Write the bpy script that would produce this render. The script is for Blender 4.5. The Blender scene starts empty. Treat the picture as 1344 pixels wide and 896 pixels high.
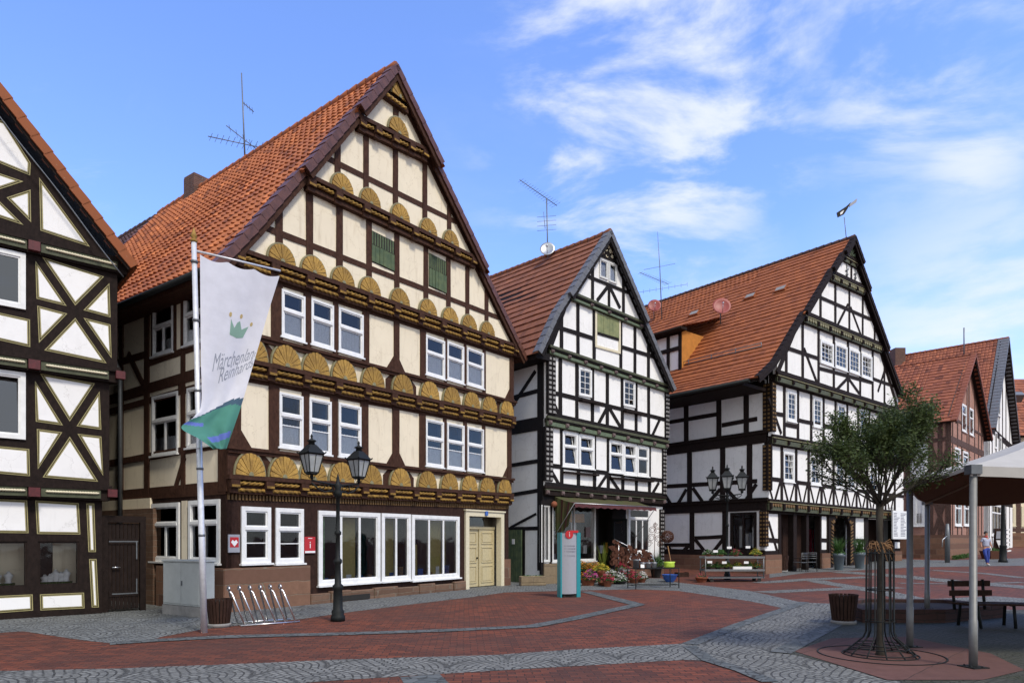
import bpy, bmesh, math, random
from mathutils import Vector
R=math.radians
rnd=random.Random(7)
SC=bpy.context.scene; COL=SC.collection
# ------------------------------------------------ camera
F=880.0; H=1.65; CU=672.0; CV=708.0
cd=bpy.data.cameras.new('camera'); cam=bpy.data.objects.new('camera',cd); COL.objects.link(cam); SC.camera=cam
cd.sensor_width=36; cd.lens=F/1344*36; cd.shift_y=(CV-448)/1344; cd.clip_end=2000; cd.clip_start=.05
cam.location=(0,0,H); cam.rotation_euler=(R(90),0,0)
# ------------------------------------------------ sky and sun
SUN_EL=R(52); SUN_AZ=R(143)      # azimuth clockwise from +Y (north): behind the camera, to its right
w=bpy.data.worlds.new('World'); SC.world=w; w.use_nodes=True
nt=w.node_tree; N=nt.nodes; L=nt.links
for n in list(N): N.remove(n)
def nd(t,**k):
    n=N.new(t)
    for a,b in k.items(): setattr(n,a,b)
    return n
out=nd('ShaderNodeOutputWorld'); bg=nd('ShaderNodeBackground'); bg.inputs['Strength'].default_value=.15
sky=nd('ShaderNodeTexSky',sky_type='NISHITA',sun_disc=False,sun_elevation=SUN_EL,sun_rotation=SUN_AZ,air_density=1.0,dust_density=.6,ozone_density=1.6)
tc=nd('ShaderNodeTexCoord'); sx=nd('ShaderNodeSeparateXYZ'); L.new(tc.outputs['Generated'],sx.inputs[0])
def mt(op,a,b=None,c=None,tree=None):
    n=(tree or nt).nodes.new('ShaderNodeMath'); n.operation=op
    for i,x in enumerate((a,b,c)):
        if x is None: continue
        if isinstance(x,(int,float)): n.inputs[i].default_value=x
        else: (tree or nt).links.new(x,n.inputs[i])
    return n.outputs[0]
zz=mt('ADD',mt('MAXIMUM',sx.outputs['Z'],0.0),.12)
px=mt('DIVIDE',sx.outputs['X'],zz); py=mt('DIVIDE',sx.outputs['Y'],zz)
cb=nd('ShaderNodeCombineXYZ'); L.new(px,cb.inputs[0]); L.new(py,cb.inputs[1])
def cloud(scale,loc,rot,stretch,lo,hi,detail=9,rough=.62,dist=.4):
    mp=nd('ShaderNodeMapping'); mp.inputs['Location'].default_value=loc; mp.inputs['Rotation'].default_value=(0,0,rot); mp.inputs['Scale'].default_value=stretch
    L.new(cb.outputs[0],mp.inputs[0])
    nz=nd('ShaderNodeTexNoise'); nz.inputs['Scale'].default_value=scale; nz.inputs['Detail'].default_value=detail; nz.inputs['Roughness'].default_value=rough; nz.inputs['Distortion'].default_value=dist
    L.new(mp.outputs[0],nz.inputs['Vector'])
    mr=nd('ShaderNodeMapRange'); mr.inputs[1].default_value=lo; mr.inputs[2].default_value=hi; mr.interpolation_type='SMOOTHSTEP'
    L.new(nz.outputs['Fac'],mr.inputs[0]); return mr.outputs[0]
c1=cloud(.9,(3.2,1.4,0),.5,(1,1.5,1),.50,.78)
c2=cloud(2.2,(7.1,4.4,0),.6,(1,2.2,1),.52,.90,10,.68,.8)
# high wisps gather to the right of the view, none over the far left
side=nd('ShaderNodeMapRange'); side.inputs[1].default_value=-.35; side.inputs[2].default_value=.25
L.new(sx.outputs['X'],side.inputs[0])
wisps=mt('MULTIPLY',mt('MINIMUM',mt('ADD',mt('MULTIPLY',c1,.75),mt('MULTIPLY',c2,.30)),1.0),mt('ADD',mt('MULTIPLY',side.outputs[0],.9),.1))
# low bank of cloud near the horizon
low=nd('ShaderNodeMapRange'); low.inputs[1].default_value=.42; low.inputs[2].default_value=.05; low.interpolation_type='SMOOTHSTEP'
L.new(sx.outputs['Z'],low.inputs[0])
c3n=nd('ShaderNodeTexNoise'); c3n.inputs['Scale'].default_value=4.0; c3n.inputs['Detail'].default_value=8; c3n.inputs['Roughness'].default_value=.55
mp3=nd('ShaderNodeMapping'); mp3.inputs['Scale'].default_value=(1,1,3.0); mp3.inputs['Location'].default_value=(.3,.1,.2); L.new(tc.outputs['Generated'],mp3.inputs[0]); L.new(mp3.outputs[0],c3n.inputs['Vector'])
c3=nd('ShaderNodeMapRange'); c3.inputs[1].default_value=.40; c3.inputs[2].default_value=.62; c3.interpolation_type='SMOOTHSTEP'; L.new(c3n.outputs['Fac'],c3.inputs[0])
bank=mt('MULTIPLY',mt('MULTIPLY',c3.outputs[0],low.outputs[0]),mt('ADD',mt('MULTIPLY',side.outputs[0],.85),.1))
def patch(cx,cy,cz,r0,r1,gain):      # a drift of cloud around one direction of the sky
    c=Vector((cx,cy,cz)).normalized(); d=nd('ShaderNodeVectorMath',operation='DISTANCE'); L.new(tc.outputs['Generated'],d.inputs[0]); d.inputs[1].default_value=c
    m_=nd('ShaderNodeMapRange'); m_.inputs[1].default_value=r1; m_.inputs[2].default_value=r0; m_.interpolation_type='SMOOTHSTEP'; L.new(d.outputs['Value'],m_.inputs[0]); return mt('MULTIPLY',m_.outputs[0],gain)
c4_=cloud(2.3,(1.508,5.338,0),.45,(1,1.35,1),.44,.63,12,.58,.35)
drift=mt('MULTIPLY',c4_,mt('MAXIMUM',mt('MAXIMUM',patch(.20,1,.66,.12,.28,.9),patch(.40,1,.70,.04,.14,.35)),mt('MAXIMUM',patch(.62,1,.76,.03,.20,.9),mt('MAXIMUM',patch(.04,1,.48,.02,.12,.25),patch(.69,1,.60,.02,.09,.6)))))
bank2=mt('MULTIPLY',mt('ADD',mt('MULTIPLY',c3.outputs[0],.75),.25),patch(.80,1,.24,.06,.36,.9))
faint=mt('MULTIPLY',c2,patch(-.65,1,.58,.02,.12,.35))
back=nd('ShaderNodeMapRange'); back.inputs[1].default_value=.15; back.inputs[2].default_value=-.45; back.interpolation_type='SMOOTHSTEP'; L.new(sx.outputs['Y'],back.inputs[0])  # unseen pale cloud added behind the camera to whiten the light
fac=mt('MINIMUM',mt('ADD',mt('ADD',mt('MULTIPLY',wisps,.22),mt('MAXIMUM',bank,bank2)),mt('ADD',drift,mt('ADD',faint,mt('MULTIPLY',back.outputs[0],.95)))),1.0)
fac=mt('MULTIPLY',fac,.96)
# deep blue of the sky, a little towards violet as in the photograph
tint=nd('ShaderNodeMix',data_type='RGBA',blend_type='MULTIPLY'); tint.inputs['Factor'].default_value=1
L.new(sky.outputs[0],tint.inputs['A']); tint.inputs['B'].default_value=(1.33,1.52,2.10,1)
mx=nd('ShaderNodeMix',data_type='RGBA'); L.new(fac,mx.inputs['Factor']); L.new(tint.outputs['Result'],mx.inputs['A']); mx.inputs['B'].default_value=(5.3,5.6,5.9,1)
L.new(mx.outputs['Result'],bg.inputs['Color']); L.new(bg.outputs[0],out.inputs[0])
sd=bpy.data.lights.new('sun','SUN'); sd.energy=2.6; sd.angle=R(10); sd.color=(1,.93,.82)
so=bpy.data.objects.new('sun',sd); COL.objects.link(so)
dirv=Vector((math.sin(SUN_AZ)*math.cos(SUN_EL),math.cos(SUN_AZ)*math.cos(SUN_EL),math.sin(SUN_EL)))
so.rotation_euler=dirv.to_track_quat('Z','Y').to_euler(); so.location=(0,0,60)
SC.view_settings.view_transform='Standard'; SC.view_settings.look='None'; SC.view_settings.exposure=.22; SC.view_settings.gamma=1
# ------------------------------------------------ mesh helpers
ROOTS={}
def thing(name,label,cat,loc,group=None,rotz=0):
    o=bpy.data.objects.new(name,None); COL.objects.link(o); o.location=loc; o.rotation_euler=(0,0,rotz); o.empty_display_size=.2
    o['label']=label; o['category']=cat
    if group: o['group']=group
    ROOTS[o.name]=Vector(loc) if rotz==0 else Vector((0,0,0)); return o
def tag(o,label,cat,group=None,kind=None):
    if label: o['label']=label
    if cat: o['category']=cat
    if group: o['group']=group
    if kind: o['kind']=kind
    return o
def bxf(c,ax,ay,az):
    c=Vector(c); ax=Vector(ax); ay=Vector(ay); az=Vector(az)
    return [c+ax*i+ay*j+az*k for k in(-1,1) for j in(-1,1) for i in(-1,1)]
BF=[(0,2,3,1),(4,5,7,6),(0,1,5,4),(1,3,7,5),(3,2,6,7),(2,0,4,6)]
class MB:
    def __init__(s): s.v=[];s.f=[];s.m=[];s.uv={};s.sm=[]
    def add(s,vs,fs,m=0,smooth=False):
        b=len(s.v); s.v+=[Vector(p) for p in vs]
        for f in fs: s.f.append(tuple(i+b for i in f)); s.m.append(m); s.sm.append(smooth)
        return b
    def box(s,x0,x1,y0,y1,z0,z1,m=0):
        s.add([(x,y,z) for z in(z0,z1) for y in(y0,y1) for x in(x0,x1)],BF,m)
    def obox(s,c,ax,ay,az,m=0): s.add(bxf(c,ax,ay,az),BF,m)
    def prism(s,pts,vec,m=0):          # pts 3D polygon, extruded by vec
        n=len(pts); vec=Vector(vec); a=[Vector(p) for p in pts]
        s.add(a+[p+vec for p in a],[tuple(range(n-1,-1,-1)),tuple(range(n,2*n))]+[(i,(i+1)%n,n+(i+1)%n,n+i) for i in range(n)],m)
    def tube(s,pts,r,n=8,m=0,cap=True,smooth=True):
        pts=[Vector(p) for p in pts]; k=len(pts)
        rs=r if isinstance(r,(list,tuple)) else [r]*k
        vs=[];up=None
        for i,p in enumerate(pts):
            d=(pts[min(i+1,k-1)]-pts[max(i-1,0)])
            if d.length<1e-9: d=Vector((0,0,1))
            d.normalize()
            if up is None: up=Vector((0,0,1)) if abs(d.z)<.9 else Vector((1,0,0))
            a=d.cross(up)
            if a.length<1e-4: a=d.cross(Vector((.3,1,.2)))
            a.normalize(); b=a.cross(d); up=b
            for j in range(n):
                th=2*math.pi*j/n; vs.append(p+(a*math.cos(th)+b*math.sin(th))*rs[i])
        fs=[(i*n+j,i*n+(j+1)%n,(i+1)*n+(j+1)%n,(i+1)*n+j) for i in range(k-1) for j in range(n)]
        b=s.add(vs,fs,m,smooth)
        if cap: s.f+= [tuple(b+j for j in range(n-1,-1,-1)),tuple(b+(k-1)*n+j for j in range(n))]; s.m+=[m,m]; s.sm+=[False,False]
    def lathe(s,prof,c=(0,0,0),n=16,m=0,smooth=True,sx=1,sy=1):
        c=Vector(c); vs=[];k=len(prof)
        for r,z in prof:
            for j in range(n):
                th=2*math.pi*j/n; vs.append(c+Vector((r*math.cos(th)*sx,r*math.sin(th)*sy,z)))
        fs=[(i*n+j,i*n+(j+1)%n,(i+1)*n+(j+1)%n,(i+1)*n+j) for i in range(k-1) for j in range(n)]
        b=s.add(vs,fs,m,smooth)
        s.f+= [tuple(b+j for j in range(n-1,-1,-1)),tuple(b+(k-1)*n+j for j in range(n))]; s.m+=[m,m]; s.sm+=[False,False]
    def ball(s,c,r,m=0,n=10,k=7,sq=(1,1,1)):
        c=Vector(c); vs=[]
        for i in range(k+1):
            ph=math.pi*i/k
            for j in range(n):
                th=2*math.pi*j/n
                vs.append(c+Vector((math.sin(ph)*math.cos(th)*r*sq[0],math.sin(ph)*math.sin(th)*r*sq[1],math.cos(ph)*r*sq[2])))
        s.add(vs,[(i*n+j,(i+1)*n+j,(i+1)*n+(j+1)%n,i*n+(j+1)%n) for i in range(k) for j in range(n)],m,True)
    def build(s,name,mats,parent=None,recalc=True,bevel=0):
        me=bpy.data.meshes.new(name)
        off=ROOTS.get(parent.name,Vector((0,0,0))) if parent else Vector((0,0,0))
        me.from_pydata([tuple(p-off) for p in s.v],[],s.f)
        if not isinstance(mats,(list,tuple)): mats=[mats]
        for m in mats: me.materials.append(m)
        me.polygons.foreach_set('material_index',s.m); me.polygons.foreach_set('use_smooth',s.sm)
        if s.uv:
            ul=me.uv_layers.new(name='UVMap')
            for p in me.polygons:
                for li,vi in zip(p.loop_indices,p.vertices): ul.data[li].uv=s.uv.get(vi,(0,0))
        if recalc:
            bm=bmesh.new(); bm.from_mesh(me); bmesh.ops.recalc_face_normals(bm,faces=bm.faces); bm.to_mesh(me); bm.free()
        me.update()
        o=bpy.data.objects.new(name,me); COL.objects.link(o)
        if parent: o.parent=parent; ROOTS[o.name]=off
        if bevel:
            b=o.modifiers.new('bevel','BEVEL'); b.width=bevel; b.segments=1; b.limit_method='ANGLE'
        return o
def copy_tree(o,parent=None):
    c=o.copy(); COL.objects.link(c)
    if parent is not None: c.parent=parent
    ROOTS[c.name]=ROOTS.get(o.name,Vector((0,0,0)))
    for ch in [x for x in COL.objects if x.parent==o]: copy_tree(ch,c)
    return c
# ------------------------------------------------ ground height, pixel -> ground
def gz(x,y): return .03*max(0.0,y-26)
def grd(u,v,h=0):
    Y=20.0
    for _ in range(60):
        z=gz(0,Y)+h; Y=.5*Y+.5*min(400,F*(H-z)/max(v-CV,.5))
    return Vector(((u-CU)/F*Y,Y,gz(0,Y)+h))
def at(u,v,Y): return Vector(((u-CU)/F*Y,Y,H+(CV-v)/F*Y))
# ------------------------------------------------ facade plane
class Face:
    def __init__(s,o,d,base=0):
        l=math.hypot(*d); s.o=o; s.d=(d[0]/l,d[1]/l); s.n=(s.d[1],-s.d[0]); s.base=base
    def P(s,t,z,off=0): return Vector((s.o[0]+s.d[0]*t+s.n[0]*off,s.o[1]+s.d[1]*t+s.n[1]*off,z))
    def t(s,u,off=0):
        k=(u-CU)/F; ox=s.o[0]+s.n[0]*off; oy=s.o[1]+s.n[1]*off
        return (k*oy-ox)/(s.d[0]-k*s.d[1])
    def z(s,u,v,off=0):
        t=s.t(u,off); return H+(CV-v)/F*(s.o[1]+s.n[1]*off+t*s.d[1])
    def q(s,u,v,off=0): return (s.t(u,off),s.z(u,v,off))
    def prism(s,mb,pts,o0,o1,m=0):
        mb.prism([s.P(t,z,o0) for t,z in pts],(s.n[0]*(o1-o0),s.n[1]*(o1-o0),0),m)
    def slab(s,mb,t0,t1,z0,z1,o0,o1,m=0): s.prism(mb,[(t0,z0),(t1,z0),(t1,z1),(t0,z1)],o0,o1,m)
    def line(s,a,b,off=0):
        t0,z0=s.q(*a,off); t1,z1=s.q(*b,off)
        return lambda t:z0+(z1-z0)*(t-t0)/(t1-t0)
_k=[0]
def eps():
    _k[0]=(_k[0]*7+3)%23; return _k[0]*.0006
class Storey:
    """one storey of a facade: a wall slab at offset off, timbers proud of it"""
    def __init__(s,face,off,t0,t1,bot,top,thick=.2,brk=()):
        s.F=face;s.off=off;s.t0=t0;s.t1=t1;s.bot=bot;s.top=top;s.th=thick;s.open=[];s.brk=list(brk);s.tb=MB();s.lift=.022
    def q(s,u,v): return s.F.q(u,v,s.off)
    def tu(s,u): return s.F.t(u,s.off)
    def L(s,a,b): return s.F.line(a,b,s.off)
    def wall(s,mb,m=0):
        ts=sorted(set([s.t0,s.t1]+[t for t in s.brk if s.t0<t<s.t1]+[t for o in s.open for t in(o[0],o[1]) if s.t0<t<s.t1]))
        for a,b in zip(ts,ts[1:]):
            if b-a<1e-4: continue
            ops=sorted([o for o in s.open if o[0]<(a+b)/2<o[1]],key=lambda o:o[2])
            lo=(s.bot(a+1e-5),s.bot(b-1e-5))
            for o in ops:
                if o[2]>max(lo)+1e-3: s.F.prism(mb,[(a,lo[0]),(b,lo[1]),(b,o[2]),(a,o[2])],s.off-s.th,s.off,m)
                lo=(o[3],o[3])
            hi=(s.top(a+1e-5),s.top(b-1e-5))
            if max(hi)-max(lo)>1e-3 or min(hi)-min(lo)>1e-3:
                s.F.prism(mb,[(a,lo[0]),(b,lo[1]),(b,max(hi[1],lo[1]+.001)),(a,max(hi[0],lo[0]+.001))],s.off-s.th,s.off,m)
    def bar2(s,a,b,w,lift=None,mb=None,m=0):       # a,b = (t,z)
        a=Vector(a);b=Vector(b);d=b-a
        if d.length<.02: return
        d.normalize(); n=Vector((-d.y,d.x)); k=max(1,int((b-a).length/.7)); l=[];r=[]
        for i in range(k+1):
            p=a+(b-a)*(i/k); l.append(p+n*(w/2+rnd.uniform(-.006,.006))); r.append(p-n*(w/2+rnd.uniform(-.006,.006)))
        e=eps()+(s.lift if lift is None else lift)
        s.F.prism(mb or s.tb,[(p.x,p.y) for p in r+l[::-1]],s.off-.03,s.off+e,m)
    def bar(s,u1,v1,u2,v2,w,lift=None): s.bar2(s.q(u1,v1),s.q(u2,v2),w,lift)
    def post(s,u,w,a=None,b=None,lift=None):
        t=s.tu(u); z0=(a or s.bot)(t); z1=(b or s.top)(t)
        if z1-z0>.05: s.bar2((t,z0),(t,z1),w,lift)
    def poly(s,pts,mb,m=0,lift=.02,px=True,back=.03):
        if px: pts=[s.q(*p) for p in pts]
        s.F.prism(mb,pts,s.off-back,s.off+lift,m)
# ------------------------------------------------ materials (all procedural)
class Mat:
    def __init__(s,name):
        s.m=bpy.data.materials.new(name); s.m.use_nodes=True; s.t=s.m.node_tree; s.b=s.t.nodes['Principled BSDF']
    def n(s,t,**k):
        x=s.t.nodes.new(t)
        for a,b in k.items(): setattr(x,a,b)
        return x
    def l(s,a,b): s.t.links.new(a,b)
    def noise(s,scale,detail=4,rough=.55,vec=None,out='Fac'):
        x=s.n('ShaderNodeTexNoise'); x.inputs['Scale'].default_value=scale; x.inputs['Detail'].default_value=detail; x.inputs['Roughness'].default_value=rough
        s.l(vec if vec else s.obj(),x.inputs['Vector']); return x.outputs[out]
    def obj(s):
        if not hasattr(s,'_tc'): s._tc=s.n('ShaderNodeTexCoord')
        return s._tc.outputs['Object']
    def uv(s): s.obj(); return s._tc.outputs['UV']
    def mapv(s,vec,scale=(1,1,1),rot=(0,0,0)):
        x=s.n('ShaderNodeMapping'); x.inputs['Scale'].default_value=scale; x.inputs['Rotation'].default_value=rot; s.l(vec,x.inputs[0]); return x.outputs[0]
    def mr(s,v,a,b,c=0,d=1):
        x=s.n('ShaderNodeMapRange'); s.l(v,x.inputs[0])
        for i,q in enumerate((a,b,c,d)): x.inputs[i+1].default_value=q
        return x.outputs[0]
    def mix(s,f,a,b,mode='MIX'):
        x=s.n('ShaderNodeMix',data_type='RGBA',blend_type=mode)
        if isinstance(f,(int,float)): x.inputs['Factor'].default_value=f
        else: s.l(f,x.inputs['Factor'])
        for nm,c in (('A',a),('B',b)):
            if isinstance(c,tuple): x.inputs[nm].default_value=(*c[:3],1)
            else: s.l(c,x.inputs[nm])
        return x.outputs['Result']
    def bump(s,h,st=.3,dist=.01):
        x=s.n('ShaderNodeBump'); x.inputs['Strength'].default_value=st; x.inputs['Distance'].default_value=dist; s.l(h,x.inputs['Height']); s.l(x.outputs[0],s.b.inputs['Normal']); return x
    def col(s,c):
        if isinstance(c,tuple): s.b.inputs['Base Color'].default_value=(*c[:3],1)
        else: s.l(c,s.b.inputs['Base Color'])
    def set(s,rough=.7,metal=0,spec=.5):
        s.b.inputs['Roughness'].default_value=rough; s.b.inputs['Metallic'].default_value=metal; s.b.inputs['Specular IOR Level'].default_value=spec; return s.m
def sc(c,k): return tuple(min(1,x*k) for x in c)
def mottled(name,c,var=.25,scale=2.5,rough=.85,bump=.25,bs=60,c2=None,metal=0,spec=.4,fine=.12):
    m=Mat(name); a=m.noise(scale,6,.6); base=m.mix(m.mr(a,.3,.7),c2 or sc(c,1-var),sc(c,1+var*.5))
    b=m.noise(bs*.7,3); base=m.mix(m.mr(b,.3,.7,0,fine),base,sc(c,.35))
    m.col(base); m.bump(m.noise(bs,4),bump,.006); return m.set(rough,metal,spec)
def plaster(name,c,dirt=(.30,.27,.22),amt=.35):
    m=Mat(name); a=m.noise(1.1,6,.62); base=m.mix(m.mr(a,.35,.72,0,.55),c,sc(c,.86))
    st=m.noise(3,5,.6,m.mapv(m.obj(),(2.2,2.2,.35))); base=m.mix(m.mr(st,.55,.8,0,amt),base,dirt)
    vo=m.n('ShaderNodeTexVoronoi',feature='DISTANCE_TO_EDGE'); vo.inputs['Scale'].default_value=1.1; wv_=m.n('ShaderNodeVectorMath',operation='MULTIPLY_ADD'); m.l(m.noise(2.5,5,.7,out='Color'),wv_.inputs[0]); wv_.inputs[1].default_value=(.6,.6,.6); m.l(m.obj(),wv_.inputs[2]); m.l(wv_.outputs[0],vo.inputs['Vector'])
    base=m.mix(m.mr(vo.outputs[0],.010,.002,0,.35),base,dirt)
    pt=m.noise(1.7,3,.5); base=m.mix(m.mr(pt,.60,.63,0,.10),base,sc(c,.72))
    m.col(base); m.bump(m.noise(35,5,.6),.35,.006); return m.set(.9,0,.25)
def timber(name,c):
    m=Mat(name); g=m.noise(9,6,.65,m.mapv(m.obj(),(1.5,1.5,.9))); f=m.noise(55,3,.6)
    base=m.mix(m.mr(g,.3,.72),sc(c,.65),sc(c,1.6)); base=m.mix(m.mr(f,.55,.8,0,.35),base,sc(c,2.6))
    m.col(base); m.bump(m.noise(40,5,.7),.5,.006); return m.set(.78,0,.14)
def rooftile(name,c,c2,moss=(.05,.045,.03),mossamt=.5,odd=.7):
    m=Mat(name); wn=m.n('ShaderNodeTexWhiteNoise',noise_dimensions='2D'); fl=m.n('ShaderNodeVectorMath',operation='FLOOR'); m.l(m.uv(),fl.inputs[0]); m.l(fl.outputs[0],wn.inputs['Vector'])
    base=m.mix(wn.outputs['Value'],c,c2); base=m.mix(m.mr(wn.outputs['Value'],.90,.93,0,odd),base,sc(c2,.5)); base=m.mix(m.mr(wn.outputs['Value'],.05,.03,0,odd*.8),base,sc(c,1.45))
    base=m.mix(m.mr(m.noise(.7,6,.65),.42,.75,0,mossamt),base,sc(c2,.55))
    base=m.mix(m.mr(m.noise(7,5,.7),.55,.8,0,mossamt),base,moss)
    sp=m.noise(22,4,.6); base=m.mix(m.mr(sp,.66,.74,0,.4),base,(.40,.36,.27))
    m.col(base); m.bump(m.noise(60,4),.3,.004); return m.set(.75,0,.35)
def giltpaint(name,c,dark,grime=.7):
    m=Mat(name); oi=m.n('ShaderNodeObjectInfo'); base=m.mix(oi.outputs['Random'],sc(c,.82),sc(c,1.15)); base=m.mix(m.mr(m.noise(5,6,.7),.40,.72,0,grime),base,dark); base=m.mix(m.mr(m.noise(38,5,.65),.52,.70,0,.8),base,dark); base=m.mix(m.mr(m.noise(21,5,.65),.64,.74,0,.5),base,(.42,.36,.24))
    m.col(base); m.bump(m.noise(45,5,.7),.5,.008); return m.set(.75,0,.2)
def plain(name,c,rough=.5,metal=0,spec=.5,var=.12,scale=14):
    m=Mat(name); base=m.mix(m.mr(m.noise(scale,5,.6),.3,.7),sc(c,1-var),sc(c,1+var)); m.col(base)
    m.bump(m.noise(90,3),.08,.002); return m.set(rough,metal,spec)
def stonework(name,c1,c2,mortar,sx=.45,sz=.22):
    m=Mat(name); s_=m.n('ShaderNodeSeparateXYZ'); m.l(m.obj(),s_.inputs[0])
    dv=m.noise(2.5,2,.5,out='Color'); sub=m.n('ShaderNodeVectorMath',operation='MULTIPLY_ADD'); m.l(dv,sub.inputs[0]); sub.inputs[1].default_value=(.10,.10,.10)
    cb_=m.n('ShaderNodeCombineXYZ'); ad=m.n('ShaderNodeMath',operation='SUBTRACT'); m.l(s_.outputs[0],ad.inputs[0]); m.l(s_.outputs[1],ad.inputs[1])
    m.l(ad.outputs[0],cb_.inputs[0]); m.l(s_.outputs[2],cb_.inputs[1]); m.l(cb_.outputs[0],sub.inputs[2])
    br=m.n('ShaderNodeTexBrick'); m.l(sub.outputs[0],br.inputs['Vector']); br.inputs['Scale'].default_value=1; br.inputs['Brick Width'].default_value=sx*1.4; br.inputs['Row Height'].default_value=sz; br.inputs['Mortar Size'].default_value=.009; br.inputs['Mortar Smooth'].default_value=.4
    br.inputs['Color1'].default_value=(*c1,1); br.inputs['Color2'].default_value=(*c2,1); br.inputs['Mortar'].default_value=(*mortar,1); br.offset=.43
    base=m.mix(m.mr(m.noise(6,6,.7),.35,.75,0,.55),br.outputs['Color'],sc(c1,.45)); m.col(base)
    bp=m.bump(br.outputs['Fac'],.6,.02); bp.invert=True
    return m.set(.9,0,.25)
M={}
M['cream']=plaster('cream plaster',(.80,.705,.53),(.40,.31,.20),.46)
M['white']=plaster('white plaster',(.85,.84,.82),(.40,.38,.35),.24)
M['white2']=plaster('white limewash',(.87,.86,.85),(.42,.40,.38),.15)
M['timber_brown']=timber('brown painted timber',(.048,.022,.0135))
M['timber_black']=timber('black timber',(.011,.009,.009))
M['timber_dark']=timber('dark brown timber',(.015,.0095,.008))
M['timber_old']=timber('weathered red timber',(.085,.050,.040))
M['board']=timber('brown facade boards',(.030,.015,.011))
M['gold']=giltpaint('ochre gold paint',(.44,.265,.065),(.13,.075,.03))
M['ropegold']=giltpaint('worn ochre rope paint',(.36,.21,.045),(.055,.03,.016),.9)
M['gold_dk']=mottled('dark ochre board',(.17,.095,.03),.3,9,.7,.3,40)  # plain darker ochre for fan backings, post studs and carvings
M['rim']=mottled('grey green rim paint',(.24,.22,.12),.2,9,.7,.2)
M['green']=mottled('olive green paint',(.075,.082,.045),.35,8,.7,.3,50)
M['green_lt']=mottled('pale green ledge paint',(.12,.16,.10),.3,8,.7,.3,50)
M['ochre_line']=mottled('ochre panel outline',(.33,.29,.13),.15,9,.7,.1)
M['win']=plain('white window paint',(.77,.77,.755),.5,var=.09,scale=6)
M['winaged']=plain('aged white window paint',(.62,.62,.60),.6,var=.12)
M['red_block']=plain('dark red beam ends',(.085,.010,.013),.6,var=.3)
M['knob']=mottled('greyed pink beam knobs',(.17,.12,.115),.3,20)
M['palebeam']=mottled('pale grey beam dots',(.30,.29,.28),.3,20)
M['shutter']=mottled('faded green shutter boards',(.10,.13,.06),.4,5,.85,.4,50,c2=(.055,.09,.05))
M['shutter2']=mottled('lichened green hatch boards',(.24,.25,.12),.35,4,.9,.4,40,c2=(.15,.18,.09))
M['door_cream']=plain('cream door paint',(.50,.42,.24),.5,var=.1)
M['cream_trim']=plain('pale cream trim',(.68,.61,.43),.6,var=.08)
M['sandstone']=stonework('red sandstone blocks',(.25,.135,.085),(.13,.068,.048),(.22,.18,.13),.6,.34)
M['rubble']=stonework('brown rubble wall',(.20,.12,.08),(.13,.075,.05),(.19,.15,.11),.3,.14)
M['buffstone']=stonework('buff sandstone blocks',(.25,.19,.12),(.19,.14,.09),(.15,.12,.09),.5,.35)
M['brickwall']=stonework('red brick infill',(.50,.26,.195),(.40,.20,.15),(.30,.25,.21),.2,.07)
M['tile2']=rooftile('orange clay pantiles',(.46,.150,.048),(.28,.085,.034),mossamt=.42)
M['tile3']=rooftile('red brown flat tiles',(.27,.100,.045),(.21,.078,.036),mossamt=.35,odd=.3)
M['tile4']=rooftile('brick red roof tiles',(.33,.100,.030),(.26,.076,.024),mossamt=.30,odd=.25)
M['tile5']=rooftile('weathered orange tiles',(.34,.11,.052),(.23,.07,.038),mossamt=.55)
M['tiledark']=rooftile('dark brown tiles',(.13,.06,.045),(.075,.04,.035),mossamt=.5)
M['verge']=mottled('dark glazed verge tiles',(.12,.048,.032),.35,6,.5,.2,40)
M['slate']=mottled('grey slate verge',(.14,.145,.16),.3,9,.6,.35,40)
M['metal']=plain('galvanised metal',(.45,.46,.47),.38,.85)
M['steel']=plain('brushed steel',(.62,.62,.63),.28,.95)
M['lead']=plain('dull zinc',(.16,.17,.18),.5,.6)
M['iron']=mottled('dark green black cast iron',(.010,.012,.012),.3,20,.6,.3,60,spec=.25)
M['pole']=plain('grey painted pole',(.17,.17,.165),.5,.2)
M['trolley']=plain('dull trolley steel',(.20,.205,.21),.5,.5)
M['bedwall']=stonework('canopy shaded brick edging',(.075,.038,.032),(.055,.03,.026),(.03,.025,.022),.4,.12)  # brick colour darkened for the shade under the canopy
M['rust']=mottled('rusty metal',(.11,.04,.022),.4,20,.85,.4)
M['cabinet']=mottled('grey green cabinet paint',(.42,.44,.43),.10,4,.55,.1)
M['lanternglass']=mottled('milky lantern glass',(.38,.40,.40),.2,6,.3,.1)
M['wood']=timber('dark stained wood slats',(.035,.018,.013))
M['woodlt']=timber('warm wood',(.25,.14,.07))
M['bark']=mottled('tree bark',(.050,.042,.031),.4,12,.95,.7,30)
M['concrete']=mottled('grey concrete',(.26,.25,.24),.25,6,.9,.3)
M['soil']=mottled('dark soil',(.035,.022,.016),.4,20,.95,.5)
M['redslab']=stonework('red sandstone slabs',(.135,.066,.056),(.11,.055,.047),(.05,.035,.03),1.6,1.1)
M['brickchim']=stonework('sooty chimney brick',(.16,.08,.06),(.10,.055,.045),(.17,.15,.13),.2,.07)
M['white_pl']=plain('white enamel',(.80,.80,.80),.4,var=.04)
M['grey_pl']=plain('light grey panel',(.31,.32,.36),.35,var=.03)
M['teal']=plain('teal panel',(.02,.24,.28),.35,var=.05)
M['redsign']=plain('red sign enamel',(.45,.015,.02),.4,var=.05)
M['print']=plain('grey print',(.22,.22,.26),.6)
M['blue']=plain('blue glazed bowl',(.03,.10,.38),.25)
M['pink']=mottled('pink petals',(.70,.10,.38),.3,30)
M['yellow']=mottled('yellow petals',(.70,.52,.05),.3,30)
M['orange']=mottled('orange petals',(.70,.26,.02),.3,30)
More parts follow.
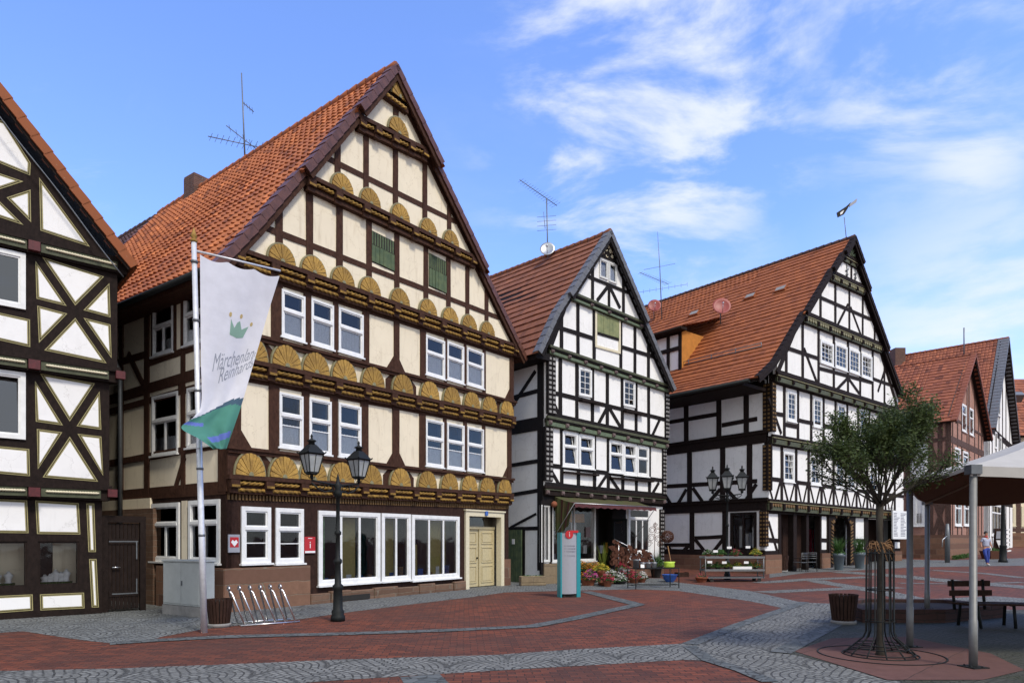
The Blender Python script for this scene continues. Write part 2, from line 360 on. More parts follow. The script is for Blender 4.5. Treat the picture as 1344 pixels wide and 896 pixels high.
M['whitefl']=mottled('white petals',(.78,.75,.72),.15,30)
M['redfl']=mottled('dark pink petals',(.55,.04,.10),.3,30)
M['lime']=plain('lime green cloth',(.45,.62,.06),.5)
M['terracotta']=mottled('terracotta pot',(.28,.09,.045),.25,8)
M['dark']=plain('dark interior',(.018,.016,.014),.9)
M['shopfl']=plain('shop floor',(.10,.07,.05),.6)
M['shopyel']=plain('yellow shop wall',(.46,.38,.12),.8)
M['shopgrn']=mottled('green mottled screen',(.16,.36,.14),.5,6,c2=(.04,.10,.05))
M['awn_green']=mottled('faded green awning cloth',(.045,.062,.016),.4,4,c2=(.075,.05,.022))
M['awn_red']=mottled('dark red awning cloth',(.085,.022,.024),.35,5)
M['orange_cl']=mottled('ochre shingle cheek',(.50,.20,.035),.2,4)
M['jeans']=mottled('blue denim',(.03,.06,.30),.25,12)
M['shirt']=mottled('light blue grey cotton',(.42,.45,.58),.1,8)
M['skin']=plain('skin',(.42,.21,.14),.55,var=.06)
M['hair']=plain('black hair',(.015,.012,.012),.6)
M['shoe']=plain('pale shoes',(.6,.6,.6),.6)
M['redscarf']=plain('red cloth',(.5,.03,.03),.7)
M['curtain']=None
def cloth(name,c,transl=.5,fold=0):
    m=Mat(name); base=m.mix(m.mr(m.noise(5,4),.3,.7),sc(c,.9),c)
    m.col(base); m.set(.85,0,.1)
    tr=m.n('ShaderNodeBsdfTranslucent'); m.l(base,tr.inputs['Color'])
    mxs=m.n('ShaderNodeMixShader'); mxs.inputs[0].default_value=transl; m.l(m.b.outputs[0],mxs.inputs[1]); m.l(tr.outputs[0],mxs.inputs[2])
    o=[x for x in m.t.nodes if x.type=='OUTPUT_MATERIAL'][0]; m.l(mxs.outputs[0],o.inputs[0]); return m.m
M['polewhite']=plain('pale silver paint',(.62,.63,.66),.4,.3)
M['flagwhite']=cloth('white flag cloth',(.82,.82,.88),.35)
M['flaggreen']=cloth('teal green flag cloth',(.10,.30,.24),.35)
M['flagblue']=cloth('blue flag cloth',(.16,.22,.60),.35)
M['flagdark']=cloth('dark petrol flag cloth',(.08,.14,.20),.35)
M['flagmint']=cloth('pale green flag print',(.28,.44,.36),.3)
M['flagtext']=cloth('grey flag print',(.34,.36,.42),.3)
M['flaggold']=cloth('gold flag print',(.55,.42,.20),.3)
M['canopy']=cloth('off white canopy cloth',(.46,.44,.41),.05)
M['canopyin']=cloth('brown canopy lining',(.22,.115,.068),.35)
M['canopyrib']=cloth('pale canopy seam',(.45,.34,.25),.2)
# lace curtain: woven cloth with open mesh
m=Mat('lace curtain'); wv=m.n('ShaderNodeTexWave'); wv.inputs['Scale'].default_value=26; wv.inputs['Distortion'].default_value=3; m.l(m.obj(),wv.inputs['Vector'])
m.col(m.mix(m.mr(m.noise(30,3),.3,.7),(.86,.87,.90),(.95,.95,.96))); m.set(.9,0,.1)
tp=m.n('ShaderNodeBsdfTransparent'); mxs=m.n('ShaderNodeMixShader'); m.l(m.mr(m.noise(45,3,.6),.35,.65,.05,.30),mxs.inputs[0]); m.l(m.b.outputs[0],mxs.inputs[1]); m.l(tp.outputs[0],mxs.inputs[2])
m.l(mxs.outputs[0],[x for x in m.t.nodes if x.type=='OUTPUT_MATERIAL'][0].inputs[0]); M['curtain']=m.m
# window glass: clear sheet with a fresnel reflection, slightly uneven
def glass(name,tint,ior=1.6,wob=.15):
    m=Mat(name); tp=m.n('ShaderNodeBsdfTransparent'); tp.inputs[0].default_value=(*tint,1); gl=m.n('ShaderNodeBsdfGlossy'); gl.inputs['Roughness'].default_value=.03
    fr=m.n('ShaderNodeFresnel'); fr.inputs[0].default_value=ior
    b=m.n('ShaderNodeBump'); b.inputs['Strength'].default_value=wob; b.inputs['Distance'].default_value=.02; m.l(m.noise(2.2,2,.5),b.inputs['Height']); m.l(b.outputs[0],gl.inputs['Normal'])
    mx_=m.n('ShaderNodeMixShader'); m.l(fr.outputs[0],mx_.inputs[0]); m.l(tp.outputs[0],mx_.inputs[1]); m.l(gl.outputs[0],mx_.inputs[2])
    m.l(mx_.outputs[0],[x for x in m.t.nodes if x.type=='OUTPUT_MATERIAL'][0].inputs[0]); return m.m
M['glass']=glass('window glass',(.92,.93,.93)); M['glassblue']=glass('bright reflecting glass',(.5,.55,.6),2.4,.1)
def leafmat(name,a,b,transl=.3):
    m=Mat(name); g=m.n('ShaderNodeNewGeometry'); base=m.mix(g.outputs['Random Per Island'],a,b); base=m.mix(m.mr(m.noise(2.5,3),.35,.7,0,.6),base,sc(a,.6)); m.col(base); m.set(.6,0,.35)
    tr=m.n('ShaderNodeBsdfTranslucent'); m.l(base,tr.inputs['Color']); mxs=m.n('ShaderNodeMixShader'); mxs.inputs[0].default_value=transl; m.l(m.b.outputs[0],mxs.inputs[1]); m.l(tr.outputs[0],mxs.inputs[2])
    m.l(mxs.outputs[0],[x for x in m.t.nodes if x.type=='OUTPUT_MATERIAL'][0].inputs[0]); return m.m
M['leaf']=leafmat('tree leaves',(.045,.070,.018),(.105,.145,.038))
M['leafb']=leafmat('pot plant leaves',(.035,.10,.02),(.10,.20,.05))
M['leafy']=leafmat('yellow green leaves',(.14,.20,.03),(.30,.34,.05))
# brick paving
def mathn(m,op,a,b=None,c=None): return mt(op,a,b,c,m.t)
m=Mat('red brick paving'); rv=m.mapv(m.obj(),(1,1,1),(0,0,R(-4)))
dn=m.noise(1.2,2,.5,out='Color'); va=m.n('ShaderNodeVectorMath',operation='MULTIPLY_ADD'); m.l(dn,va.inputs[0]); va.inputs[1].default_value=(.05,.05,0); m.l(rv,va.inputs[2])
br=m.n('ShaderNodeTexBrick'); m.l(va.outputs[0],br.inputs['Vector']); br.inputs['Scale'].default_value=1; br.inputs['Brick Width'].default_value=.215; br.inputs['Row Height'].default_value=.11; br.inputs['Mortar Size'].default_value=.009; br.inputs['Mortar Smooth'].default_value=.4; br.inputs['Bias'].default_value=-.1
br.inputs['Color1'].default_value=(.20,.054,.027,1); br.inputs['Color2'].default_value=(.070,.023,.016,1); br.inputs['Mortar'].default_value=(.022,.015,.013,1)
base=m.mix(m.mr(m.noise(.35,7,.65),.38,.66,0,.75),br.outputs['Color'],(.065,.030,.024)); base=m.mix(m.mr(m.noise(3,6,.7),.55,.8,0,.4),base,(.11,.075,.055))
base=m.mix(m.mr(m.noise(40,3,.6),.60,.72,0,.3),base,(.26,.20,.16))
m.col(base); bp=m.bump(br.outputs['Fac'],.5,.008); bp.invert=True; M['paving']=m.set(.8,0,.3)
# cobbles laid in segmental arcs
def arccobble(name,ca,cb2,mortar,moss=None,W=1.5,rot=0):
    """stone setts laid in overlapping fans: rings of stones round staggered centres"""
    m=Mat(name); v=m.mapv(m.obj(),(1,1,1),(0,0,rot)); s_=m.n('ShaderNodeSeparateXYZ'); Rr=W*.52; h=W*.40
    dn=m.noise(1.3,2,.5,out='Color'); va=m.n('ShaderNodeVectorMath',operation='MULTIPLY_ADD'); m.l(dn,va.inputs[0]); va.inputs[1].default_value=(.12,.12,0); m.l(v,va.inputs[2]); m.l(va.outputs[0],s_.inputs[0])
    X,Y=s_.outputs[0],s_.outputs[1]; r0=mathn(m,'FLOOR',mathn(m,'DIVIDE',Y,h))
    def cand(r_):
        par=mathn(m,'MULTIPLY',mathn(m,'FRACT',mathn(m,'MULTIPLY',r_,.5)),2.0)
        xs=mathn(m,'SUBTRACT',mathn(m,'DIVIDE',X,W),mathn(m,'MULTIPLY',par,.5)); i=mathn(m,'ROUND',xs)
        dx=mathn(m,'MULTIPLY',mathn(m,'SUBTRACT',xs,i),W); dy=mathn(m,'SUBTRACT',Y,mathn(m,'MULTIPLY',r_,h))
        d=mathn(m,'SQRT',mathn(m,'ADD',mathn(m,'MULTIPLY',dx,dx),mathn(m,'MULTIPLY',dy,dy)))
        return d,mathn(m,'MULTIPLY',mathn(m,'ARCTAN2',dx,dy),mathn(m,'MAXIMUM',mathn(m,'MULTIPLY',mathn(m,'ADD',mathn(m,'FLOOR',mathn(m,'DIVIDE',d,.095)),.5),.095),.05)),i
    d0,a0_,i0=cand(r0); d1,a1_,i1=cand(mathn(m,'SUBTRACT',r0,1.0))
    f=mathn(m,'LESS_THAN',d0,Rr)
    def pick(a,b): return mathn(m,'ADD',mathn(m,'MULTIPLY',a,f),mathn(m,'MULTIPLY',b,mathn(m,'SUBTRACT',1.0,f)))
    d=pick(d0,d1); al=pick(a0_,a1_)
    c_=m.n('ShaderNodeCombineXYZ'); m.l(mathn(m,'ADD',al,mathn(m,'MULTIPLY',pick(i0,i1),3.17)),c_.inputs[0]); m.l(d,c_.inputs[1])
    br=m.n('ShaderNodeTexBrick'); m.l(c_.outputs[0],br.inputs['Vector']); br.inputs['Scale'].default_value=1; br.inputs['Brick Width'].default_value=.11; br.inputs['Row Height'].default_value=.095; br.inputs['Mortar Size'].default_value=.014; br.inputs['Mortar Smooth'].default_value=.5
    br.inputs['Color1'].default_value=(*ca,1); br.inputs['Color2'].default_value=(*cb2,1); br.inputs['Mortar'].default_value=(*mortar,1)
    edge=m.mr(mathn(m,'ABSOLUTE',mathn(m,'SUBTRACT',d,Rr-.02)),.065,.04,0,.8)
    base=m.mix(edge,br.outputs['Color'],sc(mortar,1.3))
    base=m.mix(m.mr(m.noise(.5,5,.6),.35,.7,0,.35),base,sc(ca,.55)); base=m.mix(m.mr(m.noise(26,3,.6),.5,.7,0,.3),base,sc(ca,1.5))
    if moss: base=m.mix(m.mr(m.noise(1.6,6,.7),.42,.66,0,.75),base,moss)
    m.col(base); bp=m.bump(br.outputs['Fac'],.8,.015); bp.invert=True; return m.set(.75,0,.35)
M['cobble']=arccobble('grey arc cobbles',(.225,.225,.21),(.125,.127,.12),(.028,.028,.027),W=1.55)
M['cobble2']=arccobble('grey arc cobbles by the houses',(.21,.22,.215),(.125,.13,.128),(.033,.035,.035),W=1.6,rot=R(35))
M['cobblemoss']=arccobble('shaded mossy cobbles',(.075,.075,.06),(.05,.05,.042),(.022,.023,.017),moss=(.028,.032,.013),rot=R(20))  # moss, plus stones toned darker for the shade under canopy and tree
m=Mat('blue grey setts'); vo=m.n('ShaderNodeTexVoronoi',feature='DISTANCE_TO_EDGE'); vo.inputs['Scale'].default_value=7; m.l(m.obj(),vo.inputs['Vector'])
vc=m.n('ShaderNodeTexVoronoi'); vc.inputs['Scale'].default_value=7; m.l(m.obj(),vc.inputs['Vector'])
bw=m.n('ShaderNodeRGBToBW'); m.l(vc.outputs['Color'],bw.inputs[0])
base=m.mix(bw.outputs[0],(.06,.07,.072),(.14,.15,.15)); base=m.mix(m.mr(vo.outputs[0],.02,.07,1,0),base,(.035,.035,.035)); m.col(base)
m.bump(vo.outputs[0],.6,.02); M['setts']=m.set(.75,0,.35)
# ------------------------------------------------ builders shared by the houses
def opening(S,tl,br):
    t0=S.tu(tl[0]); t1=S.tu(br[0]); z1=S.F.z(tl[0],tl[1],S.off); z0=S.F.z(br[0],br[1],S.off); return t0,t1,z0,z1
def window(S,house,tl,br,tr=.38,mull=0,gb=(),grid=None,curt=0,cw=.075,sill=.05,tilt=0,mat='win',gl='glass',box=None,topm=0,proud=.045,name='window'):
    t0,t1,z0,z1=box or opening(S,tl,br); F_=S.F; o=S.off
    S.open.append((t0+.015,t1-.015,z0+.015,z1-.015))
    mb=MB(); W=t1-t0; Hh=z1-z0; of=o+proud; ob=o-.07
    def ring(a,b,c,d,w,f,bk):
        F_.slab(mb,a,b,c,c+w,bk,f); F_.slab(mb,a,b,d-w,d,bk,f); F_.slab(mb,a,a+w,c+w,d-w,bk,f); F_.slab(mb,b-w,b,c+w,d-w,bk,f)
    ring(t0,t1,z0,z1,cw,of,ob)
    a,b,c,d=t0+cw,t1-cw,z0+cw,z1-cw; sw=.035; zt=None
    f2=of-.02; g=of-.045
    if grid:
        ring(a,b,c,d,sw,f2,ob)
        for i in range(1,grid[0]):
            x=a+(b-a)*i/grid[0]; F_.slab(mb,x-.011,x+.011,c+sw,d-sw,g-.012,f2-.006)
        for j in range(1,grid[1]):
            z=c+(d-c)*j/grid[1]; F_.slab(mb,a+sw,b-sw,z-.011,z+.011,g-.014,f2-.008)
    elif tr:
        zt=d-(d-c)*tr
        F_.slab(mb,a-.02,b+.02,zt-.035,zt+.035,ob,of+.012)
        ring(a,b,zt+.035,d,sw,f2,ob+.01)
        if mull:
            k=mull+1; ww=(b-a)/k
            for i in range(k): ring(a+i*ww,a+(i+1)*ww-.001,c,zt-.035,sw,f2,ob+.01)
        else: ring(a,b,c,zt-.035,sw,f2,ob+.01)
        for q in gb:
            z=c+(zt-c)*q; F_.slab(mb,a+sw,b-sw,z-.012,z+.012,g-.012,f2-.006)
        for i in range(topm):
            x=a+(b-a)*(i+1)/(topm+1); F_.slab(mb,x-.02,x+.02,zt+.035+sw,d-sw,g-.012,f2-.004)
    else:
        if mull:
            k=mull+1; ww=(b-a)/k
            for i in range(k): ring(a+i*ww,a+(i+1)*ww-.001,c,d,sw,f2,ob+.01)
        else: ring(a,b,c,d,sw,f2,ob+.01)
    win=mb.build(name,M[mat],house)
    pm=MB()
    if tilt:   # tilted inwards at the top: pane and its sash lean back
        zlow=c; ztop=(zt-.035 if zt and False else d)
        q=[F_.P(a+.01,zlow,g),F_.P(b-.01,zlow,g),F_.P(b-.01-.10*(tilt>1),ztop,g-.14),F_.P(a+.01+.10*(tilt>1),ztop,g-.14)]
        pm.add(q,[(0,1,2,3)])
        sm=MB()
        for i in range(4): sm.tube([q[i],q[(i+1)%4]],.022,4,smooth=False)
        sm.build('sash',M[mat],win)
    else: pm.add([F_.P(a,c,g),F_.P(b,c,g),F_.P(b,d,g),F_.P(a,d,g)],[(0,1,2,3)])
    pm.build('pane',M[gl],win,recalc=False)
    if curt:
        cm=MB(); n=max(8,int((b-a)/.03)); zt2=c+(d-c)*curt; vs=[]
        for i in range(n+1):
            x=a+(b-a)*i/n; ww=.014*math.sin(i*1.9+t0*5)+.008*math.sin(i*.7)
            vs+= [F_.P(x,c,o-.038+ww*.8),F_.P(x,zt2+.012*math.sin(i*2.1),o-.038+ww*.3)]
        cm.add(vs,[(2*i,2*i+2,2*i+3,2*i+1) for i in range(n)],0,True); cm.build('curtain',M['curtain'],win,recalc=False)
    if sill:
        sm=MB(); F_.slab(sm,t0-.04,t1+.04,z0-.045,z0-.002,o-.02,of+sill); sm.build('sill',M[mat],win)
    return win
def roof_slope(F_,prof,bands,depth,mb,tw=.22,course=.33,amp=.022,samp=4,sag=0,row0=0,bell=0):
    # prof: [(t,z)...] eave to ridge ; bands: [(zlo,zhi,fwd)]
    seg=[];tot=0
    for p,q in zip(prof,prof[1:]):
        l=math.hypot(q[0]-p[0],q[1]-p[1]); seg.append((tot,tot+l,p,q)); tot+=l
    def at_(l):
        for a,b,p,q in seg:
            if l<=b+1e-6 or (a,b,p,q)==seg[-1]:
                k=(l-a)/(b-a); dx=(q[0]-p[0])/(b-a); dz=(q[1]-p[1])/(b-a)
                return p[0]+(q[0]-p[0])*k,p[1]+(q[1]-p[1])*k,dx,dz
    nr=max(1,round(tot/course)); cl=tot/nr; sgn=1 if prof[-1][0]>prof[0][0] else -1
    for r in range(nr):
        l0=r*cl-.02; l1=min(tot,(r+1)*cl+.05)
        tm,zm,_,_=at_((r+.5)*cl); fw=next((f for a,b,f in bands if a<=zm<b),bands[-1][2])
        k=int((depth+fw)/(tw/samp)); vs=[];uv=[]
        ph=.5*(r%2) if amp<.012 else 0
        jit=rnd.uniform(-.006,.006)
        for i in range(k+1):
            o=fw-(depth+fw)*i/k; col=(o+50)/tw+ph; x=(col%1)
            wv=amp*(math.cos(2*math.pi*x)+.35*math.cos(4*math.pi*x+.8)) if amp>.012 else (amp*1.5 if x>.04 else -amp)
            ji=rnd.uniform(-.0,.012) if False else ((math.sin(math.floor(col)*12.9898+r*78.233)*43758.5)%1)*.012
            for (l,h) in ((max(l0,0) if r else -.05,.045+ji+jit),(l1,.0+jit*.5)):
                t,z,dx,dz=at_(max(l,0)) ; 
                if l<0: t+=dx*l; z+=dz*l
                nx,nz=(-dz*sgn,dx*sgn) if sgn>0 else (dz,-dx)
                if nz<0: nx,nz=-nx,-nz
                vs.append(F_.P(t+nx*(h+wv),z+nz*(h+wv)+sag*(-o if o<0 else 0)*((z-prof[0][1])/(prof[-1][1]-prof[0][1]) if sag else 0),o)); uv.append((col,r+row0+.5))
            t,z,dx,dz=at_(max(l0,0)) 
            nx,nz=(-dz*sgn,dx*sgn)
            if nz<0: nx,nz=-nx,-nz
            vs.append(F_.P(t+nx*(-.01),z+nz*(-.01)+sag*(-o if o<0 else 0)*((z-prof[0][1])/(prof[-1][1]-prof[0][1]) if sag else 0),o)); uv.append((col,r+row0+.5))
        fs=[(3*i,3*i+3,3*i+4,3*i+1) for i in range(k)]+[(3*i+2,3*i+5,3*i+3,3*i) for i in range(k)]
        b=mb.add(vs,fs,0,False)
        for i,q in enumerate(uv): mb.uv[b+i]=q
    return seg,tot,at_
def roof(house,F_,left,right,bands,depth,tile='tile2',vergem='verge',board='timber_brown',vw=.28,tw=.22,course=.33,amp=.022,sag=0,rsamp=2,eaveL=True,boardh=.24,name='roof',ridge='tile2',right_same=True):
    mb=MB(); seg,totl,atl=roof_slope(F_,left,bands,depth,mb,tw,course,amp,4,sag)
    roof_slope(F_,right,bands,depth,mb,tw*(1 if amp<.012 else 1),course,amp,rsamp,sag,100)
    rf=mb.build(name,M[tile],house,recalc=False)
    # boarding under the tiles, one slab per band and slope
    ub=MB(); bb=MB(); vb=MB()
    for prof in (left,right):
        for p,q in zip(prof,prof[1:]):
            cuts=sorted(set([p[1],q[1]]+[x for a,b,f in bands for x in(a,b) if min(p[1],q[1])<x<max(p[1],q[1])]))
            sg=1 if prof[-1][0]>prof[0][0] else -1
            for za,zb in zip(cuts,cuts[1:]):
                fw=next((f for a,b,f in bands if a<=(za+zb)/2<b),bands[-1][2])
                def T(z): return p[0]+(q[0]-p[0])*(z-p[1])/(q[1]-p[1])
                dx=T(zb)-T(za); dz=zb-za; ln=math.hypot(dx,dz); ux,uz=dx/ln,dz/ln; nx,nz=-uz*sg,ux*sg
                zr=prof[-1][1]; ze=prof[0][1]
                def pt(t,z,h,o): 
                    return F_.P(t+nx*h,z+nz*h+sag*(-o if o<0 else 0)*(z-ze)/(zr-ze),o)
                A=[pt(T(za),za,h,o) for h in(-.015,-.11) for o in(fw-.05,-depth+.02)]
                B=[pt(T(zb),zb,h,o) for h in(-.015,-.11) for o in(fw-.05,-depth+.02)]
                ub.add(A+B,[(0,1,3,2),(4,6,7,5),(0,4,5,1),(2,3,7,6),(0,2,6,4),(1,5,7,3)])
                # bargeboard facing the square
                e=eps()
                C=[pt(T(z),z,h,o) for z in(za,zb) for h in(.0,-boardh) for o in(fw-.04,fw+e)]
                bb.add(C,[(0,1,3,2),(4,6,7,5),(0,4,5,1),(2,3,7,6),(0,2,6,4),(1,5,7,3)])
                # verge tiles
                k=max(1,round(ln/.36))
                for i in range(k):
                    z0_=za+dz*i/k; z1_=za+dz*(i+1.06)/k; hh=.03
                    f1=fw+.05; f0=fw-vw
                    D=[pt(T(z),z,h,o) for z,hs in((z0_,(.092,-.10)),(z1_,(.070,-.12))) for h in hs for o in(f0,f1)]
                    vb.add(D,[(0,1,3,2),(4,6,7,5),(0,4,5,1),(2,3,7,6),(0,2,6,4),(1,5,7,3)])
    ub.build('roof_boarding',M[board],rf); bb.build('bargeboard',M[board],house); vb.build('verge_tiles',M[vergem],house)
    rb=MB(); t,z=left[-1]; fw=bands[-1][2]; L_=depth+fw; k=int(L_/.38)
    for i in range(k):
        o0=fw-L_*i/k; o1=fw-L_*(i+1.08)/k
        rb.tube([F_.P(t,z+.02+sag*max(0,-o0),o0),F_.P(t,z+.005+sag*max(0,-o1),o1)],[.125,.105],8)
    rb.build('ridge_tiles',M[ridge],rf)
    return rf
def dark_screen(house,F_,pts,off,mat='dark'):  # near-black sheet added behind the windows so the rooms read dark
    mb=MB(); F_.prism(mb,pts,off-.08,off); return mb.build('darkening_screen',M[mat],house)
def rope(mb,F_,t0,t1,zf,off,r,m=0,lobes=3,pitch=.28,flip=1):
    n=12; k=max(4,int((t1-t0)/.022)); vs=[]
    for i in range(k+1):
        t=t0+(t1-t0)*i/k; end=min(1,min(i,k-i)/3+.55)
        for j in range(n):
            th=2*math.pi*j/n; rr=r*end*(.80+.24*math.cos(lobes*(th-flip*2*math.pi*(t-t0)/pitch/lobes*2)))
            vs.append(F_.P(t,zf(t)+rr*math.sin(th),off+rr*math.cos(th)))
    mb.add(vs,[(i*n+j,i*n+(j+1)%n,(i+1)*n+(j+1)%n,(i+1)*n+j) for i in range(k) for j in range(n)]+[tuple(range(n-1,-1,-1)),tuple(range(k*n,k*n+n))],m,True)
def fan(house,F_,off,t,z,rx=.43,ry=.56,blades=11):
    mb=MB()
    def arc(rx_,ry_,a0=0,a1=math.pi,n=18): return [(t+rx_*math.cos(a0+(a1-a0)*i/n),z+ry_*math.sin(a0+(a1-a0)*i/n)) for i in range(n+1)]
    F_.prism(mb,arc(rx,ry),off-.01,off+.045,0); F_.prism(mb,arc(rx*.92,ry*.93),off,off+.058,1)
    for i in range(blades):
        a=math.pi*(i+.5)/blades; h=math.pi/blades*.43; k=.14
        pts=[(t+rx*k*math.cos(a-h),z+ry*k*math.sin(a-h)),(t+rx*.88*math.cos(a-h),z+ry*.88*math.sin(a-h)),(t+rx*.92*math.cos(a),z+ry*.91*math.sin(a)),(t+rx*.88*math.cos(a+h),z+ry*.88*math.sin(a+h)),(t+rx*k*math.cos(a+h),z+ry*k*math.sin(a+h))]
        F_.prism(mb,pts,off+.03,off+.078+.008*(i%2),2)
    F_.prism(mb,arc(rx*.15,ry*.16,n=8),off+.02,off+.09,0)
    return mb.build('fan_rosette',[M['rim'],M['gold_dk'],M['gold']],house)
def nailpost(house,F_,off,t0,t1,z0,z1,cols,base,knob,rows=None,name='carved_post'):
    mb=MB(); e=eps(); F_.slab(mb,t0,t1,z0,z1,off-.05,off+.045+e,0)
    rows=rows or int((z1-z0)/.17); w=(t1-t0)/cols; h=(z1-z0)/rows
    for i in range(cols):
        for j in range(rows):
            a=t0+w*(i+.22); c=z0+h*(j+.22+(.0 if i%2 else .0)); F_.slab(mb,a,a+w*.56,c,c+h*.5,off+.04,off+.075+e,1)
    return mb.build(name,[M[base],M[knob]],house)
def text_mesh(s,size=1,shear=0,extr=.0,align='CENTER',spacing=1):
    cu=bpy.data.curves.new('text','FONT'); cu.body=s; cu.size=size; cu.shear=shear; cu.align_x=align; cu.align_y='CENTER'; cu.extrude=extr; cu.space_character=spacing
    o=bpy.data.objects.new('text',cu); COL.objects.link(o); bpy.context.view_layer.update()
    me=bpy.data.meshes.new_from_object(o.evaluated_get(bpy.context.evaluated_depsgraph_get()))
    vs=[v.co.copy() for v in me.vertices]; fs=[tuple(p.vertices) for p in me.polygons]
    bpy.data.objects.remove(o); bpy.data.curves.remove(cu); bpy.data.meshes.remove(me); return vs,fs
def lin(a,b):  # piecewise helper: min of functions
    return lambda t:min(a(t),b(t))
def leaves(mb,pts,size,m=0,flat=.5,seed=1,long=1.8):
    r=random.Random(seed)
    for p in pts:
        a=Vector((r.gauss(0,1),r.gauss(0,1),r.gauss(0,1)*flat)).normalized(); b=a.cross(Vector((r.gauss(0,1),r.gauss(0,1),r.gauss(0,1)))).normalized()
        s=size*r.uniform(.6,1.3); p=Vector(p)
        mb.add([p-a*s*long*.5,p+b*s*.4+a*s*.0,p+a*s*long*.5,p-b*s*.4],[(0,1,2,3)],m)
# ================================================ GROUND
def sheet(name,pts,h,mat,px=True,cuts=True):
    me=bpy.data.meshes.new(name); bm=bmesh.new()
    P=[grd(*p) if px else Vector((p[0],p[1],0)) for p in pts]
    from mathutils.geometry import tessellate_polygon
    vv=[bm.verts.new((p.x,p.y,0)) for p in P]
    for a_,b_,c_ in tessellate_polygon([[Vector((p.x,p.y,0)) for p in P]]): bm.faces.new((vv[a_],vv[b_],vv[c_]))
    bmesh.ops.bisect_plane(bm,geom=bm.verts[:]+bm.edges[:]+bm.faces[:],plane_co=(0,26,0),plane_no=(0,1,0))
    for v in bm.verts: v.co.z=gz(v.co.x,v.co.y)+h
    bm.normal_update()
    for q in bm.faces:
        if q.normal.z<0: q.normal_flip()
    bm.to_mesh(me); bm.free(); me.materials.append(mat); o=bpy.data.objects.new(name,me); COL.objects.link(o); o['kind']='structure'; return o
def band(name,pts,w,h,mat):
    P=[grd(*p) for p in pts]; l=[];r=[]
    for i,p in enumerate(P):
        ds=[]
        if i: ds.append((p-P[i-1]).normalized())
        if i<len(P)-1: ds.append((P[i+1]-p).normalized())
        ns=[Vector((-d.y,d.x,0)).normalized() for d in ds]; n=sum(ns,Vector((0,0,0))).normalized(); k=1/max(.45,n.dot(ns[0]))
        l.append(p+n*w/2*k); r.append(p-n*w/2*k)
    me=bpy.data.meshes.new(name); bm=bmesh.new()
    vl=[bm.verts.new((p.x,p.y,0)) for p in l]; vr=[bm.verts.new((p.x,p.y,0)) for p in r]
    for i in range(len(P)-1): bm.faces.new((vr[i],vr[i+1],vl[i+1],vl[i]))
    bmesh.ops.bisect_plane(bm,geom=bm.verts[:]+bm.edges[:]+bm.faces[:],plane_co=(0,26,0),plane_no=(0,1,0))
    for v in bm.verts: v.co.z=gz(v.co.x,v.co.y)+h
    bm.normal_update()
    for q in bm.faces:
        if q.normal.z<0: q.normal_flip()
    bm.to_mesh(me); bm.free(); me.materials.append(mat); o=bpy.data.objects.new(name,me); COL.objects.link(o); o['kind']='structure'; return o
bm_=MB(); E_=600
ys=[-60,26,60,600]
vs=[(x,y,gz(x,y) if y<60 else gz(x,60)) for y in ys for x in(-E_,E_)]
bm_.add(vs,[(0,1,3,2),(2,3,5,4),(4,5,7,6)]); g=bm_.build('ground',M['paving'],recalc=False); g['kind']='structure'
sheet('house_path',[(-160,838),(0,830),(30,828),(67,833.6),(110,840),(144,843.6),(187,842),(214,835),(268,825),(395,812),(450,804),(534,793.5),(617,783.5),(664,777),(738,775),(835,773),(890,775),(984,788.6),(1034.6,799),(1056,791),(984,775),(884,763),(868,758.5),(700,758),(640,760),(560,766),(400,778),(300,788),(200,786),(100,790),(-160,800)],.004,M['cobble2'])
sheet('cobble_path',[(-220,886),(0,880),(150,877),(335,870),(450,865),(651,859),(751,852),(910,843.5),(1034,798),(1056,790.5),(1130,793),(1250,797),(1330,800),(1330,900),(1200,960),(1090,940),(1011,894),(931,867),(897,865.6),(577,884),(450,892),(395,896),(200,904),(-220,916)],.004,M['cobble'])
sheet('cross_path',[(525,888.4),(577,884),(603,910),(540,912)],.0045,M['setts'])
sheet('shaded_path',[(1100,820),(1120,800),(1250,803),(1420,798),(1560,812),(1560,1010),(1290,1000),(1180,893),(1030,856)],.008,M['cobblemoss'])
band('sett_line',[(144,844.5),(201,840.5),(301,835.5),(450,831.8),(584,827.3),(697.7,822),(751,812),(818,797.5),(838,793.5)],.34,.012,M['setts'])
band('sett_line',[(838,793.5),(812,787),(785,780),(768,776)],.42,.0125,M['setts'])
band('sett_edging',[(905,845.5),(970,820),(1034,798),(1056,790)],.26,.012,M['setts'])
band('sett_edging',[(905,848),(931,866.5),(975,880),(1011,895)],.22,.0125,M['setts'])
band('sett_edging',[(1024,857),(1060,838),(1094,820),(1104,808)],.30,.016,M['setts'])
band('grey_strip',[(1000,777),(1060,774),(1128,771.5),(1180,770.5)],.8,.005,M['cobble'])
band('grey_strip',[(1068,761),(1128,771.5),(1160,777),(1200,786)],.8,.006,M['cobble'])
band('grey_strip',[(995,764.5),(1060,760),(1140,757)],.7,.0075,M['cobble'])
band('grey_strip',[(1100,750),(1171,755),(1230,760.5),(1344,770),(1420,777)],1.3,.008,M['cobble'])
band('grey_strip',[(1180,765),(1260,766),(1344,764)],.5,.0095,M['cobble'])
band('grey_strip',[(1225,748),(1290,752),(1344,758)],.6,.0065,M['cobble'])
band('grey_strip',[(1150,789),(1260,789),(1344,785)],1.6,.0085,M['cobble'])
sheet('upper_path',[(1010,758),(1060,751),(1130,748),(1200,744),(1270,743),(1344,742),(1420,741),(1420,733),(1344,732),(1240,735),(1172,733),(1080,738),(1010,744)],.005,M['cobble2'])
